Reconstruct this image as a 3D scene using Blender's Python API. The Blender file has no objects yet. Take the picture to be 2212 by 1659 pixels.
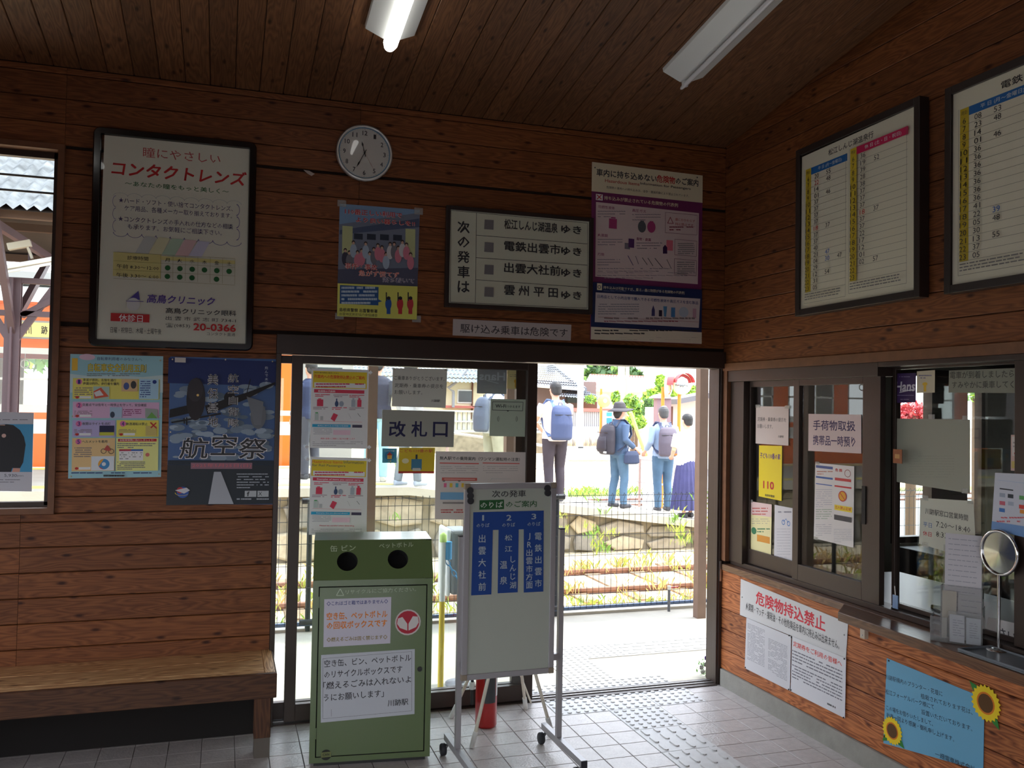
import bpy, bmesh, math, random
from mathutils import Vector, Matrix
random.seed(7)
SC = bpy.context.scene
COL = SC.collection
PI = math.pi

# ---------------------------------------------------------------- camera
H = 1.65
YAW, PITCH, ROLL, FPX = .3153, .0253, .0175, 1904.0
def _basis():
    cy, sy, cp, sp = math.cos(YAW), math.sin(YAW), math.cos(PITCH), math.sin(PITCH)
    f = Vector((sy*cp, cy*cp, sp)); r = Vector((cy, -sy, 0)); u = r.cross(f)
    c, s = math.cos(ROLL), math.sin(ROLL)
    return c*r+s*u, -s*r+c*u, f
RX, UP, FW = _basis()
CAM = Vector((0, 0, H))
cd = bpy.data.cameras.new('camera'); cam = bpy.data.objects.new('camera', cd); COL.objects.link(cam)
cd.sensor_width = 36; cd.lens = 36*FPX/2212; cd.clip_start = .05; cd.clip_end = 400
cam.matrix_world = Matrix(((RX.x, UP.x, -FW.x, 0), (RX.y, UP.y, -FW.y, 0), (RX.z, UP.z, -FW.z, H), (0, 0, 0, 1)))
cd.dof.use_dof = True; cd.dof.focus_distance = 6.0; cd.dof.aperture_fstop = 13
SC.camera = cam
# ---------------------------------------------------------------- light
SC.view_settings.view_transform = 'Standard'; SC.view_settings.look = 'None'
SC.view_settings.gamma = 1; SC.view_settings.use_curve_mapping = False
SC.view_settings.exposure = 1.48
SC.cycles.use_denoising = True
SC.cycles.max_bounces = 8; SC.cycles.diffuse_bounces = 5; SC.cycles.glossy_bounces = 4
SC.cycles.transmission_bounces = 6; SC.cycles.transparent_max_bounces = 16
SC.cycles.sample_clamp_indirect = 8
wd = bpy.data.worlds.new('sky'); SC.world = wd; wd.use_nodes = True
wn = wd.node_tree.nodes; wl = wd.node_tree.links
bgn = wn['Background']
tcn = wn.new('ShaderNodeTexCoord'); sep = wn.new('ShaderNodeSeparateXYZ'); rmp = wn.new('ShaderNodeValToRGB')
wl.new(tcn.outputs['Generated'], sep.inputs[0]); wl.new(sep.outputs['Z'], rmp.inputs[0]); wl.new(rmp.outputs[0], bgn.inputs[0])
rmp.color_ramp.elements[0].position = 0.0; rmp.color_ramp.elements[0].color = (.93, .95, 1, 1)
rmp.color_ramp.elements[1].position = .9; rmp.color_ramp.elements[1].color = (.72, .83, 1, 1)
bgn.inputs[1].default_value = 1.9
sd = bpy.data.lights.new('sun', 'SUN'); sd.energy = 2.7; sd.angle = .06; sd.color = (1, .96, .88)
sun = bpy.data.objects.new('sun', sd); COL.objects.link(sun)
sun.rotation_euler = Vector((-.4, .03, -1.0)).to_track_quat('-Z', 'Y').to_euler()

# ---------------------------------------------------------------- geometry from lines of sight (used to measure real positions)
def ray(x, y): return RX*((x-1106)/FPX) - UP*((y-829.5)/FPX) + FW
def onY(x, y, Y): d = ray(x, y); return CAM + d*(Y/d.y)
def onX(x, y, X): d = ray(x, y); return CAM + d*(X/d.x)
def onZ(x, y, Z=0): d = ray(x, y); return CAM + d*((Z-H)/d.z)
CS = .1534
def ceil_z(y): return 3.25 + CS*(4.69-y)
YB, XR = 4.69, 2.88

# ---------------------------------------------------------------- materials
_mats = {}
def mat(name, col=(.8, .8, .8), rough=.6, metal=0, spec=.5, bump=0, bscale=60, var=0, vscale=8, emis=0, coat=0):
    if name in _mats: return _mats[name]
    m = bpy.data.materials.new(name); m.use_nodes = True; _mats[name] = m
    nt = m.node_tree; b = nt.nodes['Principled BSDF']
    b.inputs['Base Color'].default_value = (*col, 1); b.inputs['Roughness'].default_value = rough
    b.inputs['Metallic'].default_value = metal; b.inputs['Specular IOR Level'].default_value = spec
    if coat: b.inputs['Coat Weight'].default_value = coat; b.inputs['Coat Roughness'].default_value = .08
    if emis: b.inputs['Emission Color'].default_value = (*col, 1); b.inputs['Emission Strength'].default_value = emis
    if bump or var:
        tc = nt.nodes.new('ShaderNodeTexCoord'); oi = nt.nodes.new('ShaderNodeObjectInfo')
        ad = nt.nodes.new('ShaderNodeVectorMath'); ad.operation = 'ADD'
        ml = nt.nodes.new('ShaderNodeMath'); ml.operation = 'MULTIPLY'; ml.inputs[1].default_value = 37
        nt.links.new(oi.outputs['Random'], ml.inputs[0])
        nt.links.new(tc.outputs['Object'], ad.inputs[0]); nt.links.new(ml.outputs[0], ad.inputs[1])
    if var:
        n = nt.nodes.new('ShaderNodeTexNoise'); n.inputs['Scale'].default_value = vscale; n.inputs['Detail'].default_value = 6
        nt.links.new(ad.outputs[0], n.inputs['Vector'])
        r = nt.nodes.new('ShaderNodeValToRGB'); r.color_ramp.elements[0].position = .3; r.color_ramp.elements[1].position = .7
        r.color_ramp.elements[0].color = (*[c*(1-var) for c in col], 1); r.color_ramp.elements[1].color = (*[min(1, c*(1+var)) for c in col], 1)
        nt.links.new(n.outputs[0], r.inputs[0]); nt.links.new(r.outputs[0], b.inputs['Base Color'])
    if bump:
        n2 = nt.nodes.new('ShaderNodeTexNoise'); n2.inputs['Scale'].default_value = bscale; n2.inputs['Detail'].default_value = 4
        nt.links.new(ad.outputs[0], n2.inputs['Vector'])
        bp = nt.nodes.new('ShaderNodeBump'); bp.inputs['Strength'].default_value = bump; bp.inputs['Distance'].default_value = .01
        nt.links.new(n2.outputs[0], bp.inputs['Height']); nt.links.new(bp.outputs[0], b.inputs['Normal'])
    return m
def ink(col, rough=.55):
    k = 'ink_%02x%02x%02x' % tuple(int(max(0, min(1, c))*255) for c in col)
    return mat(k, col, rough)
def srgb(r, g, b):
    f = lambda c: (c/255/12.92 if c/255 <= .04045 else ((c/255+.055)/1.055)**2.4)
    return (f(r), f(g), f(b))
def wood(name, dark, light, knots=True, rough=.55, ring=9.0, tone=.35, spec=.35, axis='x'):
    """board material: local x runs along the grain, y across it"""
    if name in _mats: return _mats[name]
    m = bpy.data.materials.new(name); m.use_nodes = True; _mats[name] = m
    nt = m.node_tree; N = nt.nodes.new; L = nt.links.new; b = nt.nodes['Principled BSDF']
    b.inputs['Roughness'].default_value = rough; b.inputs['Specular IOR Level'].default_value = spec
    tc = N('ShaderNodeTexCoord'); oi = N('ShaderNodeObjectInfo')
    ml = N('ShaderNodeMath'); ml.operation = 'MULTIPLY'; ml.inputs[1].default_value = 91; L(oi.outputs['Random'], ml.inputs[0])
    ad = N('ShaderNodeVectorMath'); ad.operation = 'ADD'; L(tc.outputs['Object'], ad.inputs[0]); L(ml.outputs[0], ad.inputs[1])
    mp = N('ShaderNodeMapping'); mp.inputs['Scale'].default_value = (1.1, ring, ring) if axis == 'x' else (ring, 1.1, ring); L(ad.outputs[0], mp.inputs[0])
    n1 = N('ShaderNodeTexNoise'); n1.inputs['Scale'].default_value = 1.6; n1.inputs['Detail'].default_value = 2; L(mp.outputs[0], n1.inputs['Vector'])
    # growth rings: noise folded into fine bands
    mm = N('ShaderNodeMath'); mm.operation = 'MULTIPLY'; mm.inputs[1].default_value = 14; L(n1.outputs[0], mm.inputs[0])
    fr = N('ShaderNodeMath'); fr.operation = 'PINGPONG'; fr.inputs[1].default_value = .5; L(mm.outputs[0], fr.inputs[0])
    mp2 = N('ShaderNodeMapping'); mp2.inputs['Scale'].default_value = (3, 160, 160) if axis == 'x' else (160, 3, 160); L(ad.outputs[0], mp2.inputs[0])
    n2 = N('ShaderNodeTexNoise'); n2.inputs['Scale'].default_value = 1; n2.inputs['Detail'].default_value = 3; L(mp2.outputs[0], n2.inputs['Vector'])
    a1 = N('ShaderNodeMath'); a1.operation = 'MULTIPLY_ADD'; a1.inputs[1].default_value = .55; L(n2.outputs[0], a1.inputs[0]); 
    s1 = N('ShaderNodeMath'); s1.operation = 'MULTIPLY'; s1.inputs[1].default_value = .9; L(fr.outputs[0], s1.inputs[0]); L(s1.outputs[0], a1.inputs[2])
    rp = N('ShaderNodeValToRGB'); rp.color_ramp.elements[0].position = .18; rp.color_ramp.elements[1].position = .78
    rp.color_ramp.elements[0].color = (*light, 1); rp.color_ramp.elements[1].color = (*dark, 1); L(a1.outputs[0], rp.inputs[0])
    # tone differs from board to board
    hv = N('ShaderNodeHueSaturation'); L(rp.outputs[0], hv.inputs['Color'])
    vv = N('ShaderNodeMapRange'); vv.inputs['To Min'].default_value = 1-tone; vv.inputs['To Max'].default_value = 1+tone*.6
    L(oi.outputs['Random'], vv.inputs['Value']); L(vv.outputs[0], hv.inputs['Value'])
    out = hv.outputs[0]
    if knots:
        mk = N('ShaderNodeMapping'); mk.inputs['Scale'].default_value = (3.2, 8.5, 1); L(ad.outputs[0], mk.inputs[0])
        vo = N('ShaderNodeTexVoronoi'); vo.inputs['Scale'].default_value = 1.15; vo.voronoi_dimensions = '2D'; L(mk.outputs[0], vo.inputs['Vector'])
        kr = N('ShaderNodeValToRGB'); kr.color_ramp.elements[0].position = .035; kr.color_ramp.elements[1].position = .11
        kr.color_ramp.elements[0].color = (.25, .16, .12, 1); kr.color_ramp.elements[1].color = (1, 1, 1, 1); L(vo.outputs['Distance'], kr.inputs[0])
        mx = N('ShaderNodeMix'); mx.data_type = 'RGBA'; mx.blend_type = 'MULTIPLY'; sr = N('ShaderNodeSeparateColor'); L(vo.outputs['Color'], sr.inputs[0]); gt_ = N('ShaderNodeMath'); gt_.operation = 'GREATER_THAN'; gt_.inputs[1].default_value = .45; L(sr.outputs[0], gt_.inputs[0]); L(gt_.outputs[0], mx.inputs[0])
        L(out, mx.inputs[6]); L(kr.outputs[0], mx.inputs[7]); out = mx.outputs[2]
    L(out, b.inputs['Base Color'])
    bp = N('ShaderNodeBump'); bp.inputs['Strength'].default_value = .25; bp.inputs['Distance'].default_value = .002
    L(n2.outputs[0], bp.inputs['Height']); L(bp.outputs[0], b.inputs['Normal'])
    return m
def glass(name, tint=(.95, .97, .96), gloss=1.0, rough=0.0, haze=0):
    if name in _mats: return _mats[name]
    m = bpy.data.materials.new(name); m.use_nodes = True; _mats[name] = m
    nt = m.node_tree; nt.nodes.remove(nt.nodes['Principled BSDF']); N = nt.nodes.new; L = nt.links.new
    o = nt.nodes['Material Output']; t = N('ShaderNodeBsdfTransparent'); t.inputs[0].default_value = (*tint, 1)
    g = N('ShaderNodeBsdfGlossy'); g.inputs['Roughness'].default_value = rough
    ge = N('ShaderNodeNewGeometry'); dt = N('ShaderNodeVectorMath'); dt.operation = 'DOT_PRODUCT'; L(ge.outputs['Normal'], dt.inputs[0]); L(ge.outputs['Incoming'], dt.inputs[1])
    def mth(op, a, b_=None, c=None):
        n_ = N('ShaderNodeMath'); n_.operation = op
        for i, v in enumerate((a, b_, c)):
            if v is None: continue
            if isinstance(v, (int, float)): n_.inputs[i].default_value = v
            else: L(v, n_.inputs[i])
        return n_.outputs[0]
    # Schlick reflectance of a thin pane, the same from both sides
    sch = mth('MULTIPLY_ADD', mth('POWER', mth('SUBTRACT', 1, mth('ABSOLUTE', dt.outputs['Value'])), 5), .96, .04)
    k = N('ShaderNodeMath'); k.operation = 'MULTIPLY'; k.inputs[1].default_value = gloss; L(sch, k.inputs[0])
    x = N('ShaderNodeMixShader'); L(k.outputs[0], x.inputs[0]); L(t.outputs[0], x.inputs[1]); L(g.outputs[0], x.inputs[2])
    last = x
    if haze:
        d = N('ShaderNodeBsdfDiffuse'); d.inputs[0].default_value = (.8, .8, .8, 1); x2 = N('ShaderNodeMixShader'); x2.inputs[0].default_value = haze
        L(x.outputs[0], x2.inputs[1]); L(d.outputs[0], x2.inputs[2]); last = x2
    L(last.outputs[0], o.inputs[0])
    return m
GLASS = glass('window_glass')

# ---------------------------------------------------------------- objects
ORG = {}
def tag(o, label=None, cat=None, group=None, kind=None):
    if label: o['label'] = label
    if cat: o['category'] = cat
    if group: o['group'] = group
    if kind: o['kind'] = kind
    return o
def empty(name, loc, label=None, cat=None, group=None, kind=None):
    o = bpy.data.objects.new(name, None); COL.objects.link(o); o.location = loc; o.empty_display_size = .1
    ORG[o.name] = Vector(loc); return tag(o, label, cat, group, kind)
class MB:
    """collects faces in world coordinates, several materials"""
    def __init__(s): s.v = []; s.f = []; s.m = []; s.ms = []; s.sm = []
    def mi(s, m):
        if m not in s.ms: s.ms.append(m)
        return s.ms.index(m)
    def add(s, vs, fs, m=None, smooth=False):
        n = len(s.v); s.v += [tuple(v) for v in vs]
        k = s.mi(m)
        for f in fs: s.f.append([n+i for i in f]); s.m.append(k); s.sm.append(smooth)
        return s
    def box(s, a, b, m=None, M=None):
        (x0, y0, z0), (x1, y1, z1) = a, b
        vs = [Vector(p) for p in ((x0,y0,z0),(x1,y0,z0),(x1,y1,z0),(x0,y1,z0),(x0,y0,z1),(x1,y0,z1),(x1,y1,z1),(x0,y1,z1))]
        if M: vs = [M @ v for v in vs]
        return s.add(vs, ((0,3,2,1),(4,5,6,7),(0,1,5,4),(1,2,6,5),(2,3,7,6),(3,0,4,7)), m)
    def prism(s, poly, off, m=None):
        """poly: list of Vector, extruded by off"""
        n = len(poly); off = Vector(off)
        vs = list(poly)+[Vector(p)+off for p in poly]
        return s.add(vs, [tuple(range(n))[::-1], tuple(range(n, 2*n))]+[(i, (i+1) % n, n+(i+1) % n, n+i) for i in range(n)], m)
    def bar(s, p, q, w, h, m=None, up=(0, 0, 1)):
        p, q = Vector(p), Vector(q); d = (q-p).normalized(); u = Vector(up)
        if abs(d.dot(u)) > .98: u = Vector((0, 1, 0))
        r = d.cross(u).normalized(); u = r.cross(d)
        vs = [c+r*(i*w/2)+u*(j*h/2) for c in (p, q) for i, j in ((-1,-1),(1,-1),(1,1),(-1,1))]
        return s.add(vs, ((0,1,2,3),(7,6,5,4),(0,4,5,1),(1,5,6,2),(2,6,7,3),(3,7,4,0)), m)
    def tube(s, pts, r, n=8, m=None, caps=True, smooth=True):
        pts = [Vector(p) for p in pts]; rs = r if isinstance(r, (list, tuple)) else [r]*len(pts)
        vs = []; fs = []; prev = None
        for i, p in enumerate(pts):
            d = (pts[min(i+1, len(pts)-1)]-pts[max(i-1, 0)]).normalized()
            if prev is None:
                a = Vector((0, 0, 1)) if abs(d.z) < .9 else Vector((1, 0, 0))
                x = d.cross(a).normalized()
            else: x = (prev-d*prev.dot(d)).normalized()
            prev = x; y = d.cross(x)
            vs += [p+(x*math.cos(2*PI*k/n)+y*math.sin(2*PI*k/n))*rs[i] for k in range(n)]
        for i in range(len(pts)-1):
            for k in range(n): fs.append((i*n+k, i*n+(k+1) % n, (i+1)*n+(k+1) % n, (i+1)*n+k))
        s.add(vs, fs, m, smooth)
        if caps:
            s.add(vs[:n], [tuple(range(n))[::-1]], m); s.add(vs[-n:], [tuple(range(n))], m)
        return s
    def lathe(s, c, prof, n=24, m=None, axis='Z', smooth=True):
        """prof: (radius, height) pairs around axis through c"""
        c = Vector(c); vs = []; fs = []
        ax = {'Z': (Vector((1,0,0)), Vector((0,1,0)), Vector((0,0,1))), 'Y': (Vector((1,0,0)), Vector((0,0,1)), Vector((0,1,0))), 'X': (Vector((0,1,0)), Vector((0,0,1)), Vector((1,0,0)))}[axis]
        for r, h in prof: vs += [c+ax[0]*(r*math.cos(2*PI*k/n))+ax[1]*(r*math.sin(2*PI*k/n))+ax[2]*h for k in range(n)]
        for i in range(len(prof)-1):
            for k in range(n): fs.append((i*n+k, i*n+(k+1) % n, (i+1)*n+(k+1) % n, (i+1)*n+k))
        return s.add(vs, fs, m, smooth)
    def sph(s, c, r, m=None, n=12, sc=(1, 1, 1)):
        pr = [(max(1e-4, math.sin(PI*i/(n//2)))*r, -math.cos(PI*i/(n//2))*r) for i in range(n//2+1)]
        b = len(s.v); s.lathe((0, 0, 0), pr, n, m)
        for i in range(b, len(s.v)): v = s.v[i]; s.v[i] = (v[0]*sc[0]+c[0], v[1]*sc[1]+c[1], v[2]*sc[2]+c[2])
        return s
    def build(s, name, parent=None, label=None, cat=None, group=None, kind=None, org=None, bevel=0):
        o = None
        if parent is not None: og = ORG[parent.name]
        elif org is not None: og = Vector(org)
        else:
            xs, ys, zs = zip(*s.v); og = Vector(((min(xs)+max(xs))/2, (min(ys)+max(ys))/2, min(zs)))
        me = bpy.data.meshes.new(name); me.from_pydata([(v[0]-og.x, v[1]-og.y, v[2]-og.z) for v in s.v], [], s.f)
        for m in s.ms: me.materials.append(m)
        me.polygons.foreach_set('material_index', s.m); me.polygons.foreach_set('use_smooth', s.sm); me.update()
        o = bpy.data.objects.new(name, me); COL.objects.link(o)
        if parent is not None: o.parent = parent; ORG[o.name] = og.copy()
        else: o.location = og; ORG[o.name] = og
        if bevel:
            bv = o.modifiers.new('edge', 'BEVEL'); bv.width = bevel; bv.segments = 2; bv.limit_method = 'ANGLE'
        return tag(o, label, cat, group, kind)
_plk = {}
def plank(name, M, ln, w, t, m, parent, ch=.003, label=None):
    """a board of its own: local x along, y across, z outwards; shared mesh per size"""
    k = (round(ln, 3), round(w, 3), t, m.name)
    if k not in _plk:
        me = bpy.data.meshes.new(name); x0, x1 = .0, ln
        vs = []
        for x in (x0, x1): vs += [(x, 0, 0), (x, w, 0), (x, w, t-ch), (x, w-ch, t), (x, ch, t), (x, 0, t-ch)]
        fs = [(5, 4, 3, 2, 1, 0), (6, 7, 8, 9, 10, 11)]+[(i, (i+1) % 6, 6+(i+1) % 6, 6+i) for i in range(6)]
        me.from_pydata(vs, [], fs); me.materials.append(m); me.update(); _plk[k] = me
    o = bpy.data.objects.new(name, _plk[k]); COL.objects.link(o)
    if parent is not None:
        o.parent = parent; o.matrix_local = Matrix.Translation(-ORG[parent.name]) @ M
    else: o.matrix_world = M
    if label: o['label'] = label
    return o
def frame_M(o, x, y, z):
    x, y, z = Vector(x), Vector(y), Vector(z)
    return Matrix(((x.x, y.x, z.x, o[0]), (x.y, y.y, z.y, o[1]), (x.z, y.z, z.z, o[2]), (0, 0, 0, 1)))
def copy_tree(o, loc, rz=None, label=None):
    c = o.copy(); COL.objects.link(c); c.location = loc
    if rz is not None: c.rotation_euler = (0, 0, rz)
    if label: c['label'] = label
    for ch in o.children:
        d = ch.copy(); COL.objects.link(d); d.parent = c
        for g in ch.children: e = g.copy(); COL.objects.link(e); e.parent = d
    return c
# ================================================================ the room
W_WALL = wood('wall_boards', srgb(106, 58, 30), srgb(146, 90, 50), tone=.22)
W_CEIL = wood('ceiling_boards', srgb(94, 60, 38), srgb(132, 90, 58), tone=.18)
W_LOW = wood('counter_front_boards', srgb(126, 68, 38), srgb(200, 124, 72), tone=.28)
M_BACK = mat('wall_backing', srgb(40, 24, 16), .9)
M_ALU = mat('bronze_aluminium', srgb(62, 50, 44), .38, .25, bump=.05, bscale=200)
M_TRIM = mat('trim_wood', srgb(118, 76, 48), .55, var=.14, vscale=18)
XL, YR = -2.7, -1.7
PW, PT = .1198, .012
rows = [round(.461+PW*k, 4) for k in range(-4, 31)]
# --- back wall
wb = MB()
bk = YB+PT
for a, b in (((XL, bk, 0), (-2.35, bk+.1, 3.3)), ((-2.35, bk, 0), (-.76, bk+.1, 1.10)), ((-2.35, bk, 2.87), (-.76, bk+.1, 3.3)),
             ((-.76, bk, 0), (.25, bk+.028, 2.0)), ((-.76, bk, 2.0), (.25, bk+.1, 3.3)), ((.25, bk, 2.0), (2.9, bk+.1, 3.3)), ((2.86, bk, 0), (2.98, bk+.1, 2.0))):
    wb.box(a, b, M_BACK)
wall_back = wb.build('wall_back', kind='structure', org=(0, YB, 0))
def back_row(x0, x1, z0, z1):
    if z1-z0 < .02: return
    plank('plank', frame_M((x0+.0008, bk, z0+.0015), (1, 0, 0), (0, 0, 1), (0, -1, 0)), x1-x0-.0016, z1-z0-.003, PT, W_WALL, wall_back)
for z in rows:
    z0, z1 = max(z, 0), min(z+PW, 3.25)
    if z1 <= 0 or z0 >= 3.25: continue
    cuts = sorted({z0, z1, *[c for c in (1.10, 2.0, 2.87) if z0 < c < z1]})
    for c0, c1 in zip(cuts, cuts[1:]):
        mid = (c0+c1)/2
        if mid < .36: continue   # no boards this low; the dark backing shows
        segs = [(XL, -.76), (-.76, .655)] if mid > 2.87 else ([(XL, -2.35), (-.76, .655)] if mid > 1.10 else [(XL, -.9), (-.9, .655)])
        if mid > 2.0: segs.append((.655, 2.88))
        else: segs[-1] = (segs[-1][0], .25)
        for x0, x1 in segs:
            if x1-x0 > .03: back_row(x0, x1, c0, c1)
# --- right wall: ticket window opening y 2.0..4.66, z .74..1.89
wr = MB()
xk = XR+PT
for a, b in (((xk, YR, 0), (xk+.12, YB+.1, .688)), ((xk, YR, .70), (xk+.12, .9, 1.89)), ((xk, 4.665, .70), (xk+.12, YB+.1, 1.89)), ((xk, YR, 1.89), (xk+.12, YB+.1, 4.35))):
    wr.box(a, b, M_BACK)
wall_right = wr.build('wall_right', kind='structure', org=(XR, 2, 0))
def right_row(y0, y1, z0, z1, m=W_WALL):
    if z1-z0 < .02 or y1-y0 < .03: return
    plank('plank', frame_M((xk, y1-.0008, z0+.0015), (0, -1, 0), (0, 0, 1), (-1, 0, 0)), y1-y0-.0016, z1-z0-.003, PT, m, wall_right)
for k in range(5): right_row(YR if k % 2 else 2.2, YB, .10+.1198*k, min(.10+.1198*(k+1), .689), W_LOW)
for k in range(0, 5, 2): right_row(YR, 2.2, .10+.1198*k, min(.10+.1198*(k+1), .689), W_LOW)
for k in range(19):
    z0 = 1.93+PW*k; z1 = z0+PW
    y_top = 4.69-(z0-3.25)/CS+.1 if z0 > 3.25 else YB
    right_row(1.2, min(YB, y_top), z0, min(z1, 4.2)) if y_top > 1.3 else None
    right_row(YR, min(1.2, y_top), z0, z1)
for k in range(4): right_row(YR, .9, .70+.3*k, 1.0+.3*k)
# --- left and rear walls, behind the camera
wl_ = MB()
for a, b in (((XL-.1, YR, 0), (XL, .4, 4.4)), ((XL-.1, .4, 0), (XL, 3.5, .85)), ((XL-.1, .4, 1.95), (XL, 3.5, 4.2)), ((XL-.1, 3.5, 0), (XL, YB+.1, 3.6))): wl_.box(a, b, W_WALL)
wl_.build('wall_left', kind='structure', org=(XL, 2, 0))
wf = MB()
for a, b in (((XL-.1, YR-.1, 0), (-1.3, YR, 4.4)), ((.7, YR-.1, 0), (3.0, YR, 4.4)), ((-1.3, YR-.1, 1.95), (.7, YR, 4.4))): wf.box(a, b, W_WALL)
wf.build('wall_front', kind='structure', org=(0, YR, 0))
# --- ceiling boards run up the slope of the roof
cl = MB()
ya, yb = YR-.1, YB+.12
cl.prism([Vector((XL-.1, ya, ceil_z(ya)+.012)), Vector((XR+.14, ya, ceil_z(ya)+.012)), Vector((XR+.14, yb, ceil_z(yb)+.012)), Vector((XL-.1, yb, ceil_z(yb)+.012))], (0, 0, .15), M_BACK)
ceiling = cl.build('ceiling', kind='structure', org=(0, 2, 3.6))
sl = Vector((0, 1, -CS)).normalized(); nn = Vector((0, -CS, -1)).normalized()
x = 2.875
k = 0
while x > XL:
    split = random.Random(k).choice([None, 1.4, 2.6, 3.4, None])
    for y0, y1 in ([(YR, YB)] if split is None else [(YR, split), (split, YB)]):
        a = Vector((x, y1-.0008, ceil_z(y1)+.012)); ln = (y1-y0)*math.sqrt(1+CS*CS)-.0016
        plank('plank', frame_M(a, -sl, (-1, 0, 0), nn), ln, .1166, .012, W_CEIL, ceiling)
    x -= .1192; k += 1
# --- floor: tiles on a .15 m grid
M_TILE = mat('floor_tile_grey', srgb(192, 184, 180), .27, bump=.25, bscale=90, var=.07, vscale=26, spec=.5)
M_TACT = mat('tactile_tile', srgb(206, 204, 202), .4, bump=.12, bscale=120, var=.05, vscale=20)
M_GROUT = mat('tile_grout', srgb(92, 84, 80), .9)
fl = MB(); fl.box((XL-.1, YR-.1, -.12), (XR+.13, YB+.02, -.006), M_GROUT)
floor = fl.build('floor', kind='structure', org=(0, 2, 0))
def tile_mesh(w, d, m, name, studs=None):
    b = MB(); c = .0016; h = .006
    vs = [(c, c, 0), (w-c, c, 0), (w-c, d-c, 0), (c, d-c, 0), (0, 0, -c), (w, 0, -c), (w, d, -c), (0, d, -c), (0, 0, -h), (w, 0, -h), (w, d, -h), (0, d, -h)]
    b.add(vs, [(0,1,2,3),(4,5,1,0),(5,6,2,1),(6,7,3,2),(7,4,0,3),(8,9,5,4),(9,10,6,5),(10,11,7,6),(11,8,4,7)], m)
    if studs == 'dots':
        nx = round(w/.05); ny = round(d/.05)
        for i in range(nx):
            for j in range(ny):
                if (i+j) % 1 == 0: b.lathe(((i+.5)*w/nx, (j+.5)*d/ny, 0), [(.0135, 0), (.0115, .0045), (.001, .005)], 8, m)
    if studs == 'bars':
        nx = 4
        for i in range(nx):
            for j in range(3):
                if i % 2 and j == 2: pass
                x0 = (i+.5)*w/nx; y0 = .012+j*d/3+(.05 if i % 2 else 0)*.6; y1 = min(y0+.078, d-.004)
                hw = .014; pts = []
                for k in range(5): a = PI*k/4; pts.append((x0+hw*math.cos(a), y1-hw+hw*math.sin(a)))
                for k in range(5): a = PI+PI*k/4; pts.append((x0+hw*math.cos(a), y0+hw+hw*math.sin(a)))
                top = [((p[0]-x0)*.8+x0, (p[1]-(y0+y1)/2)*.95+(y0+y1)/2, .005) for p in pts]
                n = len(pts); b.add([(p[0], p[1], 0) for p in pts]+top, [(k, (k+1) % n, n+(k+1) % n, n+k) for k in range(n)]+[tuple(range(n, 2*n))], m)
    me = bpy.data.meshes.new(name); me.from_pydata(b.v, [], b.f); me.materials.append(m); me.update(); return me
def put(me, name, x, y, z, parent, rz=0):
    o = bpy.data.objects.new(name, me); COL.objects.link(o)
    if parent: o.parent = parent; o.location = Vector((x, y, z))-ORG[parent.name]
    else: o.location = (x, y, z)
    o.rotation_euler = (0, 0, rz); return o
T1 = tile_mesh(.147, .147, M_TILE, 'tile'); T_DOT = tile_mesh(.298, .298, M_TACT, 'tactile_tile', 'dots'); T_BAR = tile_mesh(.298, .298, M_TACT, 'tactile_tile', 'bars')
T_DOTS = tile_mesh(.298, .248, M_TACT, 'tactile_tile', 'dots')
gx = [2.34+.15*i for i in range(-22, 4)]; gy = [4.435-.15*j for j in range(-2, 42)]
tact = [(2.04, 4.135), (2.04, 3.835), (2.04, 3.535), (2.04, 3.235)]
for y in (4.135,): put(T_DOT, 'tactile_tile', 2.04, y, .001, floor)
for y in (3.835, 3.535, 3.235): put(T_BAR, 'tactile_tile', 2.04, y, .001, floor)
for x in (1.74, 2.04, 2.34): put(T_DOTS, 'tactile_tile', x, 4.435, .001, floor)
rest = MB(); cnt = 0
for j, y in enumerate(gy):
    if y < YR: continue
    for x in gx:
        xx = x+.15
        if x >= 2.04-.01 and x < 2.34-.01 and 3.2 < y < 4.43: continue
        if 1.74-.01 <= x < 2.64-.01 and y > 4.43: continue
        if x > 2.7: w = XR-.012-x
        else: w = .147
        d = min(.147, YB-y)
        if d < .02 or w < .02: continue
        near = 3.35 < y and x > -.1
        if near and w > .14 and d > .14: put(T1, 'tile', x, y, 0, floor); cnt += 1
        elif near: rest2 = MB(); rest2.box((x, y, -.006), (x+w, y+d, 0), M_TILE); rest2.build('tile', floor); cnt += 1
        else: rest.box((x, y, -.006), (x+w, y+d, 0), M_TILE)
rest.build('floor_tiles_beyond', floor, kind='stuff')
# --- concrete kerb under the ticket counter
bb = MB(); bb.box((XR-.012, YR, -.005), (XR+.02, YB-.02, .10), mat('kerb_concrete', srgb(148, 146, 138), .8, bump=.3, bscale=40, var=.12, vscale=9))
bb.build('baseboard_right', kind='structure')

# --- wooden trim round the ticket window
t = MB(); t.box((XR-.012, .88, 1.885), (XR+.11, 4.68, 1.93), M_TRIM); t.build('trim_1', kind='structure')
t = MB(); t.box((XR-.006, 4.64, .745), (XR+.1, 4.685, 1.885), M_TRIM); t.build('trim_2', kind='structure')

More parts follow.
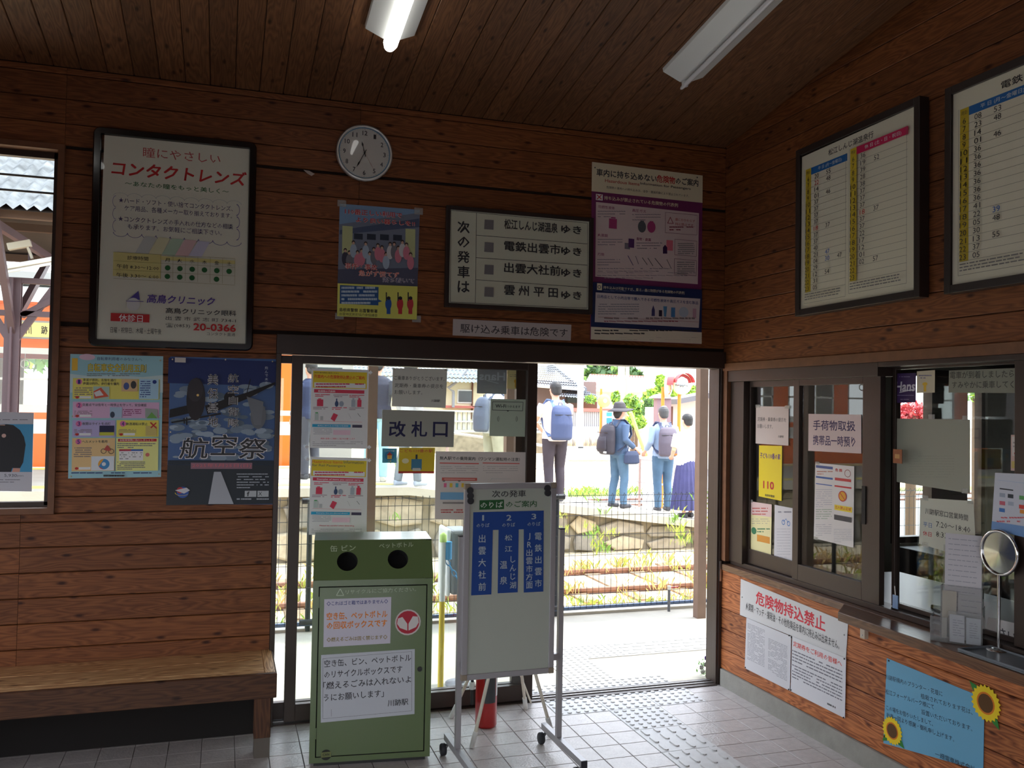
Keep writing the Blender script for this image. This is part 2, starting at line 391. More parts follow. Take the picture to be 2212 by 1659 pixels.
# --- window 1 in the back wall
w1 = empty('window_1', (-1.5, YB, 1.1), kind='structure')
b = MB()
for a, c in (((-.785, YB-.02, 1.10), (-.757, YB+.1, 2.87)), ((-2.35, YB-.02, 1.10), (-.785, YB+.1, 1.128)), ((-2.35, YB-.02, 2.842), (-.785, YB+.1, 2.87)), ((-2.35, YB-.02, 1.128), (-2.32, YB+.1, 2.842))): b.box(a, c, M_TRIM)
b.build('window_trim', w1)
b = MB()
for a, c in (((-.812, YB+.05, 1.135), (-.786, YB+.09, 2.84)), ((-2.32, YB+.05, 1.128), (-.786, YB+.09, 1.152)), ((-2.32, YB+.05, 2.812), (-.786, YB+.09, 2.842)), ((-1.6, YB+.05, 1.15), (-1.56, YB+.09, 2.82))): b.box(a, c, M_ALU)
b.build('window_frame', w1)
b = MB(); b.box((-2.32, YB+.068, 1.15), (-.81, YB+.072, 2.815), GLASS); b.build('pane', w1)
for z in (2.735, 2.66):
    b = MB(); b.tube([(-2.32, YB+.13, z), (-.76, YB+.13, z)], .006, 6, M_ALU); b.build('window_bar', w1)

# --- sliding door
d1 = empty('door_1', (1.5, YB, 0), kind='structure')
b = MB()
b.box((.25, YB-.03, 1.90), (2.88, YB+.12, 2.0), M_ALU); b.build('door_header', d1, bevel=.003)
b = MB(); b.box((.25, YB-.03, 0), (.275, YB+.12, 1.9), M_ALU); b.build('door_jamb', d1, bevel=.002)
b = MB(); b.box((2.858, YB-.01, 0), (2.879, YB+.13, 1.9), M_ALU); b.box((2.846, YB-.005, .0), (2.858, YB+.03, 1.9), M_ALU); b.build('door_jamb', d1, bevel=.002)
mat('dark_rubber', srgb(24, 20, 20), .7)
b = MB(); b.box((2.862, YB-.015, .62), (2.872, YB-.009, .74), mat('brushed_steel', (.6, .6, .6), .35, 1)); b.build('latch_plate', d1)
b = MB(); b.box((.27, YB-.02, -.004), (2.85, YB+.1, .006), M_ALU)
for yy in (.02, .06): b.box((.27, YB+yy, .006), (2.85, YB+yy+.006, .011), mat('rail_steel', (.5, .5, .5), .35, 1))
b.build('door_rail', d1)
def leaf(x0, x1, y, rail=.085):
    lf = MB()
    for a, c in (((x0, y, .012), (x0+.056, y+.036, 1.895)), ((x1-.058, y, .012), (x1, y+.036, 1.895)), ((x0+.056, y, 1.854), (x1-.058, y+.036, 1.895)), ((x0+.056, y, .012), (x1-.058, y+.036, .012+rail))): lf.box(a, c, M_ALU)
    o = lf.build('door_leaf', d1, bevel=.002)
    g = MB(); g.box((x0+.05, y+.016, .012+rail-.005), (x1-.053, y+.021, 1.86), GLASS); g.build('pane', o)
leaf(.33, 1.68, YB-.005)
leaf(.205, 1.63, YB+.045)

# --- ticket window: sliding sashes set back in the wall
XW = 2.955
w2 = empty('window_2', (XW, 3.3, .75), kind='structure')
b = MB()
b.box((XR+.0, 3.36, 1.82), (XR+.11, 4.64, 1.885), M_ALU); b.box((XR+.0, .9, 1.862), (XR+.11, 3.36, 1.885), M_ALU); b.box((XR+.03, .9, .728), (XR+.12, 4.64, .755), M_ALU)
b.box((XR+.02, 4.50, .75), (XR+.11, 4.64, 1.82), M_ALU); b.build('window_frame', w2, bevel=.002)
def sash(y0, y1, x, z0=.757, z1=1.822, s0=.07, s1=.07, bot=.06, top=.035):
    s = MB()
    for a, c in (((x, y0, z0), (x+.03, y0+s0, z1)), ((x, y1-s1, z0), (x+.03, y1, z1)), ((x, y0+s0, z1-top), (x+.03, y1-s1, z1)), ((x, y0+s0, z0), (x+.03, y1-s1, z0+bot))): s.box(a, c, M_ALU)
    o = s.build('sash', w2, bevel=.002)
    g = MB(); g.box((x+.013, y0+s0-.005, z0+bot-.005), (x+.017, y1-s1+.005, z1-top+.005), GLASS); g.build('pane', o)
    return o
sash(4.02, 4.53, 2.935, s0=.045, s1=.05, bot=.085)
sh = sash(3.37, 4.03, 2.905, s0=.12, s1=.05, bot=.085)
hb = MB(); hb.box((2.899, 3.46, 1.12), (2.906, 3.485, 1.30), mat('dark_rubber', srgb(24, 20, 20), .7)); hb.build('handle', sh)
sash(2.62, 3.36, 2.965, s0=.05, s1=.02, bot=.02, top=.012, z1=1.864)
sash(.92, 2.66, 2.93, s0=.06, s1=.06, z1=1.864)
# ================================================================ furniture and fittings
# --- office beyond the ticket window
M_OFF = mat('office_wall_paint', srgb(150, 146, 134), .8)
of = MB()
of.box((3.0, YB+.0, 0), (4.13, YB+.1, 2.7), M_OFF); of.box((4.13, YB, 0), (4.93, YB+.1, .80), M_OFF); of.box((4.13, YB, 1.94), (6.2, YB+.1, 2.7), M_OFF)
of.box((4.93, YB, 0), (6.2, YB+.1, 2.0), M_OFF)
of.build('wall_office_rear', kind='structure')
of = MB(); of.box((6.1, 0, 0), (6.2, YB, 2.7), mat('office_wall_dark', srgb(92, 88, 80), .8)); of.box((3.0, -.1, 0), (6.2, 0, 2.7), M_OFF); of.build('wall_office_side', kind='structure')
of = MB(); of.box((3.0, -.1, -.1), (6.2, YB+.1, -.001), mat('office_floor_lino', srgb(84, 76, 66), .5)); of.build('floor_office', kind='structure')
of = MB(); of.box((3.0, -.1, 2.7), (6.2, YB+.1, 2.8), mat('office_ceiling_paint', srgb(170, 168, 160), .8)); of.build('ceiling_office', kind='structure')
w3 = empty('window_3', (4.5, YB, .8), kind='structure')
b = MB()
for a, c in (((4.13, YB+.02, .8), (4.16, YB+.08, 1.94)), ((4.47, YB+.01, .8), (4.77, YB+.09, 1.94)), ((4.9, YB+.02, .8), (4.93, YB+.08, 1.94)), ((4.13, YB+.02, .8), (4.93, YB+.08, .84)), ((4.13, YB+.02, 1.9), (4.93, YB+.08, 1.94))): b.box(a, c, M_ALU)
b.build('window_frame', w3)
b = MB(); b.box((4.14, YB+.05, .82), (4.92, YB+.054, 1.92), GLASS); b.build('pane', w3)
# desk with a white top
M_WHITE = mat('white_laminate', (.82, .82, .82), .35)
dk = empty('office_desk', (3.6, 3.4, 0), 'white topped desk seen through the open ticket window', 'desk')
b = MB(); b.box((3.02, 2.5, .70), (3.75, 4.2, .73), M_WHITE); b.build('desk_top', dk, bevel=.004)
for x0, y0 in ((3.05, 2.53), (3.68, 2.53), (3.05, 4.13), (3.68, 4.13)):
    b = MB(); b.box((x0, y0, 0), (x0+.04, y0+.04, .70), mat('grey_steel', (.3, .3, .32), .5)); b.build('leg', dk)
b = MB(); b.box((3.7, 2.6, .2), (3.72, 4.1, .70), mat('grey_steel')); b.build('modesty_panel', dk)
# black cord and clip on the desk
b = MB(); b.tube([Vector((3.22, 3.28, .736))+Vector((.05*math.cos(a), .09*math.sin(a), 0)) for a in [k*.45 for k in range(13)]], .004, 6, mat('black_plastic', (.015, .015, .015), .4))
b.tube([(3.16, 3.2, .742), (3.22, 3.28, .745), (3.2, 3.36, .742)], .008, 6, mat('black_plastic')); tag(b.build('desk_cord'), 'black looped cord with a plug lying on the white office desk', 'cord')
# dark cabinet and grey notice boards inside the office
cb = empty('office_cabinet', (4.35, 4.45, 0), 'dark office cabinet below the far office window', 'cabinet')
b = MB(); b.box((4.15, 4.2, 0), (5.6, 4.65, .79), mat('cabinet_dark', srgb(60, 58, 60), .5)); b.build('body', cb, bevel=.005)
for k in range(3): b = MB(); b.box((4.17+.47*k, 4.18, .04), (4.62+.47*k, 4.2, .75), mat('cabinet_door', srgb(74, 72, 76), .5)); o = b.build('door', cb, bevel=.003); h = MB(); h.box((4.57+.47*k, 4.165, .4), (4.59+.47*k, 4.18, .5), mat('brushed_steel')); h.build('handle', o)
# --- ticket counter
M_CNT = wood('counter_wood', srgb(84, 54, 38), srgb(124, 88, 62), knots=False, rough=.3, tone=.05, spec=.5, axis='y')
ct = empty('ticket_counter', (2.9, 2.8, .69), 'brown wooden counter ledge running under the ticket window', 'counter')
b = MB(); b.prism([Vector(p) for p in ((2.865, 4.66, .69), (2.99, 4.66, .69), (2.99, .9, .69), (2.865, .9, .69))][::-1], (0, 0, .037), M_CNT); b.build('narrow_ledge', ct, bevel=.004)
b = MB(); b.prism([Vector(p) for p in ((2.866, 3.565, .684), (2.725, 3.43, .684), (2.725, .9, .684), (2.866, .9, .684))], (0, 0, .042), M_CNT); b.build('wide_ledge', ct, bevel=.004)
b = MB(); b.box((2.846, 3.395, .60), (2.868, 3.425, .685), mat('cream_bracket', srgb(190, 178, 160), .5))
for z in (.615, .66): b.lathe((2.846, 3.41, z), [(.004, 0), (.003, -.003), (.0001, -.003)], 8, mat('brushed_steel'), 'X')
b.build('bracket', ct, label='cream metal bracket screwed under the ledge')

# --- bench along the back wall
M_SEAT_LIT = wood('bench_seat_wood_lit', srgb(168, 112, 70), srgb(250, 206, 150), tone=.15, rough=.45)  # seat colour made paler to stand for light falling on the top
M_APR_SHADE = wood('bench_apron_wood_shade', srgb(68, 42, 28), srgb(102, 66, 42), tone=.1)  # apron and legs coloured darker to stand for shade on the front
bn = empty('bench', (-.9, 4.46, 0), 'long low wooden bench with a worn pale seat along the left wall', 'bench')
XB, ZB = .262, .388
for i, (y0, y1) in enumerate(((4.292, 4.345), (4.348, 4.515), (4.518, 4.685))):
    plank('seat_board', frame_M((XL+.01, y0, ZB-.035), (1, 0, 0), (0, 1, 0), (0, 0, 1)), XB-.052-XL-.01, y1-y0, .035, M_SEAT_LIT, bn)
plank('end_board', frame_M((XB-.002, 4.292, ZB-.035), (0, 1, 0), (-1, 0, 0), (0, 0, 1)), .393, .048, .036, M_SEAT_LIT, bn)
plank('apron', frame_M((XL+.01, 4.29, ZB-.113), (1, 0, 0), (0, 0, 1), (0, -1, 0)), XB-XL-.01, .113, .024, M_APR_SHADE, bn)
plank('apron', frame_M((XB, 4.268, ZB-.113), (0, 1, 0), (0, 0, 1), (1, 0, 0)), .418, .113, .004, M_APR_SHADE, bn)
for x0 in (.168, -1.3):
    plank('leg', frame_M((x0, 4.30, .09), (0, 0, 1), (1, 0, 0), (0, -1, 0)), ZB-.12, .075, .02, M_APR_SHADE, bn)
    b = MB(); b.box((x0, 4.30, .09), (x0+.075, 4.375, ZB-.04), M_APR_SHADE); b.box((x0+.002, 4.278, 0), (x0+.073, 4.37, .09), mat('concrete_foot', srgb(104, 96, 88), .85)); b.build('leg', bn)
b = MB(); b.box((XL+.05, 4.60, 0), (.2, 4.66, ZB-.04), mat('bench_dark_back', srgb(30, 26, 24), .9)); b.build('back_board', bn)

# --- ceiling lamps
M_LAMP = mat('lamp_housing_white', (.78, .8, .78), .35)
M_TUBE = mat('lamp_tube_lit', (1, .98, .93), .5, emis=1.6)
M_TUBEOFF = mat('lamp_tube_unlit', (.8, .8, .82), .25)
def lamp(xc, y_end, lit, label):
    L0 = 1.25; t = empty('ceiling_lamp', (xc, y_end-L0/2, ceil_z(y_end-L0/2)), label, 'ceiling lamp')
    def P(dx, s, dz):  # s = metres from the near-wall end up the slope
        y = y_end-s/math.sqrt(1+CS*CS); return Vector((xc+dx, y, ceil_z(y)))+nn*dz
    h = MB()
    sec = [(-.115, .0), (-.113, .02), (-.022, .062), (.022, .062), (.113, .02), (.115, 0)]
    A = [P(dx, 0, dz) for dx, dz in sec]; B_ = [P(dx, L0, dz) for dx, dz in sec]; n = len(sec)
    h.add(A+B_, [tuple(range(n)), tuple(range(n, 2*n))[::-1]]+[(i, n+i, n+(i+1) % n, (i+1) % n) for i in range(n)], M_LAMP); h.build('housing', t, bevel=.002)
    for s0 in (.012, L0-.03):
        s = MB(); s.tube([P(0, s0, .06), P(0, s0, .088)], .016, 8, M_LAMP); s.build('socket', t)
    u = MB(); r = .033 if lit else .012
    u.tube([P(0, -.03, .081), P(0, -.02, .081), P(0, .01, .081), P(0, L0-.03, .081), P(0, L0-.01, .081)], [.004, r*.75, r, r, .01], 16, M_TUBE if lit else M_TUBEOFF)
    u.build('tube', t, label='glowing white tube' if lit else 'unlit tube')
lamp(.677, 3.96, True, 'lit fluorescent ceiling lamp with a glowing tube above the clock')
lamp(2.17, 3.95, False, 'unlit white fluorescent ceiling lamp toward the right wall')
# unseen lamp added behind the viewer to brighten the room
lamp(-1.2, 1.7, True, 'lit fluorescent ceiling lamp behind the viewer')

# --- wall clock
ck = empty('wall_clock', tuple(onY(786, 333, YB-.02)), 'round silver rimmed wall clock with black numerals above the posters', 'clock')
cc = onY(786, 333, YB); cc.y = YB; R0 = .150
M_SIL = mat('clock_silver', (.75, .76, .74), .28, .7)
b = MB(); b.lathe(cc, [(R0-.01, -.002), (R0, -.01), (R0, -.028), (R0-.006, -.036), (R0-.013, -.034), (R0-.015, -.024)], 64, M_SIL, 'Y'); b.build('rim', ck)
b = MB(); b.lathe(cc, [(R0-.014, -.023), (.0001, -.023)], 64, mat('clock_face', (.78, .78, .72), .6), 'Y')
b.build('dial', ck)
b = MB(); b.lathe(cc, [(R0-.015, -.0235), (R0-.019, -.0238)], 64, ink((.1, .3, .5)), 'Y')
for k in range(60):
    a = 2*PI*k/60; r1 = R0-.022; r0 = r1-(.006 if k % 5 == 0 else .002)
    d = Vector((math.sin(a), 0, math.cos(a))); b.bar(cc+d*r0+Vector((0, -.0242, 0)), cc+d*r1+Vector((0, -.0242, 0)), .0012, .0004, ink((.03, .03, .03)), up=(0, 1, 0))
b.build('minute_track', ck)
def hand(a, l, w, y, col, name, back=.02):
    d = Vector((math.sin(a), 0, math.cos(a))); s = Vector((d.z, 0, -d.x)); o = cc+Vector((0, y, 0)); b = MB()
    b.prism([o-d*back-s*w*.4, o-d*back+s*w*.4, o+d*l*.55+s*w*.4, o+d*l*.72+s*w*1.1, o+d*l, o+d*l*.72-s*w*1.1, o+d*l*.55-s*w*.4], (0, -.001, 0), ink(col)); b.build(name, ck)
hand(math.radians(345), .062, .0045, -.026, (.02, .02, .02), 'hour_hand'); hand(math.radians(207), .092, .004, -.028, (.02, .02, .02), 'minute_hand')
hand(math.radians(150), .095, .0008, -.0295, (.4, .05, .04), 'second_hand')
b = MB(); b.lathe(cc, [(.004, -.024), (.004, -.031), (.0001, -.031)], 12, ink((.02, .02, .02)), 'Y'); b.build('hub', ck)
b = MB(); pr = [((R0-.014)*math.sin(PI/2*k/8), -.029-.010*math.cos(PI/2*k/8)) for k in range(9)]; b.lathe(cc, pr, 48, glass('clock_crystal', (.97, .97, .97), 1.3), 'Y'); b.build('crystal', ck)

# --- recycling bin
M_BIN = mat('green_enamel', srgb(94, 112, 70), .3, bump=.02, bscale=12, coat=.35)
M_BIN2 = mat('black_void', (.004, .004, .004), .9)
bl = onZ(667, 1659.5); br = onZ(928, 1643)
U = (br-bl); BW = U.length; U.normalize(); V = Vector((-U.y, U.x, 0)); Z = Vector((0, 0, 1)); BD = .36
rb = empty('recycling_bin', tuple(bl+U*BW/2+V*BD/2), 'green metal recycling bin with two round holes below the glass door notices', 'bin')
def P(a, d, z): return bl+U*a+V*d+Z*z
ZT, ZS = 1.01, .842
b = MB(); w = BW
side = [(0.0, .02), (0, ZS), (.10, ZT), (BD, ZT), (BD, .02)]
A = [P(0, d, z) for d, z in side]; B_ = [P(w, d, z) for d, z in side]
b.add(A+B_, [(4,3,2,1,0), (5,6,7,8,9), (2,3,8,7), (3,4,9,8), (4,0,5,9)], M_BIN)
# sloped face with two holes
sn = (P(0, .10, ZT)-P(0, 0, ZS)); SL = sn.length; sn.normalize(); no = U.cross(sn)
def S(a, t, o=0): return P(a, 0, ZS)+sn*t+no*o
holes = [(.152, .090), (.385, .096)]; rh = .0475
nseg = 24
for hx, ht in holes:
    x0, x1 = (0, w/2) if hx < w/2 else (w/2, w)
    corners = [(x0, 0), (x1, 0), (x1, SL), (x0, SL)]
    ring = [(hx+rh*math.cos(2*PI*k/nseg), ht+rh*.98*math.sin(2*PI*k/nseg)) for k in range(nseg)]
    outer = []
    for k in range(nseg):
        c, s = math.cos(2*PI*k/nseg), math.sin(2*PI*k/nseg); tt = []
        if c > 1e-6: tt.append((x1-hx)/c)
        if c < -1e-6: tt.append((x0-hx)/c)
        if s > 1e-6: tt.append((SL-ht)/s)
        if s < -1e-6: tt.append((0-ht)/s)
        q = min(tt); outer.append((hx+c*q, ht+s*q))
    vs = [S(*p) for p in ring]+[S(*p) for p in outer]
    b.add(vs, [(k, nseg+k, nseg+(k+1) % nseg, (k+1) % nseg) for k in range(nseg)], M_BIN)
    for cx, cy in corners:
        k = min(range(nseg), key=lambda i: (outer[i][0]-cx)**2+(outer[i][1]-cy)**2)
        order = sorted(range(nseg), key=lambda i: (outer[i][0]-cx)**2+(outer[i][1]-cy)**2)[:2]
        b.add([S(cx, cy), S(*outer[order[0]]), S(*outer[order[1]])], [(0, 1, 2)], M_BIN)
    b.add([S(*p) for p in ring]+[S(p[0], p[1], -.05) for p in ring], [(k, (k+1) % nseg, nseg+(k+1) % nseg, nseg+k) for k in range(nseg)]+[tuple(range(nseg, 2*nseg))], M_BIN2)
# front rim round the door
m_ = .026; zb, zt = .045, .815
for a in (((0, .02), (m_, ZS)), ((w-m_, .02), (w, ZS)), ((m_, .02), (w-m_, zb)), ((m_, zt), (w-m_, ZS))):
    (x0, z0), (x1, z1) = a; b.add([P(x0, 0, z0), P(x1, 0, z0), P(x1, 0, z1), P(x0, 0, z1)], [(0, 1, 2, 3)], M_BIN)
b.add([P(m_, 0, zb), P(w-m_, 0, zb), P(w-m_, 0, zt), P(m_, 0, zt), P(m_, .02, zb), P(w-m_, .02, zb), P(w-m_, .02, zt), P(m_, .02, zt)], [(0,1,5,4), (1,2,6,5), (2,3,7,6), (3,0,4,7), (4,5,6,7)], M_BIN2)
b.build('body', rb)
b = MB(); g = .005
vs = [P(x, d, z) for d in (-.002, .016) for x, z in ((m_+g, zb+g), (w-m_-g, zb+g), (w-m_-g, zt-g), (m_+g, zt-g))]
b.add(vs, [(0,1,2,3), (7,6,5,4), (0,4,5,1), (1,5,6,2), (2,6,7,3), (3,7,4,0)], M_BIN); door = b.build('door', rb)
b = MB(); c = P(w-.055, -.002, .425)
b.tube([c, c-V*.006], .011, 16, ink((.02, .02, .02))); b.build('lock', door)
for z in (.13, .72):
    b = MB(); b.box((0, 0, 0), (.006, .004, .05), M_BIN, Matrix.Translation(P(m_-.002, -.005, z)) @ U.to_track_quat('X', 'Z').to_matrix().to_4x4()); b.build('hinge', door)
b = MB(); b.add([P(x, d, z) for z in (0, .02) for x, d in ((.02, .02), (w-.02, .02), (w-.02, BD-.02), (.02, BD-.02))], [(3,2,1,0), (4,5,6,7), (0,1,5,4), (1,2,6,5), (2,3,7,6), (3,0,4,7)], ink((.03, .03, .03))); b.build('plinth', rb)

# --- white board on a wheeled stand
M_STEEL = mat('stand_grey_steel', srgb(172, 170, 172), .4, .3)
M_BOARD = mat('board_white_enamel', srgb(180, 186, 174), .3)
zq = lambda x, y: (1000+x/6.145, 1030+y/6.145)
wbn = empty('notice_board_stand', (1.30, 3.98, 0), 'white magnetic board on a grey wheeled stand in the doorway', 'board')
# posts stand on two feet; plane of the posts
pl, pr_ = onZ(988, 1617, .09), onZ(1206, 1592, .09)
PU = Vector((pr_.x-pl.x, pr_.y-pl.y, 0)); PWd = PU.length; PU.normalize(); PV = Vector((-PU.y, PU.x, 0))
def Q(a, d, z): return Vector((pl.x, pl.y, 0))+PU*a+PV*d+Z*z
def plane_hit(px, py, off=0):
    d = ray(px, py); n = PV; return CAM+d*(((Q(0, off, 0)-CAM).dot(n))/d.dot(n))
for a, ztop in ((0, 1.05), (PWd, 1.07)):
    b = MB(); b.bar(Q(a, 0, .09), Q(a, 0, ztop), .024, .024, M_STEEL, up=tuple(PV)); b.bar(Q(a, 0, ztop), Q(a, 0, ztop+.006), .027, .027, ink((.05, .05, .05)), up=tuple(PV)); b.build('post', wbn)
for a, e0, e1 in ((0, .19, -.30), (PWd, .19, -.30)):
    b = MB(); b.bar(Q(a, e0, .078), Q(a, e1, .078), .026, .03, M_STEEL, up=(0, 0, 1)); b.bar(Q(a, e1, .078), Q(a, e1-.006, .078), .028, .032, ink((.02, .02, .03))); b.build('foot', wbn)
    for e in (e0-.025, e1+.03):
        c = MB(); c.lathe(Q(a-.022, e, .028), [(.001, -.013), (.024, -.013), (.028, -.008), (.028, .008), (.024, .013), (.001, .013)], 20, ink((.02, .02, .025)), 'X')
        c.tube([Q(a, e, .07), Q(a, e, .05), Q(a-.012, e, .03)], .007, 8, ink((.1, .1, .1))); c.build('caster', wbn)
b = MB(); b.bar(Q(0, 0, .47), Q(PWd, 0, .47), .024, .03, M_STEEL, up=(0, 0, 1)); b.build('crossbar', wbn)
# board panel; corners measured in the plane just in front of the posts
cTL, cTR, cBR, cBL = [plane_hit(*p, -.02) for p in (zq(5, 90), zq(1215, 75), (1197.5, 1452), (998, 1470))]
bu = ((cTR-cTL)+(cBR-cBL)).normalized(); bh = ((cTL-cBL).length+(cTR-cBR).length)/2; bw = ((cTR-cTL).length+(cBR-cBL).length)/2
bv = ((cTL-cBL)+(cTR-cBR)); bv = (bv-bu*bv.dot(bu)).normalized(); bo = (cTL+cTR+cBR+cBL)/4-bu*bw/2-bv*bh/2; bn_ = bu.cross(bv)
def BP(a, t, o=0): return bo+bu*a+bv*t+bn_*o
def slab(b, a0, t0, a1, t1, o0, o1, m):
    b.add([BP(a, t, o) for o in (o0, o1) for a, t in ((a0, t0), (a1, t0), (a1, t1), (a0, t1))], [(3,2,1,0), (4,5,6,7), (0,1,5,4), (1,2,6,5), (2,3,7,6), (3,0,4,7)], m)
b = MB(); slab(b, .015, .015, bw-.015, bh-.015, -.008, .004, M_BOARD); b.build('board_panel', wbn)
b = MB(); f = .026
slab(b, 0, f, f, bh-f, -.012, .010, M_STEEL); slab(b, bw-f, f, bw, bh-f, -.012, .010, M_STEEL); slab(b, f, 0, bw-f, f, -.012, .010, M_STEEL); slab(b, f, bh-f, bw-f, bh, -.012, .010, M_STEEL)
b.build('board_frame', wbn, bevel=.002)
for a0, t0 in ((0, 0), (bw-f, 0), (0, bh-f), (bw-f, bh-f)): b = MB(); slab(b, a0-.001, t0-.001, a0+f+.001, t0+f+.001, -.013, .012, mat('corner_cap_beige', srgb(150, 136, 118), .5)); b.build('corner_cap', wbn, bevel=.004)
mg = [zq(*p) for p in ((95, 182), (100, 253), (102, 320), (1122, 150), (1127, 215))]
for i, p in enumerate(mg):
    c = plane_hit(*p, -.032); b = MB(); b.tube([c-bn_*.006, c+bn_*.004], .0155, 18, ink((.03, .03, .035)))
    tag(b.build('round_magnet'), ['black magnet at top left of the board, uppermost of three', 'black magnet at top left of the board, middle of three', 'black magnet at top left of the board, lowest of three', 'black magnet at top right of the board, upper of two', 'black magnet at top right of the board, lower of two'][i], 'magnet', 'magnets on the board')

# --- fire extinguisher behind the board
M_RED = mat('extinguisher_red', srgb(176, 26, 26), .3, coat=.4)
ec = onZ(1056, 1578); ec = Vector((1.325, 4.40, 0)); fx = empty('fire_extinguisher', tuple(ec), 'red fire extinguisher standing behind the wheeled board', 'fire extinguisher')
b = MB(); b.lathe(ec, [(.001, .002), (.052, .002), (.056, .012), (.056, .40), (.05, .43), (.03, .455), (.018, .465), (.001, .465)], 32, M_RED); b.build('body', fx)
b = MB(); b.lathe(ec, [(.018, .46), (.02, .48), (.02, .5), (.001, .502)], 16, ink((.05, .05, .05))); b.bar(ec+Z*.495, ec+Vector((-.09, -.03, .53)), .02, .012, ink((.04, .04, .04))); b.bar(ec+Z*.49, ec+Vector((-.08, -.03, .495)), .02, .008, ink((.04, .04, .04))); b.build('lever', fx)
b = MB(); b.tube([ec+Vector(p) for p in ((-.02, 0, .48), (-.075, -.01, .45), (-.082, -.015, .3), (-.08, -.015, .22))], .008, 8, ink((.02, .02, .03))); b.tube([ec+Vector((-.08, -.015, .23)), ec+Vector((-.078, -.015, .12))], .011, 8, ink((.03, .03, .03))); b.build('hose', fx)
b = MB(); b.tube([ec+Vector((-.083, -.02, .20)), ec+Vector((-.083, -.02, .235))], .015, 8, mat('white_plastic', (.75, .75, .73), .4)); b.build('hose_clip', fx)
lb = MB(); n0 = 8
for i0, z0, z1, m0 in ((0, .13, .33, ink((.05, .055, .06))), (8, .16, .30, ink((.75, .77, .78)))):
    a0 = math.radians(245+i0*8.5)
    for k in range(n0):
        a, c = a0+k*math.radians(8), a0+(k+1)*math.radians(8); q = lambda t, z: ec+Vector((.0568*math.cos(t), .0568*math.sin(t), z))
        lb.add([q(a, z0), q(c, z0), q(c, z1), q(a, z1)], [(0, 1, 2, 3)], m0)
lb.build('printed_label', fx)
# --- cream folding stand behind the board
M_CRM = mat('cream_painted_steel', srgb(214, 206, 188), .4)
es = empty('folding_stand', (1.38, 4.25, 0), 'cream folding stand with splayed legs behind the wheeled board', 'stand')
apex = Vector((1.37, 4.22, .62))
for ft, a0 in (((973.5, 1551), (-.03, .03)), ((1019, 1616), (-.03, -.04)), ((1136, 1532), (.05, .04)), ((1191, 1580), (.05, -.04))):
    p = onZ(*ft); top = apex+Vector((a0[0], a0[1], 0)); b = MB(); b.tube([p+Z*.002, p+(top-p)*.12], .0125, 10, mat('foot_cap_white', (.72, .71, .67), .5)); b.tube([p+(top-p)*.06, top], .0085, 10, M_CRM); b.build('leg', es)
b = MB(); p = onZ(1147, 1518.5, .02); b.tube([p, apex+Vector((0, .05, -.1))], .005, 8, M_CRM); b.build('stay', es)
b = MB(); b.bar(apex+Vector((-.09, 0, .0)), apex+Vector((.10, 0, .0)), .09, .02, M_CRM); b.tube([apex, apex+Z*.25], .01, 8, M_CRM); b.build('head', es)

# --- leaflet rack on the counter
M_ACR = glass('clear_acrylic', (.93, .94, .94), 1.6, .03, .09)
lr = empty('leaflet_rack', (2.855, 2.8595, .727), 'clear acrylic leaflet rack filled with papers on the counter', 'leaflet rack')
rc = Vector((2.855, 2.8595, .727)); ru = Vector((.61, -.79, 0)).normalized(); rn = Vector((-.79, -.61, 0)).normalized()
def RK(a, d, z): return rc+ru*a+rn*d+Z*z
def rbox(b, a0, a1, d0, d1, z0, z1, m, lean=0):
    b.add([RK(a, d+(-lean*(z)), z) for z in (z0, z1) for a, d in ((a0, d0), (a1, d0), (a1, d1), (a0, d1))], [(3,2,1,0), (4,5,6,7), (0,1,5,4), (1,2,6,5), (2,3,7,6), (3,0,4,7)], m)
b = MB(); rbox(b, -.095, -.03, -.03, .05, 0, .004, M_ACR); rbox(b, -.095, -.03, .046, .05, 0, .10, M_ACR); rbox(b, -.095, -.092, -.03, .05, 0, .10, M_ACR); rbox(b, -.033, -.03, -.03, .05, 0, .10, M_ACR); b.build('side_pocket', lr)
b = MB(); rbox(b, -.028, .095, -.03, .05, 0, .004, M_ACR); rbox(b, -.028, .095, .046, .05, 0, .13, M_ACR); rbox(b, .092, .095, -.03, .05, 0, .15, M_ACR); b.build('front_pocket', lr)
b = MB(); rbox(b, -.06, .09, .012, .016, .0, .225, M_ACR, .06); rbox(b, -.06, .09, -.03, -.026, 0, .38, M_ACR, .06); rbox(b, -.063, -.06, -.03, .016, .0, .22, M_ACR, .06); rbox(b, .087, .09, -.03, .016, .0, .22, M_ACR, .06); b.build('rear_pocket', lr)
# ================================================================ printed things
_tc = bpy.data.curves.new('type_setting', 'FONT'); _to = bpy.data.objects.new('type_setting', _tc)
_glyph = {}; _quad = {}
def glyphs(s, bold, res):
    k = (s, bold, res)
    if k not in _glyph:
        _tc.resolution_u = res; _tc.body = s
        me = _to.to_mesh(); vs = [(v.co.x, v.co.y) for v in me.vertices]; fs = [tuple(p.vertices) for p in me.polygons]
        _to.to_mesh_clear()
        if bold > .006 and vs:   # heavier strokes: the letter set four times, a hair apart
            n0 = len(vs); f0 = fs; d_ = bold*.55; o_ = [(-d_, -d_), (d_, -d_), (d_, d_), (-d_, d_)]
            vs = [(x+i, y+j) for i, j in o_ for x, y in vs]; fs = [tuple(q+n0*t for q in f) for t in range(4) for f in f0]; _quad[k] = n0
        if not vs: vs = [(0, 0), (1, 0), (0, 1)]; fs = []
        xs = [v[0] for v in vs]; ys = [v[1] for v in vs]
        _glyph[k] = (vs, fs, min(xs), max(xs), min(ys), max(ys))
    return _glyph[k]
PAPER = (.78, .78, .76)
num = MB()
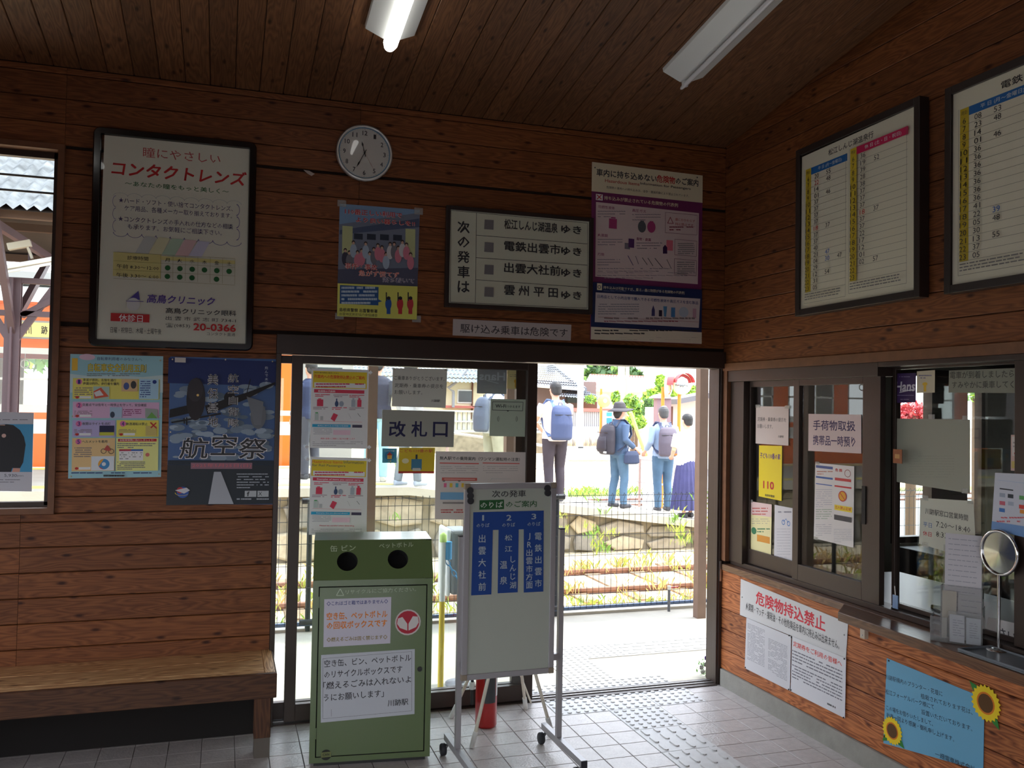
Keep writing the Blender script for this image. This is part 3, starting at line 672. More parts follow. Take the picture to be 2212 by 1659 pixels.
for k_ in range(1, 13):
    vs_, fs_, xa_, xb_, ya_, yb_ = glyphs(str(k_), .02, 3); a_ = 2*PI*k_/12; h_ = .024; w_ = h_*.55*len(str(k_)); ctr_ = cc+Vector((.106*math.sin(a_), -.0243, .106*math.cos(a_)))
    n0_ = _quad.get((str(k_), .02, 3), len(vs_))
    num.add([ctr_+Vector((((x-xa_)/(xb_-xa_)-.5)*w_, -.0001*(i//n0_), ((y-ya_)/(yb_-ya_)-.5)*h_)) for i, (x, y) in enumerate(vs_)], fs_, ink((.05, .05, .06)))
num.build('numerals', ck)
class Sheet:
    """a flat printed thing; pl(x, y) gives the point of its plane seen at photo pixel x, y; z = (ox, oy, scale) of the enlargement measured in"""
    def __init__(s, name, pl, z, corners, label, cat, group=None, paper=PAPER, rough=.5, thick=.0012, parent=None, rnd=0, coat=0, frame=None, base=True):
        bare = not base
        s.pl = pl; s.z = z; s.name = name
        c = [s.w(*p) for p in corners]   # tl tr br bl
        s.u = ((c[1]-c[0])+(c[2]-c[3])).normalized(); v = (c[0]-c[3])+(c[1]-c[2]); s.v = (v-s.u*v.dot(s.u)).normalized()
        s.n = s.u.cross(s.v)
        if s.n.dot(CAM-c[0]) < 0: s.n = -s.n
        s.o = c[3]; s.W = ((c[1]-c[0]).length+(c[2]-c[3]).length)/2; s.H = ((c[0]-c[3]).length+(c[1]-c[2]).length)/2
        s.c = c; s.layer = 0; s.shapes = MB(); s.text_ = MB(); s.fine = MB(); s.thick = thick
        base = MB(); m = ink(paper, rough) if not coat else mat('glossy_'+name, paper, .2, coat=.5)
        base.prism([p-s.n*thick for p in (c[3], c[2], c[1], c[0])], s.n*thick, m)
        ctr = (c[0]+c[1]+c[2]+c[3])/4
        if parent is None:
            s.root = empty(name, tuple(ctr), label, cat, group); base.build('sheet' if frame is None else 'printed_sheet', s.root)
        else:
            s.root = parent
            if not bare: base.build('sheet', s.root)
    def w(s, x, y): return s.pl(s.z[0]+x/s.z[2], s.z[1]+y/s.z[2])
    def ab(s, x, y): d = s.w(x, y)-s.o; return d.dot(s.u), d.dot(s.v)
    def P(s, a, b, l=0): return s.o+s.u*a+s.v*b+s.n*(.00025+l*.00012)
    def poly(s, pts, col, l=None):
        if l is None: s.layer += 1; l = s.layer
        s.shapes.add([s.P(*s.ab(*p), l) for p in pts], [tuple(range(len(pts)))], ink(col)); return s
    def rect(s, x0, y0, x1, y1, col, l=None):
        if l is None: s.layer += 1; l = s.layer
        a0, b0 = s.ab(x0, y0); a1, b1 = s.ab(x1, y1)
        s.shapes.add([s.P(a0, b0, l), s.P(a1, b0, l), s.P(a1, b1, l), s.P(a0, b1, l)], [(0, 1, 2, 3)], ink(col)); return s
    def line(s, x0, y0, x1, y1, w, col):
        s.layer += 1; a0, b0 = s.ab(x0, y0); a1, b1 = s.ab(x1, y1)
        d = Vector((a1-a0, b1-b0)); d.normalize(); n = Vector((-d.y, d.x))*w/2
        s.shapes.add([s.P(a0+n.x, b0+n.y, s.layer), s.P(a1+n.x, b1+n.y, s.layer), s.P(a1-n.x, b1-n.y, s.layer), s.P(a0-n.x, b0-n.y, s.layer)], [(0, 1, 2, 3)], ink(col)); return s
    def disc(s, x, y, rx, col, ry=None, n=20, a0=0, a1=2*PI, hole=0):
        s.layer += 1; a, b = s.ab(x, y); r = abs(s.ab(x+rx, y)[0]-a); q = abs(s.ab(x, y+ry)[1]-b) if ry else r
        pts = [s.P(a+r*math.cos(a0+(a1-a0)*k/n), b+q*math.sin(a0+(a1-a0)*k/n), s.layer) for k in range(n+(a1-a0 < 6.28))]
        if hole:
            inn = [s.P(a+r*hole*math.cos(a0+(a1-a0)*k/n), b+q*hole*math.sin(a0+(a1-a0)*k/n), s.layer) for k in range(n+(a1-a0 < 6.28))]
            N = len(pts); rng = range(N) if a1-a0 >= 6.28 else range(N-1)
            s.shapes.add(pts+inn, [(k, (k+1) % N, N+(k+1) % N, N+k) for k in rng], ink(col)); return s
        s.shapes.add(pts, [tuple(range(len(pts)))], ink(col)); return s
    def text(s, t, x0, y0, x1, h, col=(.03, .03, .03), bold=0, res=1, skew=0, flip=False):
        a0, b0 = s.ab(x0, y0); a1, _ = s.ab(x1, y0); _, b1 = s.ab(x0, y0-h)
        return s.tx(t, a0, b0, a1, b1, col, bold, res, skew, flip)
    def tx(s, t, a0, b0, a1, b1, col, bold=0, res=1, skew=0, flip=False):
        s.layer += 1
        if t.isascii(): res = max(res, 3)
        vs, fs, xa, xb, ya, yb = glyphs(t, bold, res)
        sx = (a1-a0)/max(xb-xa, 1e-3); sy = (b1-b0)/max(yb-ya, 1e-3)
        out = []
        n0 = _quad.get((t, bold, res), len(vs))
        for i, (x, y) in enumerate(vs):
            xx = (x-xa)*sx; yy = (y-ya)*sy
            if flip: xx = (a1-a0)-xx
            out.append(s.P(a0+xx+yy*skew, b0+yy, s.layer+(i//n0)*.25))
        s.text_.add(out, fs, ink(col)); return s
    def vtext(s, t, xc, y0, y1, w, col=(.03, .03, .03), bold=0, fill=.8):
        """letters under one another from y0 down to y1"""
        n = len(t); st = (y1-y0)/n
        for k, ch in enumerate(t):
            yb_ = y0+st*(k+.5)+st*fill/2
            if ch == ' ': continue
            _, _, xa, xb, ya, yb = glyphs(ch, bold, 1); hw = w/2*min(1, max(.3, (xb-xa)/.88)); vf = min(1, max(.35, (yb-ya)/.86))
            s.text(ch, xc-hw, yb_-st*fill*(1-vf)/2, xc+hw, st*fill*vf, col, bold)
        return s
    def lines(s, x0, y0, x1, y1, n, col=(.25, .25, .28), seed=1, dens=.85, th=.45):
        """rows of print too small to read"""
        r = random.Random(seed); s.layer += 1
        for k in range(n):
            y = y0+(y1-y0)*(k+.5)/n; hh = (y1-y0)/n*th/2; x = x0; end = x1 if k < n-1 or n == 1 else x0+(x1-x0)*r.uniform(.4, .95)
            while x < end:
                w = (x1-x0)*r.uniform(.02, .10); xe = min(x+w, end)
                if r.random() < dens:
                    a0, b0 = s.ab(x, y-hh); a1, b1 = s.ab(xe, y+hh)
                    s.fine.add([s.P(a0, b0, s.layer), s.P(a1, b0, s.layer), s.P(a1, b1, s.layer), s.P(a0, b1, s.layer)], [(0, 1, 2, 3)], ink(col))
                x = xe+(x1-x0)*.008
        return s
    def pins(s, pts, col=(.55, .5, .35), r=.004):
        for p in pts:
            c = s.w(*p); b = MB(); b.tube([c, c+s.n*.003, c+s.n*.005], [r, r, r*.5], 10, mat('pin_%d' % int(col[0]*255), col, .3, .6)); b.build('drawing_pin', s.root)
        return s
    def tape(s, pts, w=14, h=14, ang=0):
        m = glass('sticky_tape', (.9, .9, .86), .6, .2, .25)
        for p in pts:
            a, b_ = s.ab(*p); w_ = abs(s.ab(p[0]+w, p[1])[0]-a)/2; h_ = abs(s.ab(p[0], p[1]+h)[1]-b_)/2; b = MB()
            b.prism([s.P(a+i*w_, b_+j*h_, 6) for i, j in ((-1,-1),(1,-1),(1,1),(-1,1))], s.n*.0003, m); b.build('tape_strip', s.root)
        return s
    def done(s):
        if s.shapes.v: s.shapes.build('printed_area', s.root)
        if s.text_.v: s.text_.build('lettering', s.root)
        if s.fine.v: s.fine.build('fine_print', s.root)
        return s
def frame4(sh, wd, dp, m, name='frame', back=.02, parent=None, rnd=0, proud=.012):
    """moulding round a sheet, outside its edges; w in metres"""
    W_, H_ = sh.W, sh.H; b = MB()
    def S_(a0, b0, a1, b1):
        vs = [sh.o+sh.u*a+sh.v*t+sh.n*o for o in (-dp, proud) for a, t in ((a0, b0), (a1, b0), (a1, b1), (a0, b1))]
        return b.add(vs, [(3,2,1,0), (4,5,6,7), (0,1,5,4), (1,2,6,5), (2,3,7,6), (3,0,4,7)], m)
    if rnd:
        def loop(ins, r, o):
            out = []
            for cx, cy, a0 in ((W_+wd-r-ins, -wd+r+ins, -PI/2), (W_+wd-r-ins, H_+wd-r-ins, 0), (-wd+r+ins, H_+wd-r-ins, PI/2), (-wd+r+ins, -wd+r+ins, PI)):
                for k in range(7): a = a0+PI/2*k/6; out.append(sh.o+sh.u*(cx+(r)*math.cos(a))+sh.v*(cy+(r)*math.sin(a))+sh.n*o)
            return out
        loops = [loop(0, rnd, -dp), loop(0, rnd, proud-.008), loop(.006, rnd*.8, proud), loop(wd-.004, .002, proud), loop(wd, .002, .001)]
        n = len(loops[0])
        for A, B_ in zip(loops, loops[1:]): b.add(A+B_, [(k, (k+1) % n, n+(k+1) % n, n+k) for k in range(n)], m, False)
        o = b.build(name, sh.root)
        return o
    S_(-wd, -wd, 0, H_+wd); S_(W_, -wd, W_+wd, H_+wd); S_(0, -wd, W_, 0); S_(0, H_, W_, H_+wd)
    bk_ = MB(); bk_.prism([sh.o-sh.n*dp, sh.o+sh.u*W_-sh.n*dp, sh.o+sh.u*W_+sh.v*H_-sh.n*dp, sh.o+sh.v*H_-sh.n*dp], sh.n*(dp-.002), M_BACK); bk_.build('backing', sh.root)
    return b.build(name, sh.root, bevel=.002)
BLK = (.03, .03, .035); RED = srgb(196, 34, 36); WHT = (.85, .85, .85); GRN = srgb(30, 110, 50); BLU = srgb(20, 90, 180); YEL = srgb(236, 210, 50)

# --- clinic advertisement in a black rounded frame
pl = lambda x, y: onY(x, y, YB-.03)
z = (0, 250, 3.19)
s = Sheet('framed_advertisement', pl, z, ((720, 133), (1731, 232), (1692, 1571), (667, 1536)), 'black framed contact lens advertisement with red lettering left of the clock', 'poster', paper=srgb(226, 226, 208), frame=1)
s.text('瞳にやさしい', 985, 283, 1520, 68, srgb(190, 70, 70))
s.text('コンタクトレンズ', 765, 405, 1690, 100, RED, .035, 1, .12)
s.text('〜あなたの瞳をもっと美しく〜', 860, 482, 1578, 36, GRN, .01)
for i in range(9):
    x = 830+i*98; s.disc(x, 560+i*7, 52, srgb(150, 165, 175), 30, 12, .2, PI-.2, .96); s.disc(x, 800+i*8.5, 52, srgb(70, 60, 150), 34, 12, PI+.15, 2*PI-.15, .93)
for i in range(3):
    s.disc(798, 590+i*85, 22, srgb(120, 110, 170), 40, 10, PI/2, 3*PI/2, .9); s.disc(1630, 650+i*85, 22, srgb(70, 60, 150), 40, 10, -PI/2, PI/2, .88)
PUR = srgb(70, 60, 110)
s.text('★ハード・ソフト・使い捨てコンタクトレンズ、', 818, 600, 1605, 38, PUR); s.text('ケア用品、各種メーカー取り揃えております。', 858, 655, 1600, 38, PUR)
s.text('★コンタクトレンズの手入れの仕方などの相談', 815, 728, 1605, 38, PUR); s.text('も承ります。お気軽にご相談下さい。', 880, 783, 1530, 38, PUR)
for i, c in enumerate((srgb(200, 205, 200), srgb(222, 220, 180), srgb(180, 205, 180), srgb(222, 190, 190), srgb(205, 205, 225))):
    x = 930+i*92; s.poly([(x+70, 830+i*8), (x+150, 838+i*8), (x+90, 960+i*4), (x, 950+i*4)], c)
TY = srgb(222, 212, 140)
s.rect(782, 940, 1108, 1122, TY); s.rect(1108, 968, 1620, 1024, TY)
for i in range(7): x = 1108+i*85.3; s.line(x, 955+i*5.6, x-2, 1127+i*6, .0012, srgb(150, 140, 80))
for y in (940, 1000, 1060, 1122): s.line(782, y, 1620, y+46, .0012, srgb(150, 140, 80))
s.text('診療時間', 878, 993, 1022, 28, BLK); s.text('午前 8:30〜12:00', 805, 1052, 1095, 30, BLK); s.text('午後 3:30〜 6:00', 803, 1112, 1093, 30, BLK)
for i, ch in enumerate('月火水木金土'): s.text(ch, 1138+i*85, 1007+i*5, 1170+i*85, 26, BLK)
for i in range(6):
    s.disc(1156+i*84.5, 1050+i*4.8, 19, srgb(20, 96, 40))
    if i not in (3, 5): s.disc(1154+i*84.5, 1109+i*4.8, 19, srgb(20, 96, 40))
s.poly([(880, 1272), (955, 1208), (965, 1270)], srgb(80, 66, 150)); s.disc(920, 1300, 46, srgb(214, 214, 212), 44); s.line(870, 1278, 990, 1282, .003, srgb(80, 66, 150))
s.text('高鳥クリニック', 1010, 1290, 1475, 60, srgb(84, 60, 150), .03, 1, .15); s.text('高鳥クリニック眼科', 1142, 1362, 1628, 38, BLK, .02)
s.text('出 雲 市 武 志 町 734-1', 1142, 1408, 1625, 27, BLK); s.text('☎(0853)', 1142, 1462, 1310, 34, BLK); s.text('20-0366', 1332, 1480, 1625, 50, RED, .035); s.text('コンタクト直通', 1425, 1514, 1620, 22, BLK)
s.rect(765, 1360, 1030, 1426, RED); s.text('休診日', 820, 1418, 985, 50, WHT, .01); s.text('日曜・祝祭日、木曜・土曜午後', 762, 1496, 1112, 40, BLK)
s.done(); frame4(s, .037, .03, mat('black_gloss_frame', (.006, .006, .007), .14, coat=.6), rnd=.035, proud=.014)
b = MB()   # slightly bowed acrylic cover
nx, ny = 10, 12
vs = [s.o+s.u*(s.W*i/nx)+s.v*(s.H*j/ny)+s.n*(.0035+.004*math.sin(PI*i/nx)*math.sin(PI*j/ny)) for j in range(ny+1) for i in range(nx+1)]
b.add(vs, [(j*(nx+1)+i, j*(nx+1)+i+1, (j+1)*(nx+1)+i+1, (j+1)*(nx+1)+i) for j in range(ny) for i in range(nx)], glass('acrylic_cover', (.98, .98, .98), .9, .02), True); b.build('acrylic_cover', s.root)

# --- bicycle safety poster
pl = lambda x, y: onY(x, y, YB-.003)
z = (0, 750, 3.568)
s = Sheet('bicycle_safety_poster', pl, z, ((542, 52), (1258, 70), (1241, 1000), (525, 1012)), 'pale blue bicycle safety poster with numbered colour panels below the framed advertisement', 'poster', paper=srgb(158, 206, 216))
s.poly([(542, 205), (700, 225), (900, 215), (1100, 230), (1256, 215), (1255, 350), (541, 350)], srgb(205, 225, 225))
s.text('自転車利用者のみなさんへ', 750, 100, 1095, 26, srgb(60, 60, 120))
s.disc(672, 76, 62, srgb(236, 200, 220), 24); s.text('自転車安全利用五則', 678, 188, 1128, 66, srgb(30, 60, 40), .06); s.text('自転車安全利用五則', 680, 186, 1126, 62, YEL, .015)
s.rect(555, 84, 598, 180, srgb(236, 190, 60)); s.lines(670, 198, 1080, 226, 2, (.2, .2, .2), 3)
PAN = [(562, 238, 1228, 404, srgb(238, 226, 110), '1', '車道が原則、左側を通行', 640, 262, 895), (562, 420, 1226, 548, srgb(226, 184, 216), '2', '交差点では信号と一時停止を守って、安全確認', 636, 454, 1130),
       (560, 562, 888, 690, srgb(190, 178, 222), '3', '夜間はライトを点灯', 634, 600, 852), (900, 562, 1222, 690, srgb(238, 226, 96), '4', '飲酒運転は禁止', 970, 602, 1138),
       (558, 700, 884, 952, srgb(236, 200, 140), '5', 'ヘルメットを着用', 634, 738, 828)]
for x0, y0, x1, y1, c, n_, t_, tx0, ty, tx1 in PAN:
    s.rect(x0, y0, x1, y1, c); s.disc(x0+48, y0+28, 24, srgb(228, 120, 170)); s.text(n_, x0+38, y0+44, x0+58, 32, srgb(50, 40, 130), .02); s.text(t_, tx0, ty, tx1, 22, BLK, .02)
    s.lines(x0+12, y0+68, x0+150, min(y1-10, y0+150), 5, (.25, .2, .2), int(x0+y0)); s.disc(x0+34, y1-18, 14, srgb(200, 50, 40), 10); s.rect(x0+52, y1-28, x0+140, y1-10, WHT)
s.text('歩道は例外、歩行者を優先', 640, 290, 920, 22, BLK, .02)
s.rect(720, 302, 842, 398, srgb(180, 205, 190)); s.poly([(722, 340), (780, 310), (840, 380), (730, 396)], srgb(220, 90, 60)); s.poly([(725, 350), (770, 330), (800, 370), (740, 380)], srgb(225, 225, 225))
s.rect(938, 246, 1060, 342, srgb(226, 190, 140)); s.disc(975, 300, 22, srgb(70, 90, 150), 28); s.disc(1030, 290, 22, srgb(60, 60, 60), 30)
s.rect(1074, 246, 1222, 400, srgb(176, 214, 236)); s.lines(1080, 256, 1160, 390, 8, srgb(30, 60, 140), 8); s.disc(1192, 268, 16, srgb(20, 50, 130))
s.rect(848, 462, 940, 544, srgb(176, 200, 222)); s.disc(868, 520, 18, srgb(60, 70, 90), 24); s.poly([(1120, 545), (1120, 470), (1215, 480), (1216, 548)], srgb(160, 170, 160)); s.poly([(1130, 548), (1170, 500), (1214, 548)], srgb(110, 170, 80)); s.lines(950, 475, 1090, 530, 4, srgb(150, 50, 110), 9)
s.rect(768, 604, 880, 680, srgb(20, 24, 70)); s.rect(768, 655, 880, 680, srgb(200, 200, 60)); s.rect(1124, 606, 1208, 682, srgb(210, 190, 110)); s.line(1160, 580, 1208, 625, .006, RED); s.line(1205, 582, 1163, 622, .006, RED)
s.disc(800, 800, 22, srgb(60, 50, 50), hole=.8); s.disc(858, 802, 22, srgb(60, 50, 50), hole=.8); s.poly([(800, 790), (830, 750), (858, 795), (835, 800)], srgb(190, 80, 70)); s.disc(838, 748, 12, srgb(230, 200, 170))
s.rect(706, 840, 880, 948, srgb(226, 232, 236)); s.disc(802, 900, 44, srgb(60, 140, 200)); s.disc(802, 900, 44, srgb(236, 170, 60), n=12, a0=PI/2, a1=PI*1.15); s.disc(802, 900, 44, srgb(210, 70, 60), n=8, a0=PI*1.15, a1=PI*1.5); s.disc(802, 900, 16, srgb(226, 232, 236))
s.rect(898, 700, 1218, 950, srgb(236, 236, 150)); s.rect(912, 706, 1208, 726, RED); s.text('自転車保険に加入しましょう!', 926, 723, 1185, 15, WHT); s.rect(920, 786, 1012, 800, srgb(190, 40, 70)); s.rect(1012, 786, 1104, 800, BLU); s.rect(920, 800, 1104, 872, WHT); s.lines(924, 806, 1100, 866, 4, (.3, .3, .3), 12, .5); s.disc(1138, 828, 16, srgb(220, 120, 110)); s.lines(906, 735, 1200, 780, 3, (.2, .2, .2), 13); s.lines(906, 878, 1120, 945, 5, (.2, .2, .2), 14)
s.lines(552, 960, 1170, 975, 1, srgb(30, 50, 120), 15); s.lines(800, 980, 960, 998, 1, BLK, 16, 1, .8)
s.pins([(560, 532), (1232, 534), (548, 996), (1236, 102), (1226, 978)]); s.done()

# --- air show poster
s = Sheet('air_show_poster', pl, z, ((1312, 72), (2131, 92), (2116, 1212), (1284, 1212)), 'dark blue air show poster with an aircraft and a runway beside the door frame', 'poster', paper=srgb(44, 88, 146), rough=.4)
s.rect(1300, 80, 2128, 300, srgb(24, 44, 104))
rc_ = random.Random(8)
for (x, y, rx, ry, n_) in ((1400, 350, 90, 30, 7), (1700, 400, 110, 34, 8), (1990, 320, 100, 40, 9), (1900, 500, 180, 60, 16), (1420, 590, 110, 40, 10), (1720, 620, 220, 44, 16), (2000, 650, 110, 36, 10), (1500, 700, 180, 36, 12), (1880, 760, 200, 36, 12), (1640, 840, 300, 16, 12)):
    for k in range(n_):
        q_ = rc_.uniform(14, 40); xx = min(max(x+rc_.uniform(-rx, rx), 1306+q_*1.6), 2116-q_*1.6); c = rc_.choice((176, 158, 136, 110)); s.disc(xx, y+rc_.uniform(-ry, ry), q_*1.6, srgb(c-14, c+4, c+22), q_*rc_.uniform(.5, .8), 12)
s.rect(1296, 870, 2118, 905, srgb(30, 44, 58)); s.rect(1292, 905, 2118, 1205, srgb(38, 46, 54))
DK = srgb(20, 16, 18)
s.poly([(1580, 450), (1900, 350), (2118, 270), (2120, 285), (1900, 400), (1600, 520)], DK); s.poly([(1310, 480), (1480, 440), (1500, 500), (1306, 545)], DK); s.poly([(1320, 575), (1700, 505), (1705, 518), (1325, 585)], DK)
s.disc(1510, 400, 72, srgb(40, 34, 38), 165); s.disc(1505, 330, 60, srgb(56, 50, 56), 90); s.disc(1525, 370, 10, srgb(240, 200, 120)); s.disc(1770, 390, 44, DK, 48); s.disc(1990, 530, 60, srgb(110, 114, 122), 100); s.poly([(1900, 380), (2030, 420), (2010, 600), (1960, 600)], srgb(120, 124, 132)); s.line(1930, 245, 1890, 400, .004, DK)
s.line(1440, 540, 1440, 600, .006, DK); s.line(1420, 545, 1422, 590, .006, DK)
s.vtext('美保基地', 1640, 195, 625, 82, srgb(225, 225, 225), .05); s.vtext('美保基地', 1640, 195, 625, 78, BLK)
s.vtext('航空自衛隊', 1797, 195, 625, 82, srgb(225, 225, 225), .05); s.vtext('航空自衛隊', 1797, 195, 625, 78, BLK)
s.vtext('飛んで未来', 2052, 148, 290, 24, srgb(200, 210, 220))
for k, (ch, x, y, w_) in enumerate((('航', 1380, 855, 215), ('空', 1620, 830, 190), ('祭', 1830, 860, 215))):
    s.text(ch, x-6, y+6, x+w_+6, 170, srgb(230, 230, 232), .05, 2, .1); s.text(ch, x, y, x+w_, 160, BLK, .015, 2, .1)
s.rect(1472, 888, 1942, 936, srgb(150, 110, 124)); s.text('2025年5月25日(日)', 1482, 928, 1935, 34, srgb(214, 110, 120), .01)
s.poly([(1650, 958), (1702, 958), (1800, 1205), (1606, 1205)], srgb(176, 180, 188))
s.disc(1410, 1116, 46, srgb(50, 90, 170)); s.disc(1390, 1100, 26, srgb(190, 50, 60)); s.poly([(1350, 1100), (1440, 1080), (1465, 1100), (1420, 1125)], srgb(215, 215, 220)); s.disc(1405, 1118, 56, srgb(220, 200, 80), 24, 16, PI, 1.8*PI, .9)
s.lines(1824, 965, 2070, 1090, 6, srgb(190, 196, 204), 21, .8, .3); s.rect(1886, 1104, 1974, 1150, srgb(190, 196, 200)); s.text('f', 1902, 1146, 1922, 36, BLK, .05); s.rect(1984, 1104, 2068, 1150, srgb(190, 196, 200)); s.text('X', 1990, 1142, 2018, 30, BLK)
s.lines(1824, 1158, 2070, 1176, 1, srgb(190, 196, 204), 22)
s.rect(1350, 80, 1432, 120, srgb(214, 206, 200)); s.pins([(1330, 94), (1738, 96), (2100, 110), (1314, 654), (2110, 680), (1316, 1194), (1704, 1192), (2086, 1182)], (.7, .6, .4)); s.done()

# --- emergency call poster
z = (680, 240, 3.19)
s = Sheet('emergency_call_poster', pl, z, ((172, 638), (724, 680), (700, 1438), (152, 1414)), 'small poster with a group photograph and a yellow foot below the clock', 'poster', paper=srgb(126, 160, 196))
s.poly([(170, 780), (722, 700), (712, 1100), (160, 1100)], srgb(120, 130, 150)); s.poly([(172, 820), (720, 740), (720, 800), (170, 850)], srgb(76, 90, 120))
for i in range(5): s.rect(270+i*90, 842+i*3, 330+i*90, 886+i*3, srgb(44, 54, 72))
s.poly([(160, 1090), (712, 1080), (706, 1208), (158, 1190)], srgb(84, 88, 112))
s.rect(190, 790, 258, 985, srgb(196, 204, 150)); s.rect(625, 810, 690, 1010, srgb(196, 204, 150))
rr = random.Random(5)
for i in range(17):
    x = 210+i*28; y = 930+rr.uniform(-20, 70); c = rr.choice([srgb(210, 210, 214), srgb(214, 130, 150), srgb(60, 60, 80), srgb(170, 190, 210), srgb(120, 120, 130)])
    s.disc(x, y+50, 24, c, 48); s.disc(x, y-8, 12, srgb(60, 46, 44), 14); s.disc(x, y-2, 9, srgb(206, 170, 150), 10)
s.text('110番正しい利用で', 206, 712, 600, 40, srgb(240, 220, 220), .06); s.text('110番正しい利用で', 206, 710, 600, 38, RED, .02)
s.text('より良い暮らしを!!', 280, 768, 690, 38, srgb(240, 220, 220), .06); s.text('より良い暮らしを!!', 280, 766, 690, 36, RED, .02)
for t_, x0, y0, x1, c in (('事件・事故', 205, 1088, 430, RED), ('急がず慌てず', 300, 1138, 580, srgb(220, 90, 70)), ('落ち着いて', 462, 1182, 684, srgb(40, 60, 120))):
    s.text(t_, x0, y0, x1, 42, srgb(240, 230, 226), .07); s.text(t_, x0, y0, x1, 42, c, .01)
s.poly([(156, 1188), (706, 1210), (700, 1438), (152, 1414)], srgb(226, 226, 110)); s.rect(172, 1200, 436, 1340, srgb(40, 90, 150)); s.poly([(430, 1295), (462, 1312), (430, 1320)], srgb(40, 90, 150))
s.lines(182, 1206, 428, 1336, 5, srgb(190, 210, 225), 31, .95, .6); s.text('島根県警察 出雲警察署', 168, 1382, 430, 26, BLK, .02); s.text('出雲地区防犯協力会協議会', 168, 1408, 430, 20, BLK)
for x, c, t_ in ((505, srgb(40, 90, 170), 'しろ'), (585, srgb(200, 50, 60), 'は'), (655, srgb(200, 60, 70), 'や')):
    s.disc(x, 1330, 22, c, 42); s.rect(x-12, 1360, x+14, 1400, c); s.line(x-14, 1250, x-14, 1310, .006, BLK); s.disc(x+2, 1290, 13, srgb(30, 30, 40), 12)
s.tape([(186, 636), (715, 690), (170, 1412), (700, 1432)], 60, 46); s.done()

b = MB(); c_ = onY(668, 373, YB-.001); b.prism([c_+Vector(p) for p in ((-.03, 0, .012), (.0, 0, .01), (.028, 0, -.004), (.012, 0, -.016), (-.008, 0, -.006))], (0, -.0006, 0), ink(srgb(196, 180, 172))); tag(b.build('paper_scrap'), 'torn scrap of pale paper stuck on the boards left of the clock', 'scrap')
# --- departures board
plb = lambda x, y: onY(x, y, YB-.026)
s = Sheet('departures_board', plb, z, ((926, 672), (1890, 762), (1884, 1368), (922, 1322)), 'framed departures board with four destination rows above the open doorway', 'sign', paper=srgb(206, 208, 188), frame=1)
for x0, y0, x1, y1 in ((938, 684, 1880, 772), (934, 1316, 1876, 1358)): s.line(x0, y0, x1, y1, .0022, BLK)
s.line(938, 684, 934, 1316, .0022, BLK); s.line(1880, 772, 1876, 1358, .0022, BLK); s.line(1114, 700, 1106, 1325, .0025, BLK)
for y0, y1 in ((855, 915), (1010, 1062), (1162, 1216)): s.line(1110, y0, 1878, y1, .0025, BLK)
s.vtext('次の発車は', 1024, 745, 1260, 84, BLK, .03)
for t_, k, x0, x1, y in (('松江しんじ湖温泉', 'ゆき', 1305, 1672, 812), ('電鉄出雲市', 'ゆき', 1303, 1692, 962), ('出雲大社前', 'ゆき', 1303, 1692, 1112), ('雲 州 平 田', 'ゆき', 1303, 1674, 1266)):
    s.text(t_, x0, y, x1, 70, BLK, .03); s.text(k, 1696, y+28, 1836, 56, BLK, .035)
for y in (784, 940, 1094, 1248): s.poly([(1170, y-36), (1232, y-32), (1230, y+34), (1166, y+30)], srgb(122, 120, 122))
s.done(); frame4(s, .022, .02, mat('dark_brown_frame', srgb(52, 44, 42), .35), proud=.008)

# --- strip notice
s = Sheet('strip_notice', pl, z, ((953, 1432), (1768, 1472), (1764, 1582), (950, 1545)), 'long narrow white notice in a single line of text under the departures board', 'sign', paper=srgb(196, 186, 184))
s.text('駆け込み乗車は危険です', 1002, 1526, 1742, 62, srgb(60, 56, 60), .01).done()

# --- hazardous items poster
z = (1240, 330, 3.859)
s = Sheet('hazardous_items_poster', pl, z, ((150, 76), (1072, 190), (1057, 1596), (134, 1556)), 'tall purple and navy hazardous items poster right of the departures board', 'poster', paper=srgb(150, 60, 110))
CRM = srgb(232, 222, 190); PUR = srgb(122, 48, 98)
s.poly([(150, 76), (1072, 190), (1070, 418), (146, 320)], CRM)
s.text('車内に持ち込めない', 186, 192, 690, 62, BLK, .03, 1); s.text('危険物', 690, 246, 842, 62, RED, .03); s.text('のご案内', 846, 262, 1036, 60, BLK, .03)
s.text('Hazardous Items', 258, 244, 545, 26, srgb(190, 70, 60), .02); s.text('Information for Passengers', 552, 270, 972, 26, BLK, .02); s.text('危険物の車内への持ち込みは、法令・運送約款により禁止されています。', 270, 298, 960, 22, BLK)
s.poly([(146, 322), (1070, 418), (1062, 1140), (140, 1075)], PUR); s.rect(182, 342, 238, 400, WHT); s.line(190, 350, 228, 388, .005, RED); s.line(228, 352, 190, 388, .005, RED)
s.text('持ち込みが禁止されている危険物の代表例', 250, 392, 866, 34, CRM, .02)
LP = srgb(226, 208, 206)
s.poly([(182, 410), (1040, 504), (1030, 1096), (176, 1032)], LP)
for t_, x0, y0, x1 in (('可燃性液体', 200, 462, 338), ('高圧ガス', 484, 492, 598), ('火薬類', 196, 698, 280), ('毒物・劇薬', 518, 730, 640), ('刃物', 196, 858, 250)): s.text(t_, x0, y0, x1, 26, srgb(150, 40, 100), .01)
for i, (x, y, w_, n_) in enumerate(((196, 478, 230, 3), (484, 505, 236, 3), (196, 712, 205, 3), (518, 742, 215, 3), (192, 880, 190, 3), (196, 955, 600, 2), (190, 990, 820, 3))): s.lines(x, y, x+w_, y+22*n_, n_, (.3, .25, .3), 40+i, .9, .35)
s.rect(290, 548, 354, 636, srgb(176, 66, 124)); s.rect(306, 536, 344, 550, srgb(176, 66, 124)); s.disc(564, 618, 34, srgb(96, 100, 104), 48); s.disc(642, 620, 34, srgb(176, 66, 124), 48); s.rect(552, 566, 580, 590, srgb(96, 100, 104)); s.rect(630, 570, 658, 592, srgb(176, 66, 124))
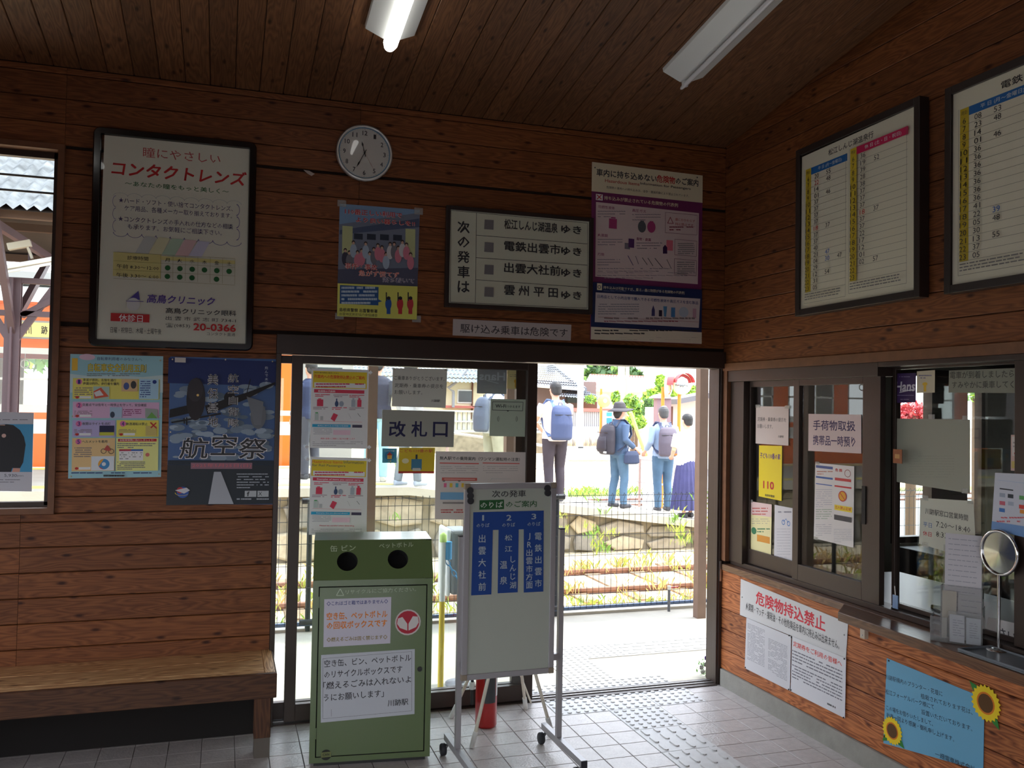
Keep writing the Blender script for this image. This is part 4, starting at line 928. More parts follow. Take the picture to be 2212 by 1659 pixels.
s.rect(420, 752, 464, 806, srgb(130, 126, 136)); s.rect(452, 716, 498, 794, srgb(92, 50, 112)); s.rect(768, 728, 820, 818, srgb(226, 120, 140)); s.poly([(738, 842), (738, 790), (756, 768), (774, 790), (774, 842)], srgb(60, 30, 80))
for x0, y0, x1, y1, c in ((446, 858, 490, 940, srgb(60, 50, 110)), (510, 862, 535, 930, srgb(130, 120, 130)), (565, 875, 608, 935, (.1, .1, .1)), (612, 878, 655, 945, (.1, .1, .1)), (670, 880, 736, 962, srgb(70, 66, 76)), (770, 890, 808, 968, (.2, .2, .2))): s.line(x0, y0, x1, y1, .004, c)
for x0, y0, x1, y1 in ((758, 498, 1024, 688), (836, 722, 1020, 866), (832, 884, 1018, 1026)):
    dy = (x1-x0)*.1
    for a in (((x0, y0), (x1, y0+dy*.9)), ((x1, y0+dy*.9), (x1-4, y1)), ((x1-4, y1), (x0-2, y1-dy*.8)), ((x0-2, y1-dy*.8), (x0, y0))): s.line(*a[0], *a[1], .002, srgb(120, 50, 90))
s.text('違にかかわらず', 838, 568, 1004, 24, srgb(180, 50, 60)); s.text('持込禁止です。', 838, 606, 1000, 24, srgb(180, 50, 60)); s.poly([(772, 590), (798, 534), (826, 594)], srgb(160, 60, 80)); s.poly([(780, 586), (798, 546), (818, 589)], LP)
s.lines(790, 610, 990, 655, 2, srgb(150, 60, 80), 51); s.lines(860, 750, 1000, 850, 6, (.2, .2, .2), 52, .9, .4); s.lines(855, 905, 1000, 1015, 6, (.2, .2, .2), 53, .9, .4)
NAV = srgb(22, 42, 92)
s.poly([(142, 1078), (1062, 1142), (1058, 1496), (136, 1450)], NAV); s.rect(188, 1088, 228, 1148, CRM); s.disc(206, 1120, 14, NAV, hole=.7); s.text('持ち込みは可能ですが、重さ・量に制限がある危険物の代表例', 240, 1136, 914, 26, CRM, .01); s.lines(240, 1146, 800, 1160, 1, srgb(150, 160, 190), 54)
s.poly([(176, 1165), (1046, 1218), (1034, 1460), (168, 1412)], srgb(216, 206, 206)); s.text('日用品として小売店等で購入できる可燃性液体や高圧ガスを含む製品', 190, 1212, 1030, 28, srgb(30, 50, 120), .02)
s.lines(196, 1254, 536, 1354, 5, (.25, .25, .3), 55, .9, .4); s.poly([(640, 1362), (642, 1310), (656, 1272), (668, 1312), (668, 1362)], srgb(60, 56, 110)); s.rect(702, 1312, 728, 1366, srgb(40, 30, 60)); s.poly([(738, 1280), (770, 1282), (762, 1368), (744, 1366)], srgb(90, 150, 196)); s.rect(804, 1290, 836, 1372, srgb(70, 130, 190)); s.disc(908, 1330, 40, srgb(180, 196, 212), 44); s.rect(984, 1300, 1012, 1382, srgb(200, 160, 180))
s.line(196, 1370, 1032, 1412, .0015, srgb(170, 60, 80)); s.lines(246, 1366, 1000, 1396, 1, (.25, .2, .2), 56, .95, .5); s.lines(246, 1396, 860, 1416, 1, srgb(150, 60, 80), 57)
s.poly([(136, 1452), (1058, 1498), (1057, 1594), (134, 1556)], srgb(226, 216, 196)); s.lines(165, 1470, 1020, 1520, 2, BLK, 58, .95, .5); s.lines(160, 1530, 1020, 1570, 2, srgb(150, 140, 130), 59, .9, .2)
s.pins([(174, 124), (1026, 206), (150, 1518), (1040, 1540)], (.1, .1, .1)); s.done()

# --- timetables, hung with their heads tilted a little off the wall
def timetable(z, corners, label, xw):
    pt = lambda x, y: onX(x, y, xw)
    s = Sheet('timetable', pt, z, corners, label, 'timetable', 'framed timetables on the right wall', paper=srgb(240, 236, 220), frame=1)
    return s
BRN = mat('dark_brown_frame')
s = timetable((1680, 120, 2.765), ((145, 607), (828, 300), (824, 1412), (138, 1517)), 'framed timetable with two column blocks, the farther one on the right wall', XR-.045)
W_, H_ = s.W, s.H
s.tx('松江しんじ湖温泉行', .27*W_, .925*H_, .67*W_, .965*H_, BLK, .02)
wk = [('6', '20 55', 0), ('7', '22 48', 1), ('8', '14', 0), ('9', '01 46', 0), ('10', '37', 0), ('11', '37', 0), ('12', '37', 0), ('13', '37', 0), ('14', '18 37', 1), ('15', '37', 0), ('16', '37', 0), ('17', '40', 0), ('18', '21 47', 2), ('19', '04 30 47', 2), ('20', '29', 0), ('21', '12 54', 0), ('22', '31', 0), ('23', '05', 0)]
we = [('6', '36', 0), ('7', '19 52', 0), ('8', '39', 0), ('9', '28', 0), ('10', '38', 0), ('11', '37', 0), ('12', '37', 0), ('13', '37', 0), ('14', '18 37', 1), ('15', '37', 0), ('16', '37', 0), ('17', '22', 0), ('18', '17', 0), ('19', '12', 0), ('20', '01', 0), ('21', '02 57', 0), ('22', '', 0), ('23', '', 0)]
def block(s, a0, a1, btop, rowh, hd, col, rows, hw=.055):
    W_, H_ = s.W, s.H; y = btop
    def R(x0, y0, x1, y1, c): s.layer += 1; s.shapes.add([s.P(x0*W_, y0*H_, s.layer), s.P(x1*W_, y0*H_, s.layer), s.P(x1*W_, y1*H_, s.layer), s.P(x0*W_, y1*H_, s.layer)], [(0, 1, 2, 3)], ink(c))
    R(a0+hw, btop-.045, a1, btop, col); s.tx(hd, (a0+hw+.07)*W_, (btop-.037)*H_, (a1-.05)*W_, (btop-.010)*H_, srgb(214, 220, 224), .01)
    R(a0, btop-.045-rowh*len(rows), a0+hw, btop, srgb(216, 190, 50)); s.tx('時刻', (a0+.01)*W_, (btop-.035)*H_, (a0+hw-.01)*W_, (btop-.012)*H_, BLK)
    for k, (h_, mins, f) in enumerate(rows):
        y1 = btop-.045-rowh*k; y0 = y1-rowh
        R(a0, y0-.0008, a1, y0+.0008, srgb(120, 116, 110))
        s.tx(h_, (a0+(.018 if len(h_) < 2 else .006))*W_, (y0+rowh*.16)*H_, (a0+hw-(.018 if len(h_) < 2 else .006))*W_, (y0+rowh*.84)*H_, BLK)
        for j, mn in enumerate(mins.split()):
            c = RED if f == 1 and j == 0 else (BLU if f == 2 and j == 1 else BLK); x = a0+hw+.035+j*.115
            s.tx(mn, x*W_, (y0+rowh*.16)*H_, (x+.042)*W_, (y0+rowh*.84)*H_, c)
    yb_ = btop-.045-rowh*len(rows)
    for q in (((a0, yb_-.07, a0+.002, btop)), ((a1-.002, yb_-.07, a1, btop)), ((a0, yb_-.072, a1, yb_-.07))): R(*q, srgb(120, 116, 110))
    r = random.Random(len(hd)+int(a0*100)); s.layer += 1
    for k in range(3):
        x = a0+.01
        while x < a1-.06:
            w = r.uniform(.01, .04); y = yb_-.018-.016*k
            s.fine.add([s.P(x*W_, y*H_, s.layer), s.P((x+w)*W_, y*H_, s.layer), s.P((x+w)*W_, (y+.006)*H_, s.layer), s.P(x*W_, (y+.006)*H_, s.layer)], [(0, 1, 2, 3)], ink((.2, .2, .2))); x += w+.006
block(s, .045, .445, .895, .0415, '平 日 (月〜金曜日)', srgb(28, 110, 190), wk); block(s, .485, .955, .905, .0415, '休 日 (土・日・祝日)', srgb(200, 30, 90), we)
s.done(); frame4(s, .034, .04, BRN, proud=.012)
b = MB(); b.prism([s.o+s.n*.004, s.o+s.u*s.W+s.n*.004, s.o+s.u*s.W+s.v*s.H+s.n*.004, s.o+s.v*s.H+s.n*.004], s.n*.002, glass('timetable_glass', (.97, .97, .96), .22)); b.build('cover_glass', s.root)
# nearer one
z = (1680, 120, 2.765)
q = lambda x, y: onX(z[0]+x/z[2], z[1]+y/z[2], XR-.045)
tl, bl2 = q(1045, 236), q(1043, 1372); wid = (onX(1680+145/2.765, 120+607/2.765, XR-.045)-onX(1680+828/2.765, 120+300/2.765, XR-.045)).length
def sheet3d(name, c, label, cat, group=None, paper=PAPER, frame=None):
    """a sheet from its four corners in the room (tl tr br bl)"""
    s = Sheet.__new__(Sheet); s.pl = None; s.z = (0, 0, 1); s.name = name; s.c = c
    s.u = (c[1]-c[0]).normalized(); s.v = (c[0]-c[3]).normalized(); s.v = (s.v-s.u*s.v.dot(s.u)).normalized(); s.n = s.u.cross(s.v)
    s.o = c[3]; s.W = (c[2]-c[3]).length; s.H = (c[0]-c[3]).length; s.layer = 0; s.shapes = MB(); s.text_ = MB(); s.fine = MB(); s.thick = .0012
    s.ab = lambda x, y: (x*s.W, (1-y)*s.H)
    base = MB(); base.prism([p-s.n*.0012 for p in (c[3], c[2], c[1], c[0])], s.n*.0012, ink(paper))
    s.root = empty(name, tuple((c[0]+c[2])/2), label, cat, group); base.build('printed_sheet' if frame else 'sheet', s.root); return s
dy = Vector((0, -wid*1.02, 0))
s = sheet3d('timetable', (tl, tl+dy, bl2+dy, bl2), 'framed timetable on the right wall cut by the right edge of the view', 'timetable', 'framed timetables on the right wall', srgb(240, 236, 220), 1)
W_, H_ = s.W, s.H
s.tx('電鉄出雲市行', .29*W_, .925*H_, .66*W_, .965*H_, BLK, .02)
wk2 = [('6', '08 53', 0), ('7', '23 48', 0), ('8', '14', 0), ('9', '01 46', 0), ('10', '36', 0), ('11', '36', 0), ('12', '36', 0), ('13', '36', 0), ('14', '36', 0), ('15', '36', 0), ('16', '36', 0), ('17', '41', 0), ('18', '22 39', 2), ('19', '05 48', 0), ('20', '30', 0), ('21', '13 55', 0), ('22', '37', 0), ('23', '05', 0)]
block(s, .045, .47, .905, .0415, '平 日 (月〜金曜日)', srgb(28, 110, 190), wk2); block(s, .5, .955, .905, .0415, '休 日 (土・日・祝日)', srgb(200, 30, 90), wk2)
s.done(); frame4(s, .034, .04, BRN, proud=.012)
b = MB(); b.prism([s.o+s.n*.004, s.o+s.u*s.W+s.n*.004, s.o+s.u*s.W+s.v*s.H+s.n*.004, s.o+s.v*s.H+s.n*.004], s.n*.002, glass('timetable_glass')); b.build('cover_glass', s.root)
# --- notices on the sliding door glass (room side)
pg = lambda x, y: onY(x, y, YB+.008)
z = (600, 740, 4.047)
PINK = srgb(220, 60, 90); LBL = srgb(40, 170, 214)
def hazard(z, q, label, title, eng):
    s = Sheet('hazard_leaflet', pg, z, q, label, 'notice', 'hazard leaflets on the door glass', paper=srgb(232, 232, 232), rough=.3)
    (tlx, tly), (trx, try_), (brx, bry), (blx, bly) = q
    def f(a, b): # unit to zoom
        x = (tlx*(1-b)+blx*b)*(1-a)+(trx*(1-b)+brx*b)*a; y = (tly*(1-a)+try_*a)*(1-b)+(bly*(1-a)+bry*a)*b; return x, y
    def R(a0, b0, a1, b1, c): s.rect(*f(a0, b0), *f(a1, b1), c)
    R(.03, .03, .97, .245, YEL); R(.05, .175, .95, .235, WHT)
    def T(t, a0, b, a1, h, c, bold=.01): x0, y0 = f(a0, b); x1, _ = f(a1, b); s.text(t, x0, y0, x1, h, c, bold)
    if not eng: T('安全な車内環境と秩序のために', .05, .06, .48, 12, BLK); T(title, .05, .125, .93, 34, srgb(226, 70, 30), .03)
    else: T('Hazardous Items', .03, .075, .56, 26, srgb(226, 110, 30)); T('Information', .58, .075, .93, 26, (.15, .15, .1)); T('for Rail Passengers', .03, .125, .61, 26, (.15, .15, .1))
    s.lines(*f(.08, .18), *f(.92, .232), 2, srgb(210, 60, 100), 61, .95, .5)
    R(.05, .26, .93, .305, PINK); T('Examples of items you cannot carry' if eng else '危険物の代表例', .12, .297, .88 if eng else .42, 18, WHT, .03)
    for i, (a, b) in enumerate(((.20, .42), (.52, .42), (.80, .42), (.17, .58), (.50, .58), (.80, .58))):
        s.lines(*f(a-.13, b-.10), *f(a+.13, b-.065), 2, (.4, .3, .35) if i % 2 else PINK, 62+i, .95, .5)
    x, y = f(.16, .42); s.rect(x-26, y-22, x+26, y+38, PINK); s.rect(x-16, y-30, x+10, y-22, PINK)
    x, y = f(.45, .44); s.disc(x, y, 16, srgb(60, 80, 120), 26); s.rect(x-5, y-46, x+5, y-20, srgb(60, 80, 120)); s.disc(x+42, y, 20, srgb(160, 170, 186), 24)
    x, y = f(.74, .42); s.rect(x-16, y-24, x+16, y+38, srgb(176, 186, 196)); s.rect(x+36, y-24, x+70, y+38, PINK); s.rect(x+44, y-40, x+62, y-24, PINK); s.rect(x-8, y-40, x+8, y-24, srgb(176, 186, 196))
    x, y = f(.10, .60); s.rect(x-14, y-24, x+18, y+36, srgb(196, 210, 204)); s.rect(x-10, y-34, x+14, y-24, srgb(90, 180, 110)); s.rect(x+34, y, x+58, y+36, srgb(186, 190, 190))
    x, y = f(.42, .60); s.poly([(x-10, y-30), (x+28, y-14), (x-2, y+44), (x-36, y+20)], PINK)
    x, y = f(.66, .60); s.line(x, y-30, x+22, y+14, .0015, (.5, .5, .5)); s.line(x+80, y-30, x+104, y, .002, (.1, .1, .1))
    s.line(*f(.05, .66), *f(.9, .665), .001, PINK); R(.03, .70, .70, .735, LBL); T('Examples that are allowed aboard' if eng else '車内に持ち込み可能な危険物', .12, .728, .66, 13, WHT); R(.73, .70, .90, .735, srgb(70, 66, 90))
    R(.40, .77, .70, .83, srgb(240, 206, 220)); s.lines(*f(.05, .745), *f(.38, .83), 5, (.35, .35, .4), 70, .9, .3)
    T('Please be careful when boarding' if eng else '乗客の皆様のご理解とご協力をお願いします', .18, .89, .78, 14, PINK, .01); s.lines(*f(.04, .915), *f(.92, .97), 3, (.4, .4, .42), 71, .9, .3)
    s.done(); return s
s1 = hazard(z, ((296, 225), (795, 238), (782, 928), (282, 920)), 'upper of two hazard leaflets with a yellow head, Japanese text, on the left door glass', '列車内への危険物持込禁止のご案内', False)
s2 = hazard(z, ((286, 1000), (787, 1010), (776, 1690), (272, 1680)), 'lower of two hazard leaflets with a yellow head, English text, behind the bin top', '', True)
for s, ps in ((s1, ((272, 235), (812, 262), (255, 912), (800, 915))), (s2, ((262, 1020), (800, 1030)))):
    for x, y in ps:
        c = s.w(x, y); b = MB(); e = .011; b.prism([c+s.u*i*e+s.v*j*e-s.n*.0002 for i, j in ((-1, 0), (0, -1), (1, 0), (0, 1))], s.n*.0004, mat('paper_corner_tab', (.8, .8, .82), .5)); b.build('corner_tab', s.root)

z = (800, 780, 6.144)
s = Sheet('thank_you_notice', pg, z, ((298, 95), (1022, 105), (998, 622), (284, 600)), 'translucent white notice in three lines of handwriting style above the ticket gate sign', 'notice', paper=srgb(206, 206, 196))
s.text('ご乗車ありがとうございます。', 316, 250, 985, 58, BLK); s.text('定期券・乗車券の提示を', 324, 350, 966, 58, BLK); s.text('お願いします。', 318, 440, 690, 56, BLK); s.text('川跡駅', 806, 542, 924, 34, BLK, .01); s.tape([(310, 100), (1005, 112)], 40, 30); s.done()
s = Sheet('ticket_gate_sign', pg, z, ((160, 645), (1120, 668), (1104, 1142), (146, 1132)), 'grey plate reading three large dark blue characters on the left door glass', 'sign', paper=srgb(160, 160, 150), thick=.004)
NV = srgb(16, 18, 70)
s.text('改', 244, 1004, 466, 212, NV, .035, 2); s.text('札', 540, 1004, 752, 208, NV, .035, 2); s.text('口', 828, 1004, 1024, 198, NV, .035, 2); s.done()
s = Sheet('round_house_sticker', pg, z, ((160, 1158), (352, 1160), (350, 1352), (158, 1350)), 'round blue sticker with a small house in the middle', 'sticker', paper=srgb(90, 170, 190), thick=.0006)
bpy.data.objects.remove(s.root.children[0]) if False else None
s.disc(255, 1254, 94, srgb(70, 160, 190)); s.disc(255, 1254, 64, srgb(40, 130, 170)); s.poly([(215, 1250), (255, 1205), (296, 1250)], srgb(190, 60, 50)); s.rect(226, 1250, 284, 1300, srgb(230, 196, 90)); s.disc(255, 1268, 18, srgb(236, 160, 60)); s.text('こども110番', 190, 1200, 320, 18, srgb(230, 236, 236), .02); s.text('の家', 232, 1338, 280, 22, YEL, .02); s.done()
s = Sheet('yellow_station_sticker', pg, z, ((384, 1150), (858, 1150), (846, 1492), (372, 1488)), 'yellow sticker with red characters and a red foot line below the ticket gate sign', 'sticker', paper=srgb(214, 184, 30))
s.text('こども110番の駅', 392, 1212, 830, 46, srgb(200, 90, 60), .02); s.rect(372, 1462, 846, 1490, srgb(180, 40, 30)); s.disc(465, 1325, 46, srgb(222, 214, 170), 34); s.rect(545, 1300, 680, 1440, srgb(60, 120, 150)); s.rect(560, 1420, 665, 1456, srgb(200, 200, 190)); s.rect(600, 1240, 625, 1300, srgb(40, 50, 60)); s.done()
s = Sheet('dotted_speech_sign', pg, z, ((1598, 502), (2062, 510), (2050, 1004), (1580, 994)), 'pale green square wireless internet sign with a speech box beside the door stile', 'sign', paper=srgb(176, 190, 172), thick=.003)
for a in (((1622, 540), (2028, 546)), ((2028, 546), (2022, 660)), ((2022, 660), (1620, 650)), ((1620, 650), (1622, 540))): s.line(*a[0], *a[1], .0028, BLK)
s.poly([(1806, 655), (1844, 656), (1824, 672)], BLK); s.text('Wi-Fi', 1660, 618, 1802, 46, BLK, .03); s.text('つかえます', 1812, 620, 1990, 34, BLK, .02)
for x, a0 in ((1730, PI*.72), (1908, -PI*.28)):
    for r_ in (46, 32, 20): s.disc(x, 768, r_, BLK, None, 8, a0, a0+PI*.56, .9)
s.done()
s = Sheet('boarding_guide_sheet', pg, z, ((868, 1198), (2062, 1210), (2050, 2110), (856, 2100)), 'white boarding guide sheet with red bars partly behind the wheeled board', 'notice', paper=srgb(214, 204, 200))
s.text('無人駅での乗降案内（ワンマン運転時の注意）', 920, 1312, 1985, 50, BLK, .015); s.rect(920, 1346, 1440, 1368, srgb(210, 80, 70)); s.rect(1490, 1346, 1980, 1366, srgb(210, 80, 70))
s.lines(930, 1385, 1430, 1495, 4, (.4, .35, .35), 81, .9, .25); s.lines(1495, 1385, 1960, 1495, 4, (.4, .35, .35), 82, .9, .25)
s.rect(950, 1545, 1415, 1590, srgb(200, 90, 80)); s.rect(980, 1560, 1390, 1575, srgb(230, 190, 180)); s.disc(975, 1592, 18, (.2, .2, .2), 10); s.disc(1180, 1592, 18, (.2, .2, .2), 10)
for i, c in enumerate((srgb(226, 110, 150), srgb(230, 190, 60), srgb(90, 180, 200), srgb(230, 190, 60))): s.rect(975+i*78, 1620, 1010+i*78, 1675, c)
s.line(1600, 1560, 1860, 1562, .002, (.5, .5, .5)); s.line(1590, 1590, 1620, 1550, .002, (.5, .5, .5)); s.rect(930, 1740, 1410, 1840, srgb(120, 170, 210)); s.rect(960, 1870, 1400, 1895, (.3, .26, .26)); s.lines(900, 1960, 1400, 2020, 2, srgb(190, 60, 60), 83); s.done()
# stickers on the outer leaf, seen from behind
po = lambda x, y: onY(x, y, YB+.058)
s = Sheet('shop_sticker', po, z, ((1420, 100), (1812, 112), (1806, 440), (1414, 428)), 'grey back of a shop sticker with mirrored lettering on the outer door glass', 'sticker', paper=srgb(150, 152, 158))
s.text('Hans', 1444, 252, 1790, 112, srgb(190, 194, 204), .04, 2, .0, True); s.line(1540, 256, 1700, 296, .004, srgb(190, 194, 204)); s.lines(1470, 325, 1770, 340, 1, srgb(160, 162, 170), 84); s.done()
s = Sheet('trophy_sticker', po, z, ((1818, 120), (2046, 128), (2040, 375), (1812, 366)), 'cream sticker with an orange figure seen from behind beside the dark stile', 'sticker', paper=srgb(226, 206, 150))
s.lines(1850, 170, 2010, 215, 2, srgb(110, 110, 120), 85, .8, .3); s.disc(1932, 268, 26, srgb(226, 170, 50)); s.rect(1918, 290, 1948, 350, srgb(226, 170, 50)); s.done()

# --- on the ticket window panes
z = (1560, 760, 2.911)
p1 = lambda x, y: onX(x, y, 2.945)
s = Sheet('pass_notice', p1, z, ((213, 342), (418, 345), (416, 590), (210, 576)), 'white notice asking to show passes, top of the left sash of the ticket window', 'notice', paper=srgb(214, 200, 196))
s.text('定期券・乗車券の提示を', 224, 436, 402, 26, BLK); s.text('お願いします。', 222, 480, 318, 26, BLK); s.text('川跡駅', 352, 540, 388, 16, BLK); s.tape([(225, 342), (410, 347)], 30, 20); s.done()
s = Sheet('yellow_emergency_sticker', p1, z, ((232, 588), (376, 592), (373, 938), (230, 908)), 'tall yellow sticker with red 110 numerals on the left sash of the ticket window', 'sticker', paper=srgb(240, 214, 20))
s.text('子ども110番の家', 238, 668, 366, 36, srgb(90, 40, 130), .03); s.text('110', 258, 858, 326, 48, RED, .05); s.text('島根県警察', 270, 908, 330, 15, BLK, .02); s.done()
s = Sheet('pale_yellow_leaflet', p1, z, ((174, 940), (312, 960), (306, 1300), (166, 1262)), 'pale pink and yellow leaflet with an orange box, lower left pane', 'notice', paper=srgb(236, 226, 170))
s.poly([(174, 940), (312, 960), (310, 1040), (172, 1022)], srgb(230, 200, 196)); s.lines(190, 975, 290, 1030, 3, srgb(200, 90, 80), 91); s.lines(185, 1045, 300, 1085, 3, (.35, .3, .3), 92, .9, .3); s.disc(200, 1125, 16, srgb(60, 130, 90), 22); s.rect(220, 1148, 300, 1208, srgb(222, 150, 50)); s.lines(222, 1105, 300, 1140, 2, srgb(60, 130, 90), 93); s.tape([(180, 938), (175, 1262)], 26, 18); s.done()
s = Sheet('white_bicycle_leaflet', p1, z, ((330, 962), (446, 984), (440, 1330), (326, 1300)), 'white leaflet with a small blue bicycle picture, right beside the pale yellow leaflet', 'notice', paper=srgb(214, 212, 216))
s.lines(352, 998, 436, 1016, 1, (.2, .2, .25), 94, .95, .5); s.disc(385, 1072, 10, srgb(60, 120, 190), hole=.7); s.disc(418, 1080, 10, srgb(60, 120, 190), hole=.7); s.line(385, 1070, 402, 1050, .003, srgb(60, 120, 190)); s.line(402, 1050, 418, 1078, .003, srgb(60, 120, 190))
s.lines(345, 1105, 430, 1300, 11, (.4, .4, .45), 95, .9, .22); s.done()
p2 = lambda x, y: onX(x, y, 2.915)
s = Sheet('luggage_sign', p2, z, ((543, 390), (874, 395), (874, 640), (541, 622)), 'white luggage handling sign in two rows of purple characters on the middle sash', 'sign', paper=srgb(216, 196, 196))
s.text('手荷物取扱', 572, 492, 838, 62, srgb(50, 34, 90), .02); s.text('携帯品一時預り', 572, 585, 838, 62, srgb(50, 34, 90), .02); s.done()
s = Sheet('notice_pair_sheet', p2, z, ((586, 698), (830, 720), (825, 1232), (576, 1172)), 'two column coloured notice sheet below the luggage sign', 'notice', paper=srgb(220, 216, 214))
s.rect(590, 712, 696, 740, srgb(70, 90, 150)); s.rect(590, 780, 696, 805, srgb(60, 100, 170)); s.lines(590, 745, 696, 776, 2, srgb(190, 130, 110), 96); s.rect(590, 825, 692, 845, srgb(80, 110, 180)); s.lines(590, 860, 692, 980, 9, (.4, .4, .5), 97, .9, .3); s.lines(590, 985, 690, 1055, 5, srgb(110, 150, 110), 98, .9, .3)
s.text('危 険', 712, 752, 756, 20, RED, .03); s.disc(790, 765, 20, srgb(140, 60, 50), 24, hole=.85); s.rect(710, 790, 812, 820, srgb(200, 60, 60)); s.rect(708, 838, 814, 862, srgb(200, 40, 50)); s.disc(758, 908, 24, srgb(220, 160, 30), 32); s.disc(758, 908, 26, RED, 34, hole=.82); s.line(744, 888, 772, 930, .004, RED); s.rect(708, 960, 818, 1012, srgb(236, 210, 40)); s.text('立入禁止区域', 712, 985, 812, 20, RED, .02); s.rect(706, 1022, 816, 1075, srgb(60, 60, 66))
s.lines(705, 1110, 815, 1200, 8, (.35, .35, .4), 99, .95, .3); s.lines(590, 1080, 690, 1160, 6, (.35, .35, .4), 100, .9, .3); s.tape([(600, 700), (590, 1172)], 26, 18); s.done()
p3 = lambda x, y: onX(x, y, 2.974)
z = (1700, 760, 4.32)
s = Sheet('shop_sticker', p3, z, ((1004, 202), (1204, 198), (1200, 470), (1000, 478)), 'dark purple shop sticker with white slanted lettering at the top of the ticket window', 'sticker', paper=srgb(56, 26, 88))
s.text('Hans', 1012, 372, 1194, 92, srgb(210, 206, 216), .04, 2, .1); s.line(1050, 380, 1190, 348, .004, srgb(210, 206, 216)); s.lines(1050, 225, 1150, 240, 1, srgb(150, 140, 170), 101); s.lines(1020, 400, 1185, 412, 1, srgb(150, 140, 170), 102); s.lines(1060, 436, 1140, 450, 1, srgb(150, 140, 170), 103); s.done()
s = Sheet('trophy_sticker', p3, z, ((1212, 182), (1380, 170), (1378, 380), (1210, 385)), 'cream sticker with a yellow figure right beside the dark purple sticker', 'sticker', paper=srgb(206, 196, 170))
s.lines(1230, 210, 1350, 255, 2, srgb(120, 116, 150), 104, .9, .4); s.disc(1288, 300, 24, srgb(220, 180, 50), 16); s.rect(1276, 310, 1300, 370, srgb(220, 180, 50)); s.done()
s = Sheet('blank_taped_paper', p3, z, ((1020, 622), (1708, 632), (1706, 1322), (1012, 1212)), 'large blank grey paper taped inside the ticket window', 'notice', paper=srgb(150, 152, 138))
s.lines(1140, 960, 1560, 1180, 9, srgb(136, 138, 126), 105, .95, .25); s.tape([(1668, 618), (1350, 606), (1660, 1300)], 60, 44); s.done()
s = Sheet('opening_hours_sheet', p3, z, ((1244, 1362), (1740, 1392), (1768, 1950), (1232, 1790)), 'pale sheet with the ticket office opening hours below the blank paper', 'notice', paper=srgb(190, 192, 178))
s.text('川跡駅窓口営業時間', 1292, 1512, 1690, 56, BLK, .01); s.text('平日', 1272, 1630, 1352, 44, srgb(90, 120, 170), .01); s.text('7:20〜18:40', 1392, 1632, 1712, 52, BLK); s.text('休日', 1270, 1712, 1350, 44, srgb(190, 60, 70), .01); s.text('8:33〜18:15', 1392, 1724, 1720, 52, BLK); s.tape([(1290, 1362), (1715, 1395), (1290, 1800)], 60, 46); s.done()
s = Sheet('boarding_request_banner', p3, z, ((1512, 175), (2420, 140), (2420, 388), (1508, 380)), 'translucent banner with two lines of grey text across the top of the ticket window', 'notice', paper=srgb(132, 134, 120))
s.text('電車が到着しましたら', 1522, 252, 2120, 68, srgb(62, 62, 56), .01); s.text('すみやかに乗車してください', 1540, 342, 2330, 66, srgb(62, 62, 56), .01); s.done()
s = Sheet('payment_card_sheet', lambda x, y: onX(x, y, 2.925), z, ((1942, 1128), (2420, 1150), (2420, 1780), (1908, 1656)), 'white sheet with blue bands and small coloured card marks at the right edge', 'notice', paper=srgb(196, 200, 212))
s.rect(1966, 1195, 2420, 1250, srgb(50, 140, 200)); s.rect(1986, 1270, 2112, 1298, srgb(40, 44, 52))
for i, (x, y, c) in enumerate(((1985, 1315, srgb(150, 160, 180)), (2062, 1325, srgb(40, 50, 60)), (1985, 1390, srgb(190, 90, 110)), (2065, 1395, srgb(160, 170, 190)), (1982, 1455, srgb(50, 110, 180)), (2170, 1340, srgb(90, 160, 90)), (2168, 1425, srgb(210, 60, 50)), (2176, 1470, srgb(220, 140, 50)))): s.rect(x, y, x+52, y+44, c)
s.poly([(1915, 1580), (2420, 1660), (2420, 1780), (1908, 1656)], srgb(110, 150, 200)); s.lines(1960, 1530, 2300, 1600, 2, srgb(200, 90, 100), 106); s.done()
s = Sheet('pink_leaflet', p3, z, ((2090, 775), (2420, 770), (2420, 1130), (2088, 1108)), 'pink and white leaflet at the right edge behind the ticket window', 'notice', paper=srgb(210, 180, 172))
s.rect(2098, 790, 2420, 980, srgb(214, 206, 202)); s.lines(2110, 830, 2300, 900, 2, (.35, .3, .3), 107); s.lines(2120, 930, 2300, 965, 1, RED, 108); s.rect(2095, 1020, 2420, 1100, srgb(210, 190, 110)); s.done()
z = (1540, 1180, 3.2917)
s = Sheet('small_paper_with_kana', lambda x, y: onX(x, y, 2.975), z, ((1960, 505), (2210, 560), (2210, 830), (1900, 690)), 'white paper with two large characters behind the leaflet rack', 'notice', paper=srgb(196, 194, 192))
s.text('さい', 2030, 640, 2155, 66, BLK, .02); s.done()
# card tag and chain by the sash edge
c = onX(1700+1035/4.32, 760+975/4.32, 2.93); b = MB(); b.box((c.x-.003, c.y-.028, c.z-.032), (c.x, c.y+.028, c.z+.032), mat('tag_brown', srgb(150, 84, 44), .5)); b.bar((c.x-.0035, c.y-.015, c.z), (c.x-.0035, c.y+.015, c.z), .001, .02, ink(srgb(200, 150, 90))); tag(b.build('card_tag', bevel=.002), 'small square brown tag stuck on the sash edge beside the blank paper', 'tag')
b = MB(); c = onX(1935, 1300, 2.90); b.box((c.x-.004, c.y-.016, c.z-.03), (c.x, c.y+.016, c.z+.03), mat('tag_blue', srgb(120, 150, 190), .4)); b.tube([c+Vector((-.002, 0, .03)), c+Vector((-.002, .005, .07))], .002, 6, mat('brushed_steel')); tag(b.build('key_tag'), 'pale blue key tag hanging at the foot of the sash by the desk', 'tag')
